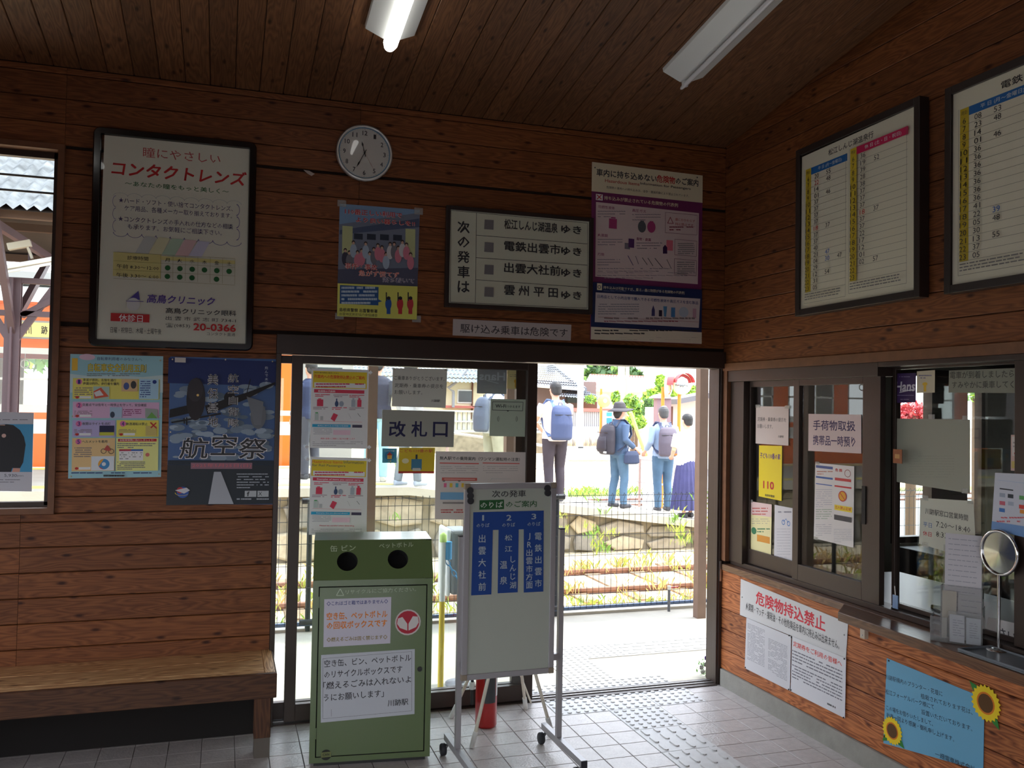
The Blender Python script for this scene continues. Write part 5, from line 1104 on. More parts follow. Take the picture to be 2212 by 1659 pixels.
# round mirror on its stand behind the rack
mr = onX(2158, 1194, 2.90); me_ = empty('round_mirror', (mr.x, mr.y, .727), 'round chrome rimmed mirror standing behind the leaflet rack', 'mirror')
b = MB(); CHR = mat('chrome', (.8, .8, .8), .12, 1)
rr_ = .085
b.tube([mr+Vector((0, rr_*math.cos(a), rr_*math.sin(a))) for a in [2*PI*k/32 for k in range(33)]], .006, 8, CHR, caps=False); b.build('rim', me_)
b = MB(); b.lathe(mr, [(rr_, .002), (rr_, .006), (.001, .006)], 32, ink((.03, .03, .035)), 'X'); b.lathe(mr, [(rr_, .002), (.001, .0)], 32, mat('mirror_silver', (.35, .35, .36), .08, 1), 'X'); b.build('disc', me_)
b = MB(); b.tube([mr-Z*rr_, (mr.x, mr.y, .735)], .006, 8, CHR); b.lathe((mr.x, mr.y, .727), [(.001, 0), (.05, 0), (.048, .01), (.001, .012)], 24, CHR); b.build('base', me_)
# papers in the rack
def rk_sheet(a0, a1, d, z0, z1, lean, col, nl, name, parent, seed):
    b = MB(); f = lambda a, z_: RK(a, d-lean*z_, z_)
    b.prism([f(a0, z0), f(a1, z0), f(a1, z1), f(a0, z1)], rn*.002, ink(col)); r = random.Random(seed)
    for k in range(nl):
        z_ = z1-.02-(z1-z0-.04)*k/nl; x = a0+.012
        while x < a1-.02:
            w = r.uniform(.006, .03); b.add([f(x, z_)+rn*.0025, f(x+w, z_)+rn*.0025, f(x+w, z_-.003)+rn*.0025, f(x, z_-.003)+rn*.0025], [(0, 1, 2, 3)], ink((.35, .35, .4))); x += w+.004
    return tag(b.build(name, parent), None)
rk_sheet(-.052, .083, -.01, .01, .43, .07, srgb(206, 202, 206), 18, 'tall_leaflet', lr, 1)
rk_sheet(-.058, -.005, .006, .01, .20, .06, srgb(210, 198, 180), 0, 'cream_leaflet', lr, 2)
rk_sheet(.0, .085, .002, .01, .19, .06, srgb(200, 196, 196), 6, 'front_leaflet', lr, 5)
rk_sheet(-.024, .03, .040, .006, .115, .0, srgb(206, 206, 212), 7, 'front_leaflet', lr, 3)
rk_sheet(.036, .088, .040, .006, .11, .0, srgb(196, 200, 206), 7, 'front_leaflet', lr, 4)
# coin tray
b = MB(); tr = Vector((2.80, 2.66, .727))
b.box((2.735, 2.32, .727), (2.90, 2.74, .733), mat('tray_grey', srgb(110, 116, 122), .3)); 
for a, c in (((2.735, 2.32, .733), (2.742, 2.74, .742)), ((2.893, 2.32, .733), (2.90, 2.74, .742)), ((2.742, 2.733, .733), (2.893, 2.74, .742)), ((2.742, 2.32, .733), (2.893, 2.327, .742))): b.box(a, c, mat('tray_grey'))
tag(b.build('coin_tray', bevel=.002), 'flat grey tray on the counter at the right edge of the view', 'tray')

# --- under the counter
pu = lambda x, y: onX(x, y, XR-.004)
s = Sheet('dangerous_goods_sign', pu, z, ((198, 232), (960, 545), (945, 795), (192, 488)), 'white metal sign with large red characters under the counter ledge', 'sign', paper=srgb(206, 206, 206), thick=.002)
# letters follow the plate
s.text('危険物持込禁止', 305, 410, 803, 96, srgb(206, 20, 50), .035, 2)
s.text('火薬類・マッチ・揮発油・その他危険品を車内に持込みは出来ません。', 235, 452, 905, 56, BLK, .01)
s.pins([(209, 362), (935, 630)], (.5, .5, .5)); s.done()
s = Sheet('rules_sheet', lambda x, y: onX(x, y, XR-.007), z, ((238, 508), (556, 642), (546, 1028), (226, 866)), 'white sheet of very small grey print under the white metal sign', 'notice', paper=srgb(206, 206, 210))
W_, H_ = s.W, s.H
def fine(s, a0, b0, a1, b1, n, col, seed, dens=.85, th=.4):
    r = random.Random(seed); s.layer += 1
    for k in range(n):
        y = b1-(b1-b0)*(k+.5)/n; hh = (b1-b0)/n*th/2; x = a0
        while x < a1:
            w = r.uniform(.02, .09); xe = min(x+w, a1)
            if r.random() < dens: s.fine.add([s.P(x*s.W, (y-hh)*s.H, s.layer), s.P(xe*s.W, (y-hh)*s.H, s.layer), s.P(xe*s.W, (y+hh)*s.H, s.layer), s.P(x*s.W, (y+hh)*s.H, s.layer)], [(0, 1, 2, 3)], ink(col))
            x = xe+.01
fine(s, .06, .2, .46, .92, 26, srgb(150, 150, 158), 111); fine(s, .54, .15, .95, .8, 24, srgb(150, 150, 158), 112); s.pins([(232, 862), (543, 635), (540, 1018)], (.05, .05, .05)); s.done()
s = Sheet('season_pass_sheet', lambda x, y: onX(x, y, XR-.007), z, ((564, 640), (946, 797), (938, 1224), (552, 1030)), 'white sheet with a red heading under the right end of the white metal sign', 'notice', paper=srgb(212, 212, 216))
W_, H_ = s.W, s.H
s.tx('定期券をご利用の皆様へ', .05*W_, .83*H_, .95*W_, .93*H_, srgb(210, 60, 50), .02)
fine(s, .03, .55, .96, .78, 4, (.15, .15, .18), 113, .95, .35); fine(s, .03, .25, .96, .52, 5, (.15, .15, .18), 114, .95, .35); fine(s, .7, .08, .85, .13, 1, (.1, .1, .1), 115, 1, .6)
s.pins([(560, 648), (936, 800), (556, 1022), (930, 1218)], (.05, .05, .05)); s.done()
s = Sheet('blue_flower_thanks_sheet', pu, z, ((1236, 795), (1930, 1080), (1922, 1600), (1212, 1400)), 'light blue sheet thanking for the planters, with two paper sunflowers', 'notice', paper=srgb(104, 168, 200))
W_, H_ = s.W, s.H
for t_, a0, a1, b in (('川跡駅構内のプランター・花壇に', .01, .66, .86), ('植栽されております花は、', .42, .96, .755), ('松江フォーゲルパーク様にて', .0, .56, .665), ('設置いただいております。', .42, .95, .56), ('この場をお借りいたしまして、', .0, .54, .455), ('社員一同より感謝・御礼申し上げます。', .0, .76, .36), ('一畑電車株式会社', .55, .96, .10)):
    s.tx(t_, (a0*.93+.055)*W_, b*H_, (a1*.93+.055)*W_, (b+.066)*H_, srgb(24, 34, 50), .005)
s.pins([(1252, 814), (1222, 1352)], (.05, .05, .05))
SUNY = mat('sunflower_petal', srgb(236, 206, 20), .6); SUNB = mat('sunflower_centre', srgb(92, 62, 28), .8); SUNO = mat('sunflower_ring', srgb(214, 120, 20), .7); LEAF = mat('paper_leaf', srgb(40, 130, 50), .6)
for (x, y, rx, ry) in ((1944, 1116, 112, 138), (1278, 1312, 84, 120)):
    a, b_ = s.ab(x, y); r = .072 if x > 1500 else .062
    lf = MB()
    for an in ((2.4, -1.0) if x > 1500 else (-2.4, -.7)):
        d = Vector((math.cos(an), math.sin(an))); q_ = Vector((-d.y, d.x))
        pts = [d*r*.6+q_*.003, d*r*1.0+q_*.014, d*r*1.45, d*r*1.0-q_*.014, d*r*.6-q_*.003]
        lf.prism([s.P(a+p.x, b_+p.y, 8) for p in pts], s.n*.0006, LEAF)
    lf.build('paper_leaf', s.root)
    fl_ = MB(); pts = []
    for k in range(44): rr2 = r*(1.0 if k % 2 else .86); t_ = 2*PI*k/44; pts.append((a+rr2*math.cos(t_), b_+rr2*math.sin(t_)))
    fl_.prism([s.P(p[0], p[1], 16) for p in pts], s.n*.0008, SUNY)
    for rr2, m_, l_ in ((.60, SUNO, 26), (.50, SUNB, 28)): fl_.add([s.P(a+r*rr2*math.cos(2*PI*k/24), b_+r*rr2*math.sin(2*PI*k/24), l_) for k in range(24)], [tuple(range(24))], m_)
    fl_.build('paper_sunflower', s.root)
s.done()

# --- on the bin
def plane_of(p0, n_):
    def f(x, y): d = ray(x, y); return CAM+d*((Vector(p0)-CAM).dot(n_)/d.dot(n_))
    return f
fn = -V
pbn = plane_of(P(0, -.0035, 0), fn)
z = (640, 1120, 6.9125)
s = Sheet('bin_door_lettering', pbn, z, ((596, 1040), (1790, 990), (1790, 1110), (596, 1160)), '', '', parent=door, base=False)
s.text('リサイクルにご協力ください。', 738, 1132, 1790, 66, srgb(186, 200, 170))
for a in (((655, 1052), (600, 1148)), ((600, 1150), (708, 1148)), ((708, 1146), (658, 1052))): s.line(*a[0], *a[1], .003, srgb(186, 200, 170))
s.done()
pbs = plane_of(S(0, 0, .001), no)
s = Sheet('slope_lettering', pbs, z, ((505, 400), (1750, 350), (1750, 440), (505, 500)), '', '', parent=rb, base=False)
s.text('缶 ビン', 508, 498, 890, 92, srgb(190, 204, 176), .01); s.text('ペットボトル', 1240, 448, 1752, 76, srgb(190, 204, 176), .01); s.done()
z = (640, 1120, 3.078)
s = Sheet('bin_sticker_orange', pbn, z, ((186, 537), (632, 522), (625, 830), (180, 856)), 'white sticker with orange lettering on the bin door', 'sticker', paper=srgb(204, 200, 212), parent=door)
s.text('◇これはゴミ箱ではありません◇', 202, 582, 610, 30, srgb(50, 60, 130), .02); s.text('空き缶、ペットボトル', 202, 676, 606, 50, srgb(226, 130, 30), .035); s.text('の回収ボックスです', 202, 738, 604, 50, srgb(226, 130, 30), .035); s.text('◇燃えるごみは固く禁じます◇', 202, 822, 605, 30, srgb(140, 120, 50), .02); s.done()
s = Sheet('bin_sticker_black', pbn, z, ((165, 908), (788, 868), (786, 1300), (163, 1358)), 'white sheet with black lettering on the bin door', 'sticker', paper=srgb(196, 200, 206), parent=door)
for a in (((176, 932), (768, 884)), ((768, 884), (768, 1278)), ((768, 1278), (176, 1332)), ((176, 1332), (176, 932))): s.line(*a[0], *a[1], .001, BLK)
s.text('空き缶、ビン、ペットボトル', 186, 990, 764, 48, BLK, .01); s.text('のリサイクルボックスです', 186, 1064, 706, 48, BLK, .01); s.text('「燃えるごみは入れないよ', 180, 1138, 764, 50, BLK, .01); s.text('うにお願いします」', 184, 1218, 582, 48, BLK, .01); s.text('川跡駅', 608, 1250, 744, 44, BLK, .01); s.line(233, 1268, 233, 1315, .001, BLK); s.done()
s = Sheet('bin_round_mark', pbn, z, ((735, 684), (747, 683), (747, 695), (735, 696)), '', '', parent=door, base=False)
s.disc(742, 690, 86, srgb(206, 196, 190)); s.disc(742, 690, 76, srgb(176, 26, 50)); s.poly([(676, 665), (706, 655), (738, 700), (738, 745), (690, 728), (670, 700)], srgb(210, 204, 200)); s.poly([(746, 745), (746, 700), (775, 650), (808, 652), (814, 690), (796, 722)], srgb(210, 204, 200)); s.done()
s = Sheet('bin_maker_mark', pbn, z, ((190, 1560), (200, 1559), (200, 1569), (190, 1570)), '', '', parent=door, base=False)
s.disc(198, 1572, 36, srgb(30, 34, 28)); s.rect(164, 1556, 232, 1584, srgb(112, 120, 70)); s.text('CAN', 176, 1580, 220, 16, srgb(40, 40, 30), .03); s.done()

# --- on the wheeled board
pw = plane_of(BP(0, 0, .0048), bn_)
z = (1000, 1030, 6.145)
s = Sheet('board_heading', pw, z, ((384, 180), (840, 172), (840, 270), (384, 276)), '', '', parent=wbn, base=False)
LB = srgb(178, 190, 196)
s.text('次の発車', 386, 274, 835, 92, BLK, .015, 2); s.poly([(220, 312), (545, 302), (545, 428), (217, 438)], srgb(26, 88, 40)); s.text('のりば', 232, 416, 528, 84, srgb(204, 212, 200), .015); s.text('のご案内', 568, 408, 978, 88, srgb(30, 90, 44), .015)
BB = srgb(16, 66, 142)
s.poly([(136, 470), (1072, 448), (1070, 690), (132, 712)], BB)
s.poly([(132, 705), (396, 700), (376, 1560), (108, 1574)], BB); s.poly([(472, 696), (740, 690), (726, 1532), (460, 1546)], BB); s.poly([(806, 688), (1070, 684), (1066, 1522), (806, 1536)], BB)
for t_, x, y, w_ in (('1', 254, 582, 24), ('2', 576, 580, 66), ('3', 908, 564, 62)): s.text(t_, x, y, x+w_, 74, LB, .02, 2)
for x, y in ((178, 672), (518, 666), (854, 654)): s.text('のりば', x, y, x+172, 54, LB, .01)
s.vtext('出雲大社前', 252, 742, 1540, 98, LB, .015, .66); s.vtext('松江', 602, 735, 1030, 98, LB, .015, .52); s.vtext('温泉', 536, 1065, 1480, 96, LB, .015, .5); s.vtext('しんじ湖', 660, 1040, 1495, 84, LB, .015, .8)
s.vtext('電鉄出雲市', 996, 712, 1490, 92, LB, .015, .64); s.vtext('JR出雲市方面', 876, 738, 1490, 88, LB, .015, .86); s.done()
# ================================================================ outside
M_CONC = mat('platform_concrete', srgb(180, 172, 158), .85, bump=.25, bscale=30, var=.08, vscale=3)
M_ASPH = mat('asphalt', srgb(150, 150, 152), .9, bump=.2, bscale=60, var=.1, vscale=4)
M_BED = mat('track_bed_gravel', srgb(206, 190, 160), .95, bump=.8, bscale=35, var=.3, vscale=18)
M_GRASSG = mat('rough_grass_ground', srgb(150, 160, 90), .95, bump=.6, bscale=30, var=.35, vscale=5)
b = MB(); b.box((-14, YB+.1, -.5), (9, 6.72, -.02), M_CONC); b.box((-14, 6.62, -.02), (9, 6.72, .0), M_CONC); b.build('platform_paving', kind='structure')
b = MB(); b.add([(-60, 6.7, -.45), (60, 6.7, -.45), (60, 20, -.45), (-60, 20, -.45), (-60, 27, .45), (60, 27, .45), (60, 160, .5), (-60, 160, .5)], [(0, 1, 2, 3), (3, 2, 5, 4), (4, 5, 6, 7)], M_BED); b.build('track_ground', kind='structure')
M_FORE = mat('forecourt_asphalt', srgb(78, 78, 80), .9, bump=.2, bscale=60, var=.1, vscale=4)  # unseen ground, made dark so little light bounces into the room
b = MB(); b.box((-60, -60, -.3), (-2.85, 4.6, -.05), M_FORE); b.box((-2.85, -60, -.3), (60, -1.85, -.05), M_FORE); b.box((9, -1.85, -.5), (60, 6.7, -.05), M_FORE); b.box((6.25, -1.85, -.3), (9, 4.8, -.05), M_FORE); b.box((-60, 4.6, -.5), (-14, 6.7, -.05), M_FORE)
b.build('forecourt_paving', kind='structure')
b = MB(); b.add([(-60, 19.2, -.44), (60, 19.2, -.44), (60, 20.05, -.42), (-60, 20.05, -.42)], [(0, 1, 2, 3)], M_GRASSG); b.build('grass_verge', kind='structure')
b = MB(); b.add([(6.0, 12.0, -.42), (60, 12.0, -.42), (60, 19.0, -.42), (6.0, 19.0, -.42)], [(0, 1, 2, 3)], M_ASPH)
b.add([(9, 19, -.42), (16, 19, -.42), (26, 27.2, .47), (18.5, 27.2, .47)], [(0, 1, 2, 3)], M_ASPH); b.add([(18.5, 27.2, .47), (26, 27.2, .47), (62, 76, .53), (52, 76, .53)], [(0, 1, 2, 3)], M_ASPH); b.build('crossing_road', kind='structure')
# outdoor tactile paving
path = empty('outdoor_tactile_path', (2.2, 5.1, -.02), kind='structure')
M_TACTO = mat('tactile_tile_outdoor', srgb(176, 174, 172), .5, bump=.12, bscale=120, var=.05, vscale=20)
T_OUTD = tile_mesh(.298, .298, M_TACTO, 'tactile_tile', 'dots'); T_OUTB = tile_mesh(.298, .298, M_TACTO, 'tactile_tile', 'bars')
for x in (1.74, 2.34): put(tile_mesh(.298, .19, mat('tactile_tile_outdoor', srgb(176, 174, 172), .5, bump=.12, bscale=120, var=.05, vscale=20), 'tactile_tile', 'dots'), 'tactile_tile', x, 4.80, -.014, path)
for y in (4.80, 5.10, 5.40): put(T_OUTD, 'tactile_tile', 2.04, y, -.014, path)
put(T_OUTD, 'tactile_tile', 2.34, 5.44, -.014, path)
for k in range(12): o = put(T_OUTB, 'tactile_tile', 2.64+.3*k+.298, 5.44, -.014, path, PI/2)

# canopy posts and eave of the station
M_POST = mat('post_wood', srgb(122, 98, 84), .6, var=.06, vscale=12)
def post(x, y, w, label, h=2.75, m=None):
    o = plank('canopy_post', frame_M((x-w/2, y+w/2, -.02), (0, 0, 1), (1, 0, 0), (0, 1, 0)) if False else frame_M((x-w/2, y-w/2, -.02), (0, 0, 1), (1, 0, 0), (0, 1, 0)), h, w, w, M_POST, None, ch=.004)
    tag(o, label, 'post'); return o
post(3.672, 6.30, .075, 'brown timber canopy post at the right of the open doorway', 2.75)
post(1.03, 6.45, .068, 'pale brown canopy post behind the upper hazard leaflet edge', 2.75)
post(2.095, 6.45, .08, 'dark brown canopy post behind the wireless internet sign', 2.75)
M_ROOFM = mat('roof_metal_dark', srgb(70, 66, 64), .6)
cv = empty('station_canopy', (1, 5.8, 2.73), kind='structure')
b = MB(); b.box((-.7, 6.24, 2.73), (6.4, 6.52, 2.85), M_POST); b.build('eave_beam', cv)
b = MB(); b.prism([Vector((-.7, 4.8, 3.34)), Vector((-.7, 6.95, 2.86)), Vector((6.4, 6.95, 2.86)), Vector((6.4, 4.8, 3.34))], (0, 0, .01), glass('clear_roof_sheet', (.93, .95, .96), .6, .1, .12)); b.build('canopy_roof', cv)  # unseen roof, made clear so that daylight passes through
b = MB(); b.box((-3.0, -1.9, 4.5), (6.4, 4.8, 4.6), M_ROOFM); b.build('roof_station', kind='structure')
b = MB(); b.box((-2.8, 4.80, 0), (.2, 4.86, 1.05), mat('outer_wall_boards', srgb(120, 82, 58), .7)); b.box((-2.8, 4.80, 2.95), (3.0, 4.86, 3.4), mat('outer_wall_boards')); b.build('wall_outer', kind='structure')

# wire fence along the platform edge
M_WIRE = mat('fence_wire_dark', srgb(52, 54, 60), .5, .3)
M_RAILB = mat('fence_rail_steel', srgb(90, 104, 130), .35, .5)
YF = 6.60
fence = empty('wire_fence', (1, YF, 0), 'waist high dark wire mesh fence along the platform edge', 'fence')
b = MB()
x = -7.0
while x < 6.3:
    b.tube([(x, YF, .03), (x, YF, .90), (x, YF-.03, .945), (x, YF-.012, .96), (x, YF+.012, .93)], .0022, 3, M_WIRE, caps=False); x += .0525
for z_ in (.06, .15, .30, .46, .62, .78, .885, .94): b.tube([(-7, YF-.003, z_), (6.3, YF-.003, z_)], .0024, 4, M_WIRE, caps=False)
b.build('wire_mesh', fence, kind='stuff')
b = MB(); b.tube([(-7, YF+.015, .035), (6.3, YF+.015, .035)], .016, 8, M_RAILB); b.build('bottom_rail', fence)
for x in (-5.4, -3.4, -1.4, .62, 2.56, 4.6):
    b = MB(); b.tube([(x, YF+.03, -.02), (x, YF+.03, .93)], .02, 10, M_WIRE); b.tube([(x-.06, YF+.02, .93), (x+.06, YF+.02, .93)], .022, 8, ink((.03, .03, .035))); b.tube([(x-.06, YF+.01, .05), (x+.06, YF+.01, .05)], .022, 8, ink((.03, .03, .035))); b.build('fence_post', fence)
b = MB(); c = onY(1445, 1300, YF-.05); b.tube([(c.x, c.y, -.02), (c.x, c.y, .16)], .012, 10, ink((.12, .12, .13))); b.tube([(c.x, c.y, .16), (c.x, c.y, .19)], .016, 10, mat('brushed_steel')); b.bar((c.x+.01, c.y, .175), (c.x+.085, c.y, .178), .01, .008, mat('extinguisher_red')); tag(b.build('water_tap'), 'small pipe tap with a red lever at the foot of the fence', 'tap')

# reader box on a post, chain post with blue chain
q0, q1, q2 = onY(963, 1290, 5.05), onY(976, 1143, 5.05), onY(1020, 1150, 5.05)
rdr = empty('card_reader', (q1.x+.05, 5.15, -.02), 'white and grey ticket reader box on a post left of the wheeled board', 'reader')
b = MB(); b.box((q0.x, 5.05, q0.z), (q1.x, 5.27, q1.z), mat('reader_white', (.78, .78, .8), .4)); b.build('front_shell', rdr, bevel=.018)
b = MB(); b.box((q1.x, 5.04, q0.z+.01), (q2.x, 5.25, q1.z-.008), mat('reader_grey', srgb(120, 122, 128), .45)); b.build('back_shell', rdr, bevel=.018)
b = MB(); b.tube([(q2.x-.03, 5.15, -.02), (q2.x-.03, 5.15, q0.z+.02)], .03, 12, mat('reader_grey')); b.lathe((q2.x-.03, 5.15, -.02), [(.09, 0), (.09, .012), (.03, .015)], 16, mat('reader_grey')); b.build('post', rdr)
CY = 4.98
cp = onY(954, 1350, CY)
cpo = empty('chain_post', (cp.x, CY, -.02), 'slim yellow and white post with a blue chain outside the glass door', 'post')
b = MB(); b.tube([(cp.x, CY, -.02), (cp.x, CY, .52)], .017, 12, mat('post_yellow', srgb(232, 200, 60), .4)); b.tube([(cp.x, CY, .52), (cp.x, CY, .86)], .0172, 12, mat('post_white', (.82, .82, .8), .4)); b.tube([(cp.x, CY, .86), (cp.x, CY, .90), (cp.x, CY, .915)], [.021, .021, .005], 12, mat('post_cap_green', srgb(190, 220, 120), .4)); b.build('shaft', cpo)
b = MB(); b.tube([(cp.x+.03, CY, .76), (cp.x+.03, CY, .86)], .022, 10, mat('chain_blue', srgb(50, 150, 210), .4)); b.build('chain_hook', cpo)
b = MB(); b.lathe((cp.x, CY, -.02), [(.04, 0), (.04, .01), (.016, .012)], 20, mat('reader_grey')); b.build('foot', cpo)
b = MB(); r_ = random.Random(3)
for k in range(17):
    t_ = k/16; p = Vector((cp.x+.03+.30*t_, CY-.02*t_, .74-.52*t_+.14*t_*t_)); a = PI/2*(k % 2)
    e1 = Vector((.5, 0, -.86)).normalized(); e2 = Vector((.86*math.cos(a), math.sin(a), .5*math.cos(a))).normalized()
    b.tube([p+e1*.021*math.cos(q)+e2*.011*math.sin(q) for q in [2*PI*j/10 for j in range(11)]], .0032, 5, mat('chain_blue'), caps=False)
tag(b.build('blue_chain'), 'blue plastic chain hanging from the yellow and white post', 'chain')
# pansies by the jamb
pp = onZ(1519, 1462, -.02)
fp = empty('pansy_clump', tuple(pp), 'little clump of white and purple pansies at the foot of the right door jamb', 'flower')
LF = mat('leaf_green', srgb(92, 140, 60), .6, var=.25, vscale=30); r_ = random.Random(11)
b = MB()
for k in range(60):
    a = r_.uniform(0, 2*PI); rr = r_.uniform(0, .045); h = r_.uniform(.01, .09); c = pp+Vector((rr*math.cos(a), rr*math.sin(a), h)); d = Vector((r_.uniform(-1, 1), r_.uniform(-1, 1), r_.uniform(-.2, .8))).normalized(); s_ = d.cross(Z).normalized()*.006; b.add([c, c+d*.012+s_, c+d*.026, c+d*.012-s_], [(0, 1, 2, 3)], LF)
b.build('foliage', fp, kind='stuff')
for k, (dx, dz, m_) in enumerate(((-.03, .07, 'w'), (.0, .085, 'w'), (.02, .05, 'w'), (-.02, .04, 'w'), (.005, .125, 'p'), (.022, .12, 'p'))):
    b = MB(); c = pp+Vector((dx, -.03, dz))
    for j in range(5): a = 2*PI*j/5; b.lathe(c+Vector((.008*math.cos(a), 0, .008*math.sin(a))), [(.008, -.001), (.0085, 0), (.0001, .001)], 8, mat('petal_white', (.85, .85, .8), .6) if m_ == 'w' else mat('petal_purple', srgb(120, 90, 200), .6), 'Y')
    b.build('blossom', fp)

# tracks
M_RUST = mat('rusty_rail', srgb(138, 98, 80), .75, var=.2, vscale=20); M_SLP = mat('old_sleeper', srgb(150, 124, 100), .9, var=.25, vscale=12)
def track(y0, z0, label, x0=-30, x1=30):
    t = empty('railway_track', (4, y0, z0), label, 'track')
    for dy in (-.53, .53):
        b = MB(); sec = [(-.06, 0), (.06, 0), (.06, .012), (.01, .03), (.01, .1), (.033, .11), (.033, .14), (-.033, .14), (-.033, .11), (-.01, .1), (-.01, .03), (-.06, .012)]
        b.prism([Vector((x0, y0+dy+p, z0-.07+q)) for p, q in sec], (x1-x0, 0, 0), M_RUST); b.build('rail', t)
    me = None
    for k in range(-5, 26):
        x = k*.62
        if me is None:
            b = MB(); b.box((x, y0-1.0, z0-.06), (x+.2, y0+1.0, z0+.02), M_SLP); o = b.build('sleeper', t); me = o.data; ox = x
        else: o = bpy.data.objects.new('sleeper', me); COL.objects.link(o); o.parent = t; o.location = (x-ox, 0, 0)
    return t
track(9.75, -.45, 'rusty overgrown railway track just beyond the wire fence')
track(17.6, -.45, 'second railway track behind the island platform')
# grass in tufts
def tufts(name, n, fx, mats, label, seed, hmin=.06, hmax=.22, nb=9, sp=.05):
    r = random.Random(seed); b = MB()
    for k in range(n):
        p = fx(r); m_ = r.choice(mats)
        for j in range(nb):
            a = r.uniform(0, 2*PI); h = r.uniform(hmin, hmax); l = r.uniform(.2, .9)*h; q = p+Vector((r.gauss(0, sp), r.gauss(0, sp), 0)); d = Vector((math.cos(a), math.sin(a), 0)); s_ = Vector((-d.y, d.x, 0))*.004
            b.add([q-s_, q+s_, q+d*l*.4+Z*h*.7+s_*.7, q+d*l+Z*h, q+d*l*.4+Z*h*.7-s_*.7], [(0, 1, 2, 3, 4)], m_)
    return tag(b.build(name), label, 'grass', kind='stuff')
G1, G2, G3 = mat('grass_yellow_green', srgb(178, 190, 86), .7), mat('grass_green', srgb(120, 160, 66), .7), mat('grass_straw', srgb(220, 186, 120), .8)
tufts('track_grass', 1000, lambda r: Vector((r.uniform(-4, 7.5), r.uniform(6.85, 8.9), -.45)), [G1, G1, G2, G3], 'fresh green and yellow grass between the fence and the first rail', 1, .02, .10)
tufts('dry_grass', 420, lambda r: Vector((r.uniform(-4, 8), 10.28+r.gauss(.15, .25) if r.random() < .6 else 9.2+r.gauss(0, .2), -.42)), [G3, G3, G1], 'dry straw coloured grass along the rusty rails', 2, .05, .17, 6)
tufts('wall_weeds', 90, lambda r: Vector((r.choice((3.9, 4.35, 4.5, 5.1, 6.3, 6.9, 2.3, -.6))+r.gauss(0, .12), 11.55+r.gauss(0, .05), -.45+abs(r.gauss(0, .35)))), [G2, G1], 'green weeds growing from the stone wall', 3, .06, .15)
tufts('verge_grass', 700, lambda r: Vector((r.uniform(-2, 16), r.uniform(18.9, 20.2), -.44)), [G2, G1], 'long green grass on the verge beyond the second track', 4, .06, .2, 7, .1)

# island platform with a ramp down to the crossing
def pz(x): return .54 if x < 2.4 else max(-.40, .54-.125*(x-2.4))
isl = empty('island_platform', (2, 12.5, -.45), kind='structure')
b = MB(); xs = [-30, 2.4, 4.6, 6.8, 9.0, 9.9]
for x0, x1 in zip(xs, xs[1:]):
    yb_ = 15.9 if x1 <= 2.4 else 13.6
    for (ya_, yc, dz0, dz1, m_) in ((11.72, yb_, -.13, 0, M_CONC),):
        vs = [(x0, ya_, pz(x0)-.11), (x1, ya_, pz(x1)-.11), (x1, yc, pz(x1)-.11), (x0, yc, pz(x0)-.11), (x0, ya_, pz(x0)), (x1, ya_, pz(x1)), (x1, yc, pz(x1)), (x0, yc, pz(x0))]
        b.add(vs, [(0,3,2,1), (4,5,6,7), (0,1,5,4), (1,2,6,5), (2,3,7,6), (3,0,4,7)], m_)
b.build('platform_slab', isl)
b = MB()
for x0, x1 in zip(xs, xs[1:]):
    yb_ = 15.8 if x1 <= 2.4 else 13.5
    vs = [(x0, 11.93, -.46), (x1, 11.93, -.46), (x1, yb_, -.46), (x0, yb_, -.46), (x0, 11.93, pz(x0)-.12), (x1, 11.93, pz(x1)-.12), (x1, yb_, pz(x1)-.12), (x0, yb_, pz(x0)-.12)]
    b.add(vs, [(0,3,2,1), (4,5,6,7), (0,1,5,4), (1,2,6,5), (2,3,7,6), (3,0,4,7)], mat('wall_mortar', srgb(140, 130, 112), .95, var=.25, vscale=6))
b.build('core', isl)
b = MB(); b.box((-30, 12.1, .541), (2.4, 12.4, .546), mat('platform_yellow_line', srgb(240, 214, 110), .7)); b.box((-30, 15.3, .541), (2.4, 15.55, .546), mat('platform_yellow_line')); b.build('yellow_line', isl)
STM = [mat('wall_stone_%d' % k, srgb(*c), .9, bump=.5, bscale=14, var=.22, vscale=9) for k, c in enumerate(((168, 156, 138), (150, 142, 130), (178, 164, 140), (138, 132, 124)))]
r_ = random.Random(21); nst = 0
for row in range(2):
    x = -6.5+r_.uniform(0, .3)
    while x < 7.6:
        w = r_.uniform(.34, .85); zt_ = pz(x+w/2)-.13; hh = (zt_+.45)/2
        if hh > .07:
            z0 = -.45+hh*row; cx, cz = x+w/2, z0+hh/2; nv = r_.choice((5, 6, 6, 7)); pts = []
            for k in range(nv):
                a = 2*PI*(k+r_.uniform(-.2, .2))/nv+.4; q = 1/max(abs(math.cos(a)), abs(math.sin(a)))
                pts.append((cx+w*.5*min(q, 1.22)*math.cos(a)*r_.uniform(.88, 1.0), cz+hh*.5*min(q, 1.22)*math.sin(a)*r_.uniform(.9, 1.02)))
            dp = r_.uniform(.02, .06); b = MB(); m_ = r_.choice(STM)
            n = len(pts); fr_ = [(px_, 11.90, pz_) for px_, pz_ in pts]; mid = [(cx+(px_-cx)*.96, 11.90-dp*.7, cz+(pz_-cz)*.95) for px_, pz_ in pts]; top = [(cx+(px_-cx)*.86, 11.90-dp, cz+(pz_-cz)*.84) for px_, pz_ in pts]
            b.add(fr_+mid+top, [(k, (k+1) % n, n+(k+1) % n, n+k) for k in range(n)]+[(n+k, n+(k+1) % n, 2*n+(k+1) % n, 2*n+k) for k in range(n)]+[tuple(range(2*n, 3*n))], m_)
            b.build('stone', isl); nst += 1
        x += w+.015
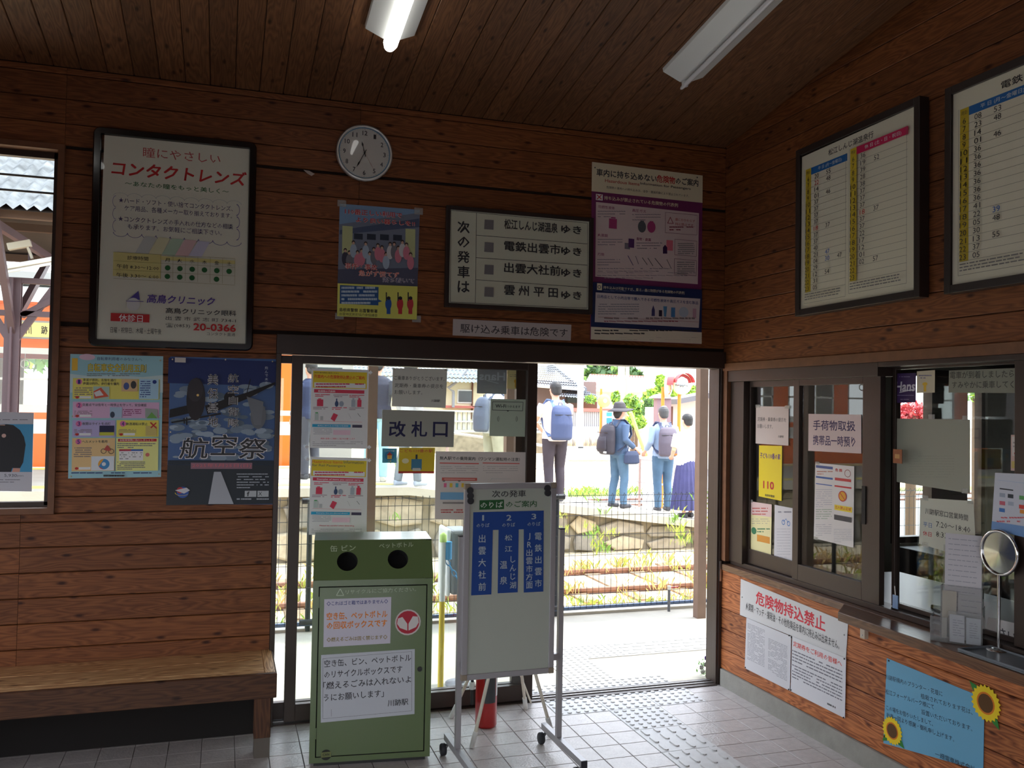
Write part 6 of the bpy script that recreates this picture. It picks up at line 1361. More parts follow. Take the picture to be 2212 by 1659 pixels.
# railing on the far side of the ramp
M_RAILW = mat('railing_white', srgb(214, 206, 204), .5)
rl = empty('ramp_railing', (4.5, 13.3, .3), 'pale handrail on slim posts following the ramp behind the waiting people', 'railing')
for x in (3.3, 4.95, 6.6, 8.2):
    b = MB(); b.tube([(x, 13.3, pz(x)), (x, 13.3, pz(x)+.80)], .022, 8, mat('railing_post_pink', srgb(190, 160, 150), .6)); b.build('post', rl)
for dz in (.8, .42):
    b = MB(); b.tube([(2.9, 13.3, pz(2.9)+dz), (8.8, 13.3, pz(8.8)+dz)], .022 if dz > .5 else .014, 8, M_RAILW); b.build('rail', rl)

# train on the far side of the island platform
M_OR = mat('train_orange', srgb(244, 116, 40), .3, coat=.3); M_TW = mat('train_white', srgb(224, 222, 214), .4); M_TG = mat('train_roof_grey', srgb(170, 168, 164), .6)
TY0, TY1, TX0, TX1 = 16.35, 19.0, -15.6, 2.25
tr = empty('orange_train', (-6, 17.6, -.2), 'orange train with a white band standing behind the island platform', 'train')
b = MB()
def tb(x0, x1, z0, z1, m_, y=TY0, d=.04): b.box((x0, y, z0), (x1, y+d, z1), m_)
wins = []
x = TX0+.5
while x < TX1-1.6: wins.append((x, x+1.25)); x += 1.62
zs0, zs1 = 1.50, 2.42
tb(TX0, TX1, .30, 1.06, M_OR); tb(TX0, TX1, 1.06, 1.30, M_TW); tb(TX0, TX1, 1.30, zs0-.09, M_OR); tb(TX0, TX1, zs0-.09, zs0, M_TW); tb(TX0, TX1, zs1, zs1+.06, M_TW); tb(TX0, TX1, zs1+.06, 3.2, M_OR); tb(TX0, TX1, 3.2, 3.26, M_OR, TY0-.03)
prev = TX0
for w0, w1 in wins: tb(prev, w0, zs0, zs1, M_OR); prev = w1
tb(prev, TX1, zs0, zs1, M_OR)
b.box((TX0, TY1-.04, .3), (TX1, TY1, 1.5), M_OR); b.box((TX0, TY1-.04, 2.4), (TX1, TY1, 3.25), M_OR); b.box((TX1-.05, TY0+.03, .3), (TX1, TY1, 3.25), M_OR); b.box((TX0, TY0+.03, .3), (TX0+.05, TY1, 3.25), M_OR); b.box((TX0, TY0+.04, .25), (TX1, TY1, .32), mat('train_underframe', srgb(60, 58, 56), .8))
for w0, w1 in wins: b.box((w0-.42, TY1-.04, 1.5), (w0+.1, TY1, 2.4), mat('train_inner_panel', srgb(196, 190, 170), .7))
b.build('body', tr)
b = MB(); sec = [(TY0-.05, 3.24), (TY0+.15, 3.42), (TY0+.7, 3.60), (17.7, 3.66), (TY1-.7, 3.60), (TY1-.15, 3.42), (TY1+.02, 3.24)]
b.prism([Vector((TX0, p, q)) for p, q in sec], (TX1-TX0, 0, 0), M_TG); b.build('roof', tr)
for k in range(5):
    b = MB(); b.box((TX0+1.5+3.3*k, 16.9, 3.6), (TX0+3.4+3.3*k, 18.4, 3.86), M_TW); b.box((TX0+1.6+3.3*k, 16.88, 3.65), (TX0+3.3+3.3*k, 16.9, 3.82), M_TG); b.build('roof_unit', tr, bevel=.03)
for i, (w0, w1) in enumerate(wins):
    b = MB()
    for a in ((w0, zs0, w0+.04, zs1), (w1-.04, zs0, w1, zs1), (w0, (zs0+zs1)/2-.02, w1, (zs0+zs1)/2+.02), (w0, zs1-.04, w1, zs1), (w0, zs0, w1, zs0+.04)): b.box((a[0], TY0+.0, a[1]), (a[2], TY0+.03, a[3]), M_TW)
    fr_ = b.build('window_frame', tr); b = MB(); b.box((w0+.04, TY0+.012, zs0+.04), (w1-.04, TY0+.016, zs1-.04), GLASS); b.build('pane', fr_)
for x in (-12.2, -5.0, 1.3):
    b = MB(); b.box((x, TY0-.012, .32), (x+.95, TY0+.0, 2.55), M_TW if x < 0 else mat('train_door_grey', srgb(168, 164, 158), .5)); b.box((x+.2, TY0-.016, 1.5), (x+.75, TY0-.012, 2.3), mat('dark_glass', srgb(60, 70, 72), .1)); b.build('door', tr, bevel=.005)
for x in (-14, -11.8, -2.2, .4):
    b = MB(); b.lathe((x, 17.1, .0), [(.001, -.06), (.43, -.06), (.43, .06), (.001, .06)], 24, mat('train_underframe'), 'Y'); b.lathe((x, 18.1, .0), [(.001, -.06), (.43, -.06), (.43, .06), (.001, .06)], 24, mat('train_underframe'), 'Y'); b.build('wheelset', tr)
b = MB(); b.box((-14.6, 16.7, -.1), (-1.0, 18.6, .26), mat('train_underframe')); b.build('underframe', tr)
# benches inside and hanging straps
b = MB(); b.box((TX0+.3, TY1-.6, .32), (TX1-.3, TY1-.1, 1.25), mat('train_seat', srgb(150, 150, 140), .8)); b.box((TX0+.3, TY0+.1, .32), (TX1-.3, TY0+.5, 1.2), mat('train_seat')); b.build('seats', tr)
b = MB()
for k in range(30):
    x = TX0+.8+k*.55; b.tube([(x, 16.9, 2.5), (x, 16.9, 2.3)], .006, 4, M_TW); b.tube([(x+.07*math.cos(a), 16.9, 2.23+.07*math.sin(a)) for a in [2*PI*j/10 for j in range(11)]], .012, 5, M_TW, caps=False)
b.build('hand_straps', tr, kind='stuff')
c0 = onY(47, 727, TY0-.02); c1 = onY(110, 698, TY0-.02)
b = MB(); b.box((c0.x-.03, TY0-.03, c0.z-.03), (c1.x+.03, TY0, c1.z+.03), mat('train_door_grey')); b.box((c0.x, TY0-.034, c0.z), (c1.x, TY0-.03, c1.z), mat('sign_cream', srgb(240, 226, 150), .5)); sg = b.build('destination_sign', tr)
s = Sheet('sign_text', lambda x, y: onY(x, y, TY0-.036), (0, 0, 1), ((50, 700), (108, 700), (108, 725), (50, 725)), '', '', parent=tr, base=False); s.text('川', 56, 722, 68, 18, BLK, .02); s.text('跡', 89, 722, 103, 18, BLK, .02)
s.text_.build('lettering', tr)

# island platform canopy: steel posts, braces, corrugated roof
M_ST = mat('canopy_steel_brown', srgb(80, 60, 66), .5); M_COR = mat('corrugated_sheet_pale', srgb(100, 102, 104), .9, var=.5, vscale=5)
ic = empty('island_canopy', (-4, 13.6, .54), 'island platform canopy with brown steel posts and a weathered corrugated roof', 'canopy')
cx0 = onY(22, 860, 12.9).x
for x in (cx0, cx0-5.5, cx0-11):
    b = MB()
    b.box((x-.09, 12.87, .54), (x+.09, 12.89, 3.2), M_ST); b.box((x-.012, 12.80, .54), (x+.012, 12.96, 3.2), M_ST); b.box((x-.09, 12.96, .54), (x+.09, 12.98, 3.2), M_ST); b.box((x-.12, 12.75, .54), (x+.12, 13.02, .56), M_ST); b.build('post', ic)
    for sx in (-1, 1):
        b = MB(); b.bar((x, 12.92, 2.35), (x+sx*.75, 12.92, 3.55), .09, .06, M_ST, up=(0, 1, 0)); b.build('brace', ic)
    for q in (((x, 12.92, 2.5), (x, 11.8, 3.8)), ((x, 12.92, 2.6), (x, 15.2, 3.8)), ((x-.1, 11.8, 3.78), (x+.1, 15.4, 3.78))):
        b = MB(); b.bar(*q, .08, .1, M_ST); b.build('brace', ic)
    for q in (((x-2.4, 12.92, 2.75), (x+2.4, 12.92, 2.75)), ((x-2.4, 12.92, 3.18), (x+2.4, 12.92, 3.18)), ((x+.1, 12.92, 2.72), (x+1.5, 12.92, 3.6)), ((x+.35, 12.95, 4.4), (x+1.7, 12.95, 3.4)), ((x+.5, 12.9, 2.6), (x+1.2, 12.9, 4.1))):
        b = MB(); b.bar(*q, .07, .09, M_ST, up=(0, 1, 0)); b.build('tie', ic)
for y, z_ in ((11.9, 3.86), (12.7, 4.15), (13.6, 4.5), (14.5, 4.15), (15.4, 3.82)):
    b = MB(); b.bar((-16, y, z_), (cx0+2.4, y, z_), .09, .11, mat('purlin_brown', srgb(86, 64, 52), .7)); b.build('purlin', ic)
b = MB()
for (y0, z0), (y1, z1) in (((11.55, 3.88), (13.62, 5.1)), ((15.6, 3.88), (13.62, 5.1))):
    n = 440; vs = []
    for k in range(n+1):
        x = -16+(cx0+2.6+16)*k/n; dz = .03*math.sin(k*PI/2)
        vs += [(x, y0, z0+dz), (x, y1, z1+dz)]
    b.add(vs, [(2*k, 2*k+2, 2*k+3, 2*k+1) for k in range(n)], M_COR, True)
b.build('corrugated_roof', ic)
b = MB(); b.add([(-16, 11.62, 3.85), (cx0+2.55, 11.62, 3.85), (cx0+2.55, 15.5, 3.85), (-16, 15.5, 3.85), (-16, 13.6, 4.9), (cx0+2.55, 13.6, 4.9)], [(0, 1, 5, 4), (4, 5, 2, 3)], mat('underside_shade_dark', srgb(84, 72, 66), .9)); b.build('roof_underside_shade', ic)  # dark sheet added to stand for the shade under the roof
b = MB(); p = onY(62, 575, 12.6)
b.bar(p+Vector((-.30, 0, -.05)), p+Vector((.34, 0, .12)), .16, .05, mat('lamp_housing_white')); b.tube([p+Vector((-.28, -.02, -.10)), p+Vector((.30, -.02, .06))], .02, 8, mat('lamp_tube_unlit')); b.tube([p+Vector((0, 0, .03)), p+Vector((0, 0, .35))], .012, 6, M_ST); tag(b.build('platform_lamp'), 'tilted white tube lamp under the island canopy seen through the left window', 'lamp')
b = MB(); p = onY(40, 530, 12.6); b.bar(p+Vector((-.12, 0, -.03)), p+Vector((.14, 0, .04)), .09, .09, mat('camera_cream', srgb(190, 184, 170), .5)); b.tube([p+Vector((.1, 0, 0)), p+Vector((.16, 0, -.16))], .02, 8, mat('camera_cream')); tag(b.build('security_camera', bevel=.01), 'cream security camera under the island canopy above the tube lamp', 'camera')
# advertisement in the window
s = Sheet('sweater_advertisement', lambda x, y: onY(x, y, YB+.062), (0, 700, 4.147), ((-300, 780), (302, 795), (284, 1500), (-310, 1490)), 'advertisement sheet with a black sweater on blue in the left window', 'poster', paper=srgb(206, 206, 214))
s.poly([(-300, 895), (300, 897), (288, 1325), (-305, 1325)], srgb(70, 160, 206)); SWK = srgb(30, 30, 36)
s.poly([(-80, 905), (0, 900), (60, 897), (120, 905), (180, 950), (215, 1010), (230, 1080), (218, 1170), (208, 1240), (180, 1290), (110, 1290), (100, 1325), (-200, 1325), (-240, 1100), (-180, 950)], SWK); s.poly([(118, 1290), (182, 1292), (176, 1325), (106, 1325)], srgb(220, 160, 140)); s.disc(35, 1000, 20, srgb(220, 180, 170)); s.rect(0, 900, 45, 908, srgb(220, 170, 150))
s.text('5,930', 38, 1372, 150, 30, srgb(80, 84, 96)); s.text('yen', 152, 1370, 210, 16, srgb(110, 114, 124)); s.lines(0, 1385, 180, 1425, 2, srgb(120, 120, 130), 120, .9, .3); s.lines(0, 850, 250, 864, 1, srgb(120, 120, 130), 121, .8, .5); s.done()
# ================================================================ beyond the tracks
def G(x, y, Y): return onY(x, y, Y)
M_CW = mat('house_wall_cream', srgb(232, 222, 190), .85); M_DKW = mat('house_wall_brown', srgb(128, 108, 104), .85); M_TILER = mat('roof_tile_grey', srgb(128, 132, 140), .6, var=.2, vscale=10)
M_WG = mat('window_dark_glass', srgb(70, 76, 80), .15); M_WF = mat('window_frame_white', (.8, .8, .78), .5)
def tile_roof(name, root, A, B, C_, D, rows_, cols_):
    """sloping roof of overlapping pantiles: A-B eave, D-C ridge"""
    b = MB(); A, B, C_, D = map(Vector, (A, B, C_, D)); n_ = (B-A).cross(D-A).normalized()
    if n_.z < 0: n_ = -n_
    for r in range(rows_):
        for c in range(cols_):
            def q(u, v): return (A*(1-u)+B*u)*(1-v)+(D*(1-u)+C_*u)*v
            u0, u1, v0, v1 = c/cols_, (c+1)/cols_, r/rows_, (r+1.12)/rows_
            um = u0+(u1-u0)*.55
            b.add([q(u0, v0)+n_*.07, q(um, v0)+n_*.03, q(u1, v0)+n_*.07, q(u1, min(v1, 1))+n_*.03, q(um, min(v1, 1))+n_*0, q(u0, min(v1, 1))+n_*.03], [(0, 1, 4, 5), (1, 2, 3, 4)], M_TILER)
    b.build(name, root, kind='stuff')
def wbox(b, x0, y0, x1, y1, Y, d, m):
    a, c = G(x0, y1, Y), G(x1, y0, Y); b.box((a.x, Y, a.z), (c.x, Y+d, c.z), m)
# cream house
hA = empty('cream_house', tuple(G(1010, 940, 27)), 'cream house with a grey tiled roof beyond the tracks behind the glass door', 'house')
Y = 27
b = MB(); wbox(b, 760, 815, 1090, 965, Y, 6, M_CW); b.build('wall', hA)
for (x0, y0, x1, y1) in ((991, 845, 1019, 868), (900, 845, 930, 868)):
    b = MB(); wbox(b, x0-3, y0-3, x1+3, y1+3, Y-.06, .06, M_WF); f_ = b.build('window', hA); b = MB(); wbox(b, x0, y0, x1, y1, Y-.09, .03, M_WG); b.build('pane', f_)
b = MB(); wbox(b, 1019, 815, 1023, 905, Y-.1, .1, mat('timber_brown', srgb(110, 70, 56), .8)); wbox(b, 960, 877, 1040, 881, Y-.25, .25, mat('timber_red', srgb(190, 110, 100), .8)); b.build('timber_trim', hA)
a, c = G(740, 822, Y-.8), G(1095, 818, Y-.8); tile_roof('tiled_roof', hA, (a.x, Y-.8, a.z), (c.x, Y-.8, a.z-.0), (c.x, Y+3.2, a.z+2.0), (a.x, Y+3.2, a.z+2.0), 14, 40)
b = MB(); p = [G(979, 880, Y-.3), G(979, 845, Y-.3), G(968, 838, Y-.3), G(990, 822, Y-.3), G(1010, 795, Y-.3)]; b.tube(p, .05, 6, mat('downpipe_grey', srgb(150, 150, 156), .5)); b.build('downpipe', hA)
# slotted concrete fence in front of it
cf = empty('slotted_concrete_fence', tuple(G(1070, 932, 25.5)), 'grey concrete garden fence with vertical slots in front of the cream house', 'fence')
for k in range(26):
    b = MB(); x = 905+k*10.5; wbox(b, x, 889, x+6.5, 928, 25.5, .1, mat('fence_concrete', srgb(186, 186, 182), .85)); b.build('slat', cf)
for y0, y1 in ((885, 889), (908, 911), (928, 933)):
    b = MB(); a, c = G(905, y1, 25.4), G(1185, y1, 25.4); t_, _ = G(905, y0, 25.4), 0; b.box((a.x, 25.42, a.z), (c.x, 25.6, t_.z), mat('fence_concrete')); b.build('rail', cf)
b = MB(); a, c = G(905, 955, 25.3), G(1195, 933, 25.3); b.box((a.x, 25.3, -.2), (c.x, 25.9, G(905, 933, 25.3).z), mat('wall_mortar')); tag(b.build('garden_retaining_wall', bevel=.02), 'low stone retaining wall under the slotted fence', 'wall')
# dark timber house with tiled roofs
hB = empty('timber_house', tuple(G(1220, 940, 28)), 'brown house with two tiers of grey tiled roof behind the utility pole', 'house')
Y = 28
b = MB(); wbox(b, 1120, 825, 1288, 960, Y, 6, M_DKW); b.build('wall', hB)
b = MB(); wbox(b, 1120, 700, 1254, 830, Y+3, 5, M_CW); b.build('upper_wall', hB)
b = MB(); wbox(b, 1180, 786, 1202, 806, Y+2.9, .1, M_WF); f_ = b.build('window', hB); b = MB(); wbox(b, 1183, 789, 1199, 804, Y+2.85, .05, M_WG); b.build('pane', f_)
a, c, r0, r1 = G(1110, 830, Y-1), G(1262, 842, Y-1), G(1110, 786, Y+2.6), G(1200, 792, Y+2.6)
tile_roof('tiled_roof', hB, (a.x, Y-1, a.z), (c.x, Y-1, c.z), (r1.x, Y+2.6, r1.z), (r0.x, Y+2.6, r0.z), 10, 26)
b = MB(); b.tube([r1, c], .10, 8, M_TILER); b.tube([a, c], .05, 6, mat('roof_edge_white', (.75, .75, .74), .6)); b.build('ridge_tiles', hB)
a, c, r0, r1 = G(1200, 858, Y-1.6), G(1318, 868, Y-1.6), G(1200, 842, Y), G(1262, 846, Y)
tile_roof('lower_tiled_roof', hB, (a.x, Y-1.6, a.z), (c.x, Y-1.6, c.z), (r1.x, Y, r1.z), (r0.x, Y, r0.z), 4, 20)
b = MB(); wbox(b, 1258, 868, 1290, 905, Y-.3, .3, mat('timber_brown')); wbox(b, 1226, 852, 1250, 870, Y-.2, .2, M_WG); b.build('porch', hB)
# corrugated grey fence
gf = empty('corrugated_fence', tuple(G(1270, 925, 24)), 'grey corrugated garden fence below the tiled house', 'fence')
for k in range(30):
    b = MB(); x = 1205+k*4.2; wbox(b, x, 888+k*.02, x+3.4, 926-k*.12, 24, .05, mat('sheet_fence_grey', srgb(170, 168, 170), .6)); b.build('panel', gf)
b = MB(); wbox(b, 1200, 922, 1332, 975, 23.95, .3, mat('fence_concrete')); b.build('kerb', gf)
b = MB(); wbox(b, 1200, 883, 1332, 888, 23.93, .15, mat('timber_red')); b.build('top_rail', gf)
r_ = random.Random(31); gs = empty('garden_stones', tuple(G(1265, 955, 23.4)), 'row of upright grey stones at the foot of the corrugated fence', 'stones')
for k in range(26):
    x = 1206+k*4.6; p = G(x, 950, 23.4); p.z -= .15; h_ = r_.uniform(.16, .32); b = MB(); b.sph(p+Vector((0, 0, h_*.3)), .5, STM[k % 4], 8, (.10, .09, h_)); b.build('stone', gs)
# poles
M_POLE = mat('pole_concrete', srgb(184, 178, 170), .85, var=.06)
b = MB(); p = G(1252, 966, 22); b.tube([(p.x, 22, p.z-.2), (p.x, 22, 9)], [.085, .075], 16, M_POLE); b.tube([(p.x, 22, p.z-.2), (p.x, 22, p.z+.75)], .10, 16, mat('pole_band_grey', srgb(176, 176, 176), .7)); tag(b.build('utility_pole'), 'slim grey utility pole between the standing man and the woman in the hat', 'pole')
for k, (x, w, lb_) in enumerate(((1341, .115, 'thick pale utility pole above the hat, left of a pair'), (1354, .07, 'slimmer pale utility pole above the hat, right of a pair'))):
    p = G(x, 885, 26+k*.4); b = MB(); b.tube([(p.x, p.y, .3), (p.x, p.y, 10)], [w, w*.85], 16, mat('pole_tan', srgb(196, 180, 158), .8))
    for j in range(9): b.bar((p.x-w-.03, p.y, 1.6+j*.5), (p.x+w+.03, p.y, 1.6+j*.5), .02, .02, mat('pole_tan'))
    tag(b.build('utility_pole'), lb_, 'pole')
# mirror seen from behind on an orange post
M_ORP = mat('post_orange', srgb(236, 130, 40), .5)
mb_ = empty('orange_backed_mirror', tuple(G(1298, 952, 20)), 'round orange back of a road mirror on an orange post above the hat brim', 'mirror')
p = G(1305, 866, 20); b = MB(); b.lathe(p, [(.001, -.06), (.09, -.055), (.165, -.02), (.172, 0), (.17, .02), (.001, .02)], 32, mat('mirror_back_orange', srgb(244, 176, 104), .5), 'Y'); b.lathe(p+Vector((0, -.06, 0)), [(.001, -.02), (.04, -.02), (.05, 0)], 16, mat('reader_white'), 'Y'); b.build('mirror_back', mb_)
q = G(1298, 955, 20); b = MB(); b.tube([(p.x-.06, 20.05, q.z-.1), (p.x-.06, 20.05, p.z+.3)], .03, 10, M_ORP); b.build('post', mb_)
# twin road mirrors
def road_mirror(px, py, Yd, r, rz, label):
    p = G(px, py, Yd); t = empty('road_mirror', (p.x, p.y, -.42), label, 'mirror'); dx = Vector((math.cos(rz), math.sin(rz), 0)); dn = Vector((math.sin(rz), -math.cos(rz), 0))
    b = MB(); n = 32; ring = lambda rr, o: [p+dx*(rr*math.cos(2*PI*k/n))+Z*(rr*math.sin(2*PI*k/n))+dn*o for k in range(n)]
    L_ = [ring(r*1.05, -.05), ring(r*1.07, .0), ring(r*1.02, .03), ring(r, .03)]
    for A, B_ in zip(L_, L_[1:]): b.add(A+B_, [(k, (k+1) % n, n+(k+1) % n, n+k) for k in range(n)], mat('mirror_rim_orange', srgb(236, 214, 170), .5))
    b.build('rim', t)
    b = MB(); rr_ = [ring(r*f_, .03+.06*(1-f_*f_)) for f_ in (1, .8, .6, .4, .2, .01)]
    for A, B_ in zip(rr_, rr_[1:]): b.add(A+B_, [(k, (k+1) % n, n+(k+1) % n, n+k) for k in range(n)], mat('mirror_convex', (.75, .76, .72), .06, 1), True)
    b.build('mirror_face', t)
    b = MB(); hood = [[p+dx*(r*1.1*math.cos(a))+Z*(r*1.1*math.sin(a))+dn*o for a in [PI*(.05+.9*k/12) for k in range(13)]] for o in (0, .13)]
    b.add(hood[0]+hood[1], [(k, k+1, 14+k, 13+k) for k in range(12)], mat('hood_red', srgb(190, 60, 60), .5)); b.build('hood', t)
    b = MB(); q = p-dn*.1; b.tube([(q.x, q.y, -.42), (q.x, q.y, p.z)], .035, 10, M_ORP); b.build('post', t)
road_mirror(1443, 836, 15.75, .193, .95, 'road mirror turned edge-on, left one of the pair above the grey haired man')
road_mirror(1474, 830, 15.6, .198, .1, 'road mirror facing the station, right one of the pair near the right post')
# vending panel, crossing gate
b = MB(); p = G(1316, 928, 19.8); t_ = empty('notice_pillar', (p.x, 19.8, p.z), 'narrow grey pillar with blue and black panels behind the hat', 'pillar')
b = MB(); wbox(b, 1309, 888, 1330, 935, 19.8, .25, mat('reader_white')); b.build('pillar_body', t_)
for y0, y1, c in ((891, 899, srgb(60, 140, 190)), (903, 914, srgb(50, 130, 200)), (915, 926, srgb(30, 34, 40))): b = MB(); wbox(b, 1311, y0, 1322, y1, 19.77, .03, ink(c)); b.build('panel', t_)
gt = empty('crossing_gate', (7.6, 14.2, -.4), 'yellow and black level crossing gate arm hanging down to the right of the hat', 'gate')
a, c = G(1362, 890, 14.6), G(1395, 985, 14.6); n = 10
for k in range(n):
    b = MB(); b.tube([a+(c-a)*k/n, a+(c-a)*(k+1)/n], .035, 8, mat('gate_yellow', srgb(244, 224, 110), .5)); b.build('arm_segment', gt)
b = MB(); p = G(1400, 990, 14.6); b.box((c.x+.02, 14.5, -.42), (c.x+.22, 14.75, c.z+.35), mat('post_white')); b.build('gate_machine', gt)
a, c = G(1225, 966, 15.2), G(1405, 968, 15.2); cb = empty('crossing_bar', tuple((a+c)/2), 'thin white bar with black marks across the crossing behind the people', 'bar'); n = 16
for k in range(n):
    b = MB(); b.tube([a+(c-a)*k/n, a+(c-a)*(k+1)/n], .016, 6, ink((.04, .04, .04)) if k % 4 == 2 else mat('post_white')); b.build('bar_segment', cb)
for q in (a, c): b = MB(); b.tube([q, (q.x, q.y, -.42)], .03, 8, mat('post_white')); b.build('support', cb)
# red roofed shed
rs = empty('red_edged_building', tuple(G(1335, 900, 40)), 'low building with a red edged pale roof behind the pair of utility poles', 'building')
b = MB(); wbox(b, 1262, 845, 1400, 930, 40, 3, mat('shed_wall_grey', srgb(190, 188, 184), .8)); b.build('wall', rs)
a, c = G(1262, 845, 39), G(1402, 848, 39); e, f_ = G(1276, 816, 44), G(1398, 820, 44)
b = MB(); b.prism([a, c, f_, e], (0, 0, .12), mat('sheet_roof_pink', srgb(226, 208, 204), .6)); b.build('roof_sheet', rs)
b = MB(); b.bar(e, f_, .3, .4, mat('ridge_red', srgb(206, 104, 84), .6)); b.build('ridge', rs)
for k in range(22):
    t0 = k/21; b = MB(); b.bar((a*(1-t0)+c*t0)+Vector((0, 0, .16)), (e*(1-t0)+f_*t0)+Vector((0, 0, .16)), .1, .08, mat('seam_pink', srgb(214, 170, 166), .6)); b.build('roof_seam', rs)
# hut, block wall, pink building, white building
ht = empty('brown_hut', tuple(G(1434, 905, 21)), 'small brown hut with a curved roof left of the grey haired man', 'hut')
b = MB(); wbox(b, 1418, 860, 1450, 985, 21, .2, mat('hut_brown', srgb(136, 108, 112), .7)); b.build('wall', ht)
a, c = G(1415, 858, 20.9), G(1453, 860, 20.9); b = MB(); n = 8; pts = [Vector((a.x+(c.x-a.x)*k/n, 20.9, a.z+.09*math.sin(PI*k/n))) for k in range(n+1)]
b.prism(pts+[Vector((c.x, 20.9, a.z-.03)), Vector((a.x, 20.9, a.z-.03))], (0, .35, 0), mat('hut_roof', srgb(150, 140, 140), .5)); b.build('roof', ht)
b = MB(); wbox(b, 1406, 880, 1432, 965, 22.6, .4, mat('post_white')); tag(b.build('white_cabinet'), 'plain white box cabinet left of the brown hut', 'cabinet')
bw_ = empty('block_wall', tuple(G(1415, 925, 23.5)), 'grey concrete block wall below the white cabinet', 'wall')
for j in range(4):
    for k in range(6):
        x = 1393+k*7.5+(3.7 if j % 2 else 0); b = MB(); wbox(b, x, 898+j*7, x+7.1, 904.6+j*7, 23.5, .15, mat('concrete_block', srgb(178, 174, 170), .9, bump=.3, bscale=30)); b.build('block', bw_)
pk = empty('pink_building', tuple(G(1490, 940, 22)), 'pale pink building with a dark eave behind the woman in white', 'building')
b = MB(); a, c = G(1446, 975, 22), G(1590, 975, 22); tl_, tr_ = G(1446, 868, 22), G(1590, 838, 22)
b.prism([Vector((a.x, 22, a.z)), Vector((c.x, 22, a.z)), Vector((c.x, 22, tr_.z)), Vector((a.x, 22, tl_.z))], (0, .6, 0), mat('wall_pink', srgb(232, 208, 190), .8)); b.build('wall', pk)
b = MB(); b.bar(Vector((a.x-.2, 21.7, tl_.z)), Vector((c.x, 21.7, tr_.z)), .9, .14, mat('eave_grey', srgb(110, 106, 108), .6)); b.build('eave', pk)
b = MB(); wbox(b, 1449, 878, 1454, 940, 21.9, .1, mat('timber_brown')); b.build('corner_post', pk)
wv = empty('white_sided_building', tuple(G(1520, 850, 32)), 'white building with horizontal siding above the pink building', 'building')
for k in range(22):
    b = MB(); a, c = G(1487, 870, 32), G(1640, 870, 32); z_ = a.z-.6+k*.2; b.box((a.x, 32, z_), (c.x, 32.1, z_+.185), mat('siding_white', (.78, .78, .78), .7)); b.build('siding_board', wv)
b = MB(); b.box((a.x, 32.1, .3), (c.x, 36, z_), mat('siding_white')); b.build('wall', wv)
# foliage
def foliage(name, blobs, Yd, m_list, label, seed, leaf=.09, dens=150, cat='bush', stem=None):
    r = random.Random(seed); root = empty(name, tuple(G(blobs[0][0], blobs[0][1]+blobs[0][3], Yd)), label, cat); b = MB()
    for (px, py, rx, ry) in blobs:
        c = G(px, py, Yd); ex = (G(px+rx, py, Yd)-c).length; ez = (G(px, py+ry, Yd)-c).length; ey = ex*.8
        for k in range(dens):
            while True:
                u = Vector((r.uniform(-1, 1), r.uniform(-1, 1), r.uniform(-1, 1)))
                if .25 < u.length < 1: break
            p = c+Vector((u.x*ex, u.y*ey, u.z*ez)); d = Vector((r.gauss(0, 1), r.gauss(0, 1), r.gauss(0, 1))).normalized(); e = d.cross(Vector((r.gauss(0, 1), r.gauss(0, 1), r.gauss(0, 1)))).normalized(); l = leaf*r.uniform(.6, 1.3)
            b.add([p-d*l, p+e*l*.5, p+d*l, p-e*l*.5], [(0, 1, 2, 3)], r.choice(m_list))
    b.build('foliage', root, kind='stuff')
    s_ = MB(); px, py, rx, ry = blobs[0]; c = G(px, py, Yd); s_.tube([(c.x, Yd, c.z), (c.x, Yd, -.3 if Yd < 20 else .2)], .06, 8, mat('bark', srgb(110, 90, 74), .9)); s_.build('trunk', root)
L1, L2, L3, L4 = mat('leaf_bright', srgb(166, 200, 76), .6), mat('leaf_mid', srgb(120, 160, 84), .6), mat('leaf_dark', srgb(74, 104, 66), .7), mat('leaf_red', srgb(196, 60, 70), .6)
foliage('dark_tree', [(1318, 800, 50, 26), (1285, 812, 22, 16), (1362, 812, 22, 14), (1310, 770, 40, 26)], 48, [L3, L3, L2], 'dark green tree behind the red edged building', 1, .32, 260, 'tree')
foliage('round_hedge', [(1375, 885, 18, 26), (1362, 868, 14, 16), (1388, 900, 14, 18)], 24.8, [L2, L2, L1], 'clipped mid green hedge to the right of the hat', 2, .09, 420)
foliage('bright_bush', [(1366, 914, 20, 14), (1382, 912, 12, 14)], 22.5, [L1, L1, L2], 'bright yellow green bush just right of the hat brim', 3, .07, 420)
foliage('conifer_strip', [(1398, 885, 7, 26), (1406, 882, 6, 22)], 24, [L2, L3], 'narrow dark green shrub beside the white cabinet', 4, .07, 360)
foliage('yellow_green_tree', [(1412, 858, 22, 18), (1436, 846, 20, 16), (1460, 848, 22, 16), (1488, 846, 16, 14), (1428, 828, 9, 18)], 26, [L1, L1, L2], 'yellow green tree behind the two road mirrors', 5, .12, 420, 'tree')
foliage('green_shrub_left', [(1330, 858, 9, 14), (1276, 862, 12, 8)], 26, [L2, L1], 'green shrub between the orange mirror and the utility poles', 6, .08, 220)
foliage('red_maple', [(1968, 892, 34, 26), (2000, 905, 22, 24), (1945, 905, 24, 22)], 8.6, [L4, L4, mat('leaf_pale_red', srgb(226, 130, 130), .6)], 'red leaved maple seen through the ticket office window', 7, .03, 520, 'tree')
foliage('office_side_shrub', [(2110, 850, 26, 20), (2120, 835, 20, 16)], 9.5, [L2, L1], 'green shrub seen through the right end of the office window', 8, .03, 300)
foliage('far_left_trees', [(560, 800, 90, 50), (420, 800, 90, 50), (40, 740, 150, 60), (200, 760, 120, 50)], 60, [L2, L3, L1], 'distant line of green trees beyond the train', 9, .5, 500, 'tree')
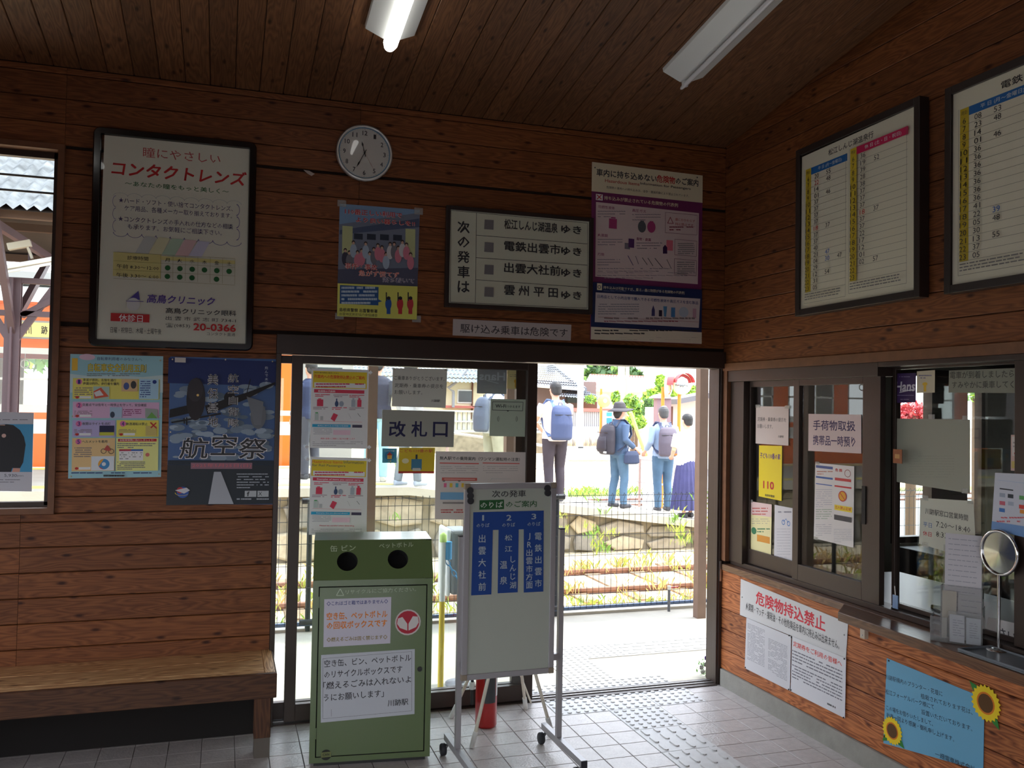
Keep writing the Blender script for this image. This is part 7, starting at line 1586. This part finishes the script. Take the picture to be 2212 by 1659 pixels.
# ================================================================ people
SKIN = mat('skin', srgb(214, 164, 140), .55)
def fuse(mb, name, parent, m, voxel=.011, it=3):
    """one continuous skin over the overlapping forms in mb"""
    me = bpy.data.meshes.new(name); me.from_pydata(mb.v, [], mb.f); me.update()
    bm = bmesh.new(); bm.from_mesh(me); bmesh.ops.remove_doubles(bm, verts=bm.verts, dist=.0004); bmesh.ops.recalc_face_normals(bm, faces=bm.faces); bm.to_mesh(me); bm.free()
    t = bpy.data.objects.new('tmp', me); COL.objects.link(t)
    r = t.modifiers.new('r', 'REMESH'); r.mode = 'VOXEL'; r.voxel_size = voxel; r.use_smooth_shade = True
    s = t.modifiers.new('s', 'SMOOTH'); s.factor = .5; s.iterations = it
    dg = bpy.context.evaluated_depsgraph_get(); out = bpy.data.meshes.new_from_object(t.evaluated_get(dg)); bpy.data.objects.remove(t)
    out.materials.clear(); out.materials.append(m); out.polygons.foreach_set('use_smooth', [True]*len(out.polygons)); out.name = name
    o = bpy.data.objects.new(name, out); COL.objects.link(o); o.parent = parent; return o
def ell(b, secs, n=16):
    """stack of horizontal ellipses (x, y, z, rx, ry)"""
    vs = []; fs = []
    for (x, y, z_, rx, ry) in secs: vs += [(x+rx*math.cos(2*PI*k/n), y+ry*math.sin(2*PI*k/n), z_) for k in range(n)]
    m_ = len(secs)
    for i in range(m_-1):
        for k in range(n): fs.append((i*n+k, i*n+(k+1) % n, (i+1)*n+(k+1) % n, (i+1)*n+k))
    fs += [tuple(range(n))[::-1], tuple(range((m_-1)*n, m_*n))]; b.add(vs, fs, None)
def person(label, loc, rz, h, top, bottom, hair, arms='down', sleeve=.55, skirt=False, hat=None, hairl=0, lean=0, shoe=(.05, .05, .06), build_=1.0, stride=.04, head_turn=0, gray=None):
    k = h/1.72; w = build_
    root = empty('person', loc, label, 'person'); root.rotation_euler = (0, 0, rz); root.scale = (k, k, k)
    A = {'down': ((.25, -.03, 1.13), (.26, .06, .87)), 'camera': ((.25, .08, 1.17), (.07, .27, 1.34)), 'front': ((.25, .0, 1.13), (.13, .22, 1.02)), 'bend': ((.24, -.06, 1.14), (.25, .16, .98))}
    al, ar = (A[arms], A[arms]) if isinstance(arms, str) else (A[arms[0]], A[arms[1]])
    sh = {s: Vector((s*.185*w, -.01, 1.385)) for s in (-1, 1)}
    el = {-1: Vector((-al[0][0]*w, *al[0][1:])), 1: Vector((ar[0][0]*w, *ar[0][1:]))}; wr_ = {-1: Vector((-al[1][0]*w, *al[1][1:])), 1: Vector((ar[1][0]*w, *ar[1][1:]))}
    hip = {s: Vector((s*.09*w, 0, .90)) for s in (-1, 1)}; kn = {s: Vector((s*.095, .02+s*stride*.5, .49)) for s in (-1, 1)}; an = {s: Vector((s*.10, -.02+s*stride, .085)) for s in (-1, 1)}
    b = MB()
    ell(b, [(0, 0, .885, .10, .07), (0, 0, .92, .15*w, .10), (0, 0, .98, .16*w, .105), (0, 0, 1.08, .138*w, .095), (0, .0, 1.22, .16*w, .11), (0, -.01, 1.34, .175*w, .105), (0, -.01, 1.41, .13*w, .08), (0, 0, 1.45, .07, .06)])
    b.tube([(0, -.005, 1.42), (0, .005, 1.50), (0, .012, 1.54)], [.06, .055, .055], 14)
    hc = Vector((0, .02, 1.605))
    ell(b, [(0, .02, 1.495, .03, .04), (0, .025, 1.515, .052, .062), (0, .024, 1.55, .066, .082), (0, .018, 1.60, .075, .094), (0, .01, 1.65, .076, .096), (0, .006, 1.69, .06, .078), (0, .004, 1.715, .03, .04)])
    b.tube([(0, .105, 1.625), (0, .122, 1.592), (0, .112, 1.583)], [.008, .014, .009], 8)
    for s in (-1, 1): b.tube([(s*.074, .012, 1.625), (s*.084, .004, 1.60), (s*.076, .014, 1.575)], [.01, .015, .008], 8)
    for s in (-1, 1):
        b.tube([sh[s], (sh[s]+el[s])/2, el[s], (el[s]*.6+wr_[s]*.4), wr_[s]], [.052*w, .045*w, .037, .036, .026], 12)
        d = (wr_[s]-el[s]).normalized(); side = d.cross(Vector((0, 0, 1))).normalized() if abs(d.z) < .9 else Vector((0, 1, 0)); nr = d.cross(side).normalized()
        pc = wr_[s]+d*.045; b.tube([wr_[s], wr_[s]+d*.03, pc+d*.035], [.026, .033, .03], 10)
        for j, ln in enumerate((.062, .072, .068, .052)):
            o_ = side*(-.027+.018*j); p0 = pc+d*.02+o_; p1 = p0+d*ln*.5+nr*.008; p2 = p1+d*ln*.35+nr*.026; b.tube([p0, p1, p2], [.0105, .0098, .0085], 6)
        t0 = wr_[s]+d*.03-side*.022; b.tube([t0, t0+d*.025-side*.02+nr*.01, t0+d*.052-side*.022+nr*.02], [.013, .011, .009], 6)
        b.tube([hip[s], (hip[s]+kn[s])/2, kn[s], kn[s]*.6+an[s]*.4+Vector((0, -.012, 0)), an[s]], [.083, .072, .052, .05, .034], 12)
        b.tube([an[s]+Vector((0, -.04, -.045)), an[s]+Vector((0, .05, -.05)), an[s]+Vector((0, .14, -.06))], [.034, .036, .024], 10)
    body = fuse(b, 'body', root, SKIN, .009, 2)
    b = MB()
    for s in (-1, 1): b.sph((s*.03, .108, 1.615), .011, ink((.8, .8, .8)), 8, (1, .6, .8)); b.sph((s*.03, .115, 1.615), .006, ink((.02, .015, .01)), 8, (1, .5, 1)); b.bar((s*.018, .112, 1.638), (s*.046, .104, 1.64), .006, .006, ink(hair))
    b.bar((-.022, .112, 1.556), (.022, .112, 1.556), .006, .006, ink(srgb(160, 90, 84))); ob = b.build('face_features', None); ob.parent = root; ob.location = Vector(ob.location)
    # trousers or skirt
    b = MB(); mbot = mat('cloth_%02x%02x%02x' % tuple(int(c*255) for c in bottom), bottom, .85, bump=.15, bscale=25, var=.12, vscale=7)
    if skirt:
        n = 40; vs = []; fs = []; sec = [(1.03, .145, .105), (.96, .17, .13), (.80, .20, .17), (.5, .235, .205), (.14, .27, .235)]
        for i, (z_, rx, ry) in enumerate(sec):
            for q in range(n): f_ = 1+(.055*i/4)*(1 if q % 2 else -1); vs.append((rx*f_*math.cos(2*PI*q/n), ry*f_*math.sin(2*PI*q/n), z_))
        for i in range(4):
            for q in range(n): fs.append((i*n+q, i*n+(q+1) % n, (i+1)*n+(q+1) % n, (i+1)*n+q))
        fs.append(tuple(range(n))); b.add(vs, fs, mbot, False); o = b.build('skirt', None); o.parent = root
    else:
        ell(b, [(0, 0, .83, .11, .10), (0, 0, .90, .18*w, .128), (0, 0, .99, .172*w, .118), (0, 0, 1.03, .16*w, .11)])
        for s in (-1, 1): b.tube([hip[s], (hip[s]+kn[s])/2, kn[s], kn[s]*.55+an[s]*.45+Vector((0, -.012, 0)), an[s]+Vector((0, 0, -.02))], [.102, .09, .073, .068, .058], 14)
        fuse(b, 'trousers', root, mbot, .012, 3)
    # top
    b = MB(); mtop = mat('cloth_%02x%02x%02x' % tuple(int(c*255) for c in top), top, .85, bump=.2, bscale=18, var=.06, vscale=6)
    ell(b, [(0, 0, .87, .178*w, .132), (0, 0, .95, .186*w, .135), (0, 0, 1.06, .165*w, .12), (0, 0, 1.22, .18*w, .13), (0, -.01, 1.34, .195*w, .125), (0, -.01, 1.415, .155*w, .10), (0, -.005, 1.465, .085, .075)])
    for s in (-1, 1):
        if sleeve <= .5: e = sh[s]+(el[s]-sh[s])*sleeve*1.9; b.tube([sh[s], e], [.07*w, .066], 14)
        else: e = el[s]+(wr_[s]-el[s])*(sleeve-.5)*2; b.tube([sh[s], (sh[s]+el[s])/2, el[s], e], [.068*w, .062, .056, .045], 14)
    fuse(b, 'top', root, mtop, .012, 3)
    # hair
    b = MB(); mh = mat('hair_%02x' % int(hair[0]*255), hair, .6, bump=.5, bscale=45)
    ell(b, [(0, -.045, 1.53-hairl*.05, .045, .04), (0, -.03, 1.56, .07, .07), (0, -.012, 1.60, .082, .088), (0, .0, 1.65, .087, .104), (0, .004, 1.69, .078, .096), (0, .004, 1.72, .052, .066), (0, .0, 1.735, .02, .03)])
    if hairl: b.tube([(0, -.05, 1.6), (0, -.06, 1.55), (0, -.05, 1.52-.06*hairl)], [.07, .065, .04], 14)
    fuse(b, 'hair', root, mh, .010, 2)
    if gray: b = MB(); b.sph((0, -.02, 1.722), .045, ink(gray), 14, (1, 1.1, .35)); o = b.build('bald_patch', None); o.parent = root
    if hat:
        b = MB(); ell(b, [(0, .0, 1.63, .098, .118), (0, .0, 1.68, .096, .115), (0, -.005, 1.745, .08, .095), (0, -.005, 1.765, .04, .05)], 24)
        vs = []; n = 32
        for (rr, dz, th_) in ((.10, 0, 0), (.19, .0, 0)):
            for q in range(n): a = 2*PI*q/n; ry_ = 1.15 if rr < .15 else 1.12+.25*max(0, math.sin(a)); vs.append((rr*math.cos(a), rr*ry_*math.sin(a), 1.65-(.055 if rr > .15 else 0)*(1-.9*max(0, math.sin(a)))))
        m2 = mat('hat_cloth', hat, .8, bump=.2, bscale=30)
        b2 = MB(); b2.add(vs, [(q, (q+1) % n, n+(q+1) % n, n+q) for q in range(n)], m2, True)
        o = fuse(b, 'hat_crown', root, m2, .01, 1); o2 = b2.build('hat_brim', None); o2.parent = root; sd_ = o2.modifiers.new('t', 'SOLIDIFY'); sd_.thickness = .008
    for s in (-1, 1):
        b = MB(); a = an[s]; b.tube([a+Vector((0, -.055, -.045)), a+Vector((0, .04, -.045)), a+Vector((0, .15, -.055))], [.045, .047, .034], 12); o = fuse(b, 'shoe', root, ink(shoe), .012, 2)
    return root
def fixed(o):  # meshes built with their own origin keep their local place under the person
    pass
def backpack(label, p, col, w=.30, h=.46, d=.17, strap=None, tagc=None, pocket=False):
    """worn on the back of person p"""
    t = empty('backpack', (0, 0, 0), label, 'backpack'); t.matrix_world = Matrix.Translation(p.location) @ Matrix.Rotation(p.rotation_euler.z, 4, 'Z') @ Matrix.Scale(p.scale.x, 4)
    M_ = mat('pack_%02x%02x%02x' % tuple(int(c*255) for c in col), col, .7, bump=.25, bscale=14)
    zc = 1.36-h/2+.03; y0 = -.13
    def S(b, name, m=M_, vox=.012, it=4): o = fuse(b, name, t, m, vox, it); return o
    b = MB(); ell(b, [(0, y0-d*.5, zc-h/2, w*.40, d*.36), (0, y0-d*.52, zc-h/2+.03, w*.49, d*.48), (0, y0-d*.54, zc-.02, w*.5, d*.52), (0, y0-d*.46, zc+h*.3, w*.47, d*.42), (0, y0-d*.38, zc+h*.44, w*.40, d*.30), (0, y0-d*.34, zc+h/2, w*.24, d*.16)], 20); S(b, 'pack_body')
    b = MB(); 
    for s in (-1, 1):
        b = MB(); pts = [Vector((s*.07, y0-.0, zc+h*.42)), Vector((s*.09, -.06, 1.455)), Vector((s*.12, .02, 1.46)), Vector((s*.15, .11, 1.36)), Vector((s*.155, .13, 1.22)), Vector((s*.16, .03, 1.08)), Vector((s*.14, y0+.0, zc-h*.4))]
        for q0, q1 in zip(pts, pts[1:]): b.bar(q0, q1, .052, .014, strap and ink(strap) or M_, up=(0, 1, .6))
        b.build('shoulder_strap', None).parent = t
    b = MB(); b.tube([(-.03, y0-d*.2, zc+h*.47), (-.025, y0-d*.2, zc+h*.56), (.025, y0-d*.2, zc+h*.56), (.03, y0-d*.2, zc+h*.47)], .008, 6, M_); b.build('grab_handle', None).parent = t
    if pocket: b = MB(); ell(b, [(0, y0-d*.98, zc-h*.42, w*.30, d*.12), (0, y0-d*1.0, zc-h*.3, w*.38, d*.2), (0, y0-d*.98, zc-.02, w*.36, d*.14), (0, y0-d*.9, zc+.05, w*.3, d*.08)], 16); S(b, 'front_pocket')
    if tagc: b = MB(); b.box((w*.22, y0-d*1.06, zc-h*.45), (w*.42, y0-d*1.0, zc-h*.39), ink(tagc)); b.build('maker_tag', None).parent = t
    b = MB(); b.bar((-w*.42, y0-d*.9, zc+h*.22), (w*.42, y0-d*.9, zc+h*.22), .006, .01, ink((.02, .02, .02))); b.build('zip', None).parent = t
    return t
def stand(px, Yd, dz=0): p = onY(px, 1000, Yd); return (p.x, Yd, pz(p.x)+dz)
JEAN = srgb(78, 106, 132)
m1 = person('man in a pale pink shirt with a navy backpack nearest the door stile', stand(1198, 12.2), .05, 1.76, srgb(240, 216, 214), srgb(58, 50, 58), (.02, .018, .018), 'camera', .95, build_=1.08, stride=.03)
backpack('navy blue backpack worn by the man in the pale pink shirt', m1, srgb(62, 74, 110), .33, .50, .19, srgb(84, 110, 150))
m2 = person('woman in a floppy black hat and denim jacket facing right', stand(1337, 12.5), -1.35, 1.60, srgb(72, 92, 122), JEAN, (.02, .02, .02), 'bend', .9, hat=srgb(66, 62, 66), hairl=.5, stride=.05)
backpack('bulging black backpack worn by the woman in the hat', m2, srgb(50, 46, 56), .34, .50, .24, srgb(60, 66, 86), (.8, .8, .8), True)
m3 = person('grey haired man with a square grey backpack and jeans', stand(1432, 12.95), -.1, 1.70, srgb(150, 170, 200), JEAN, (.06, .06, .06), 'bend', .9, gray=srgb(170, 160, 156), stride=.04)
backpack('square grey backpack with an orange tag on the grey haired man', m3, srgb(96, 88, 100), .33, .48, .16, srgb(70, 74, 100), srgb(236, 110, 40))
m4 = person('short haired woman in a white top and long navy skirt by the right post', stand(1484, 12.05), .15, 1.58, (.84, .84, .84), srgb(66, 66, 110), (.02, .018, .018), 'front', .45, True, build_=1.1)
m5 = person('person in white facing right behind the wireless internet sign', stand(1065, 12.3), -1.25, 1.74, srgb(220, 222, 234), srgb(176, 172, 150), (.03, .02, .02), 'front', .9, build_=1.15)
backpack('dark grey blue backpack worn by the person in white', m5, srgb(92, 98, 116), .30, .50, .18)
m6 = person('man in a dark tee shirt and pale blue jeans between the door notices', stand(812, 12.6), -.35, 1.78, srgb(58, 58, 72), srgb(160, 200, 220), (.02, .02, .02), ('down', 'bend'), .4, build_=1.15, shoe=srgb(190, 186, 180))
m7 = person('person in grey trousers and grey trainers behind the ticket gate sign', stand(884, 12.0), -1.2, 1.70, srgb(190, 190, 196), srgb(120, 126, 134), (.02, .02, .02), 'down', .9, shoe=srgb(170, 176, 190), stride=.1)
m8 = person('person in a navy top glimpsed beside the dark door stile', stand(1132, 12.9), -.9, 1.70, srgb(60, 70, 100), srgb(226, 190, 170), srgb(90, 60, 50), 'bend', .4)
m9 = person('person in navy behind the left edge of the hazard leaflets', stand(668, 13.2), .4, 1.72, srgb(46, 54, 84), srgb(70, 70, 80), (.02, .02, .02), 'down', .9)
# dark shoulder bag of the woman in the hat
hp = Matrix.Translation(m2.location) @ Matrix.Rotation(m2.rotation_euler.z, 4, 'Z') @ Matrix.Scale(m2.scale.x, 4)
b = MB(); ell(b, [(0, 0, 0, .05, .10), (0, 0, .02, .06, .15), (0, 0, .14, .055, .14), (0, 0, .2, .03, .10)]); bg = empty('shoulder_bag', tuple(hp @ Vector((.26, .06, .74))), 'small dark blue cloth bag hanging at the hip of the woman in the hat', 'bag'); bg.rotation_euler = (0, 0, m2.rotation_euler.z)
fuse(b, 'bag_body', bg, mat('bag_navy', srgb(48, 58, 84), .8), .01, 3)
b = MB(); b.tube([(0, -.09, .18), (0, -.03, .34), (0, .03, .34), (0, .09, .18)], .008, 6, mat('bag_navy')); b.build('bag_strap', None).parent = bg
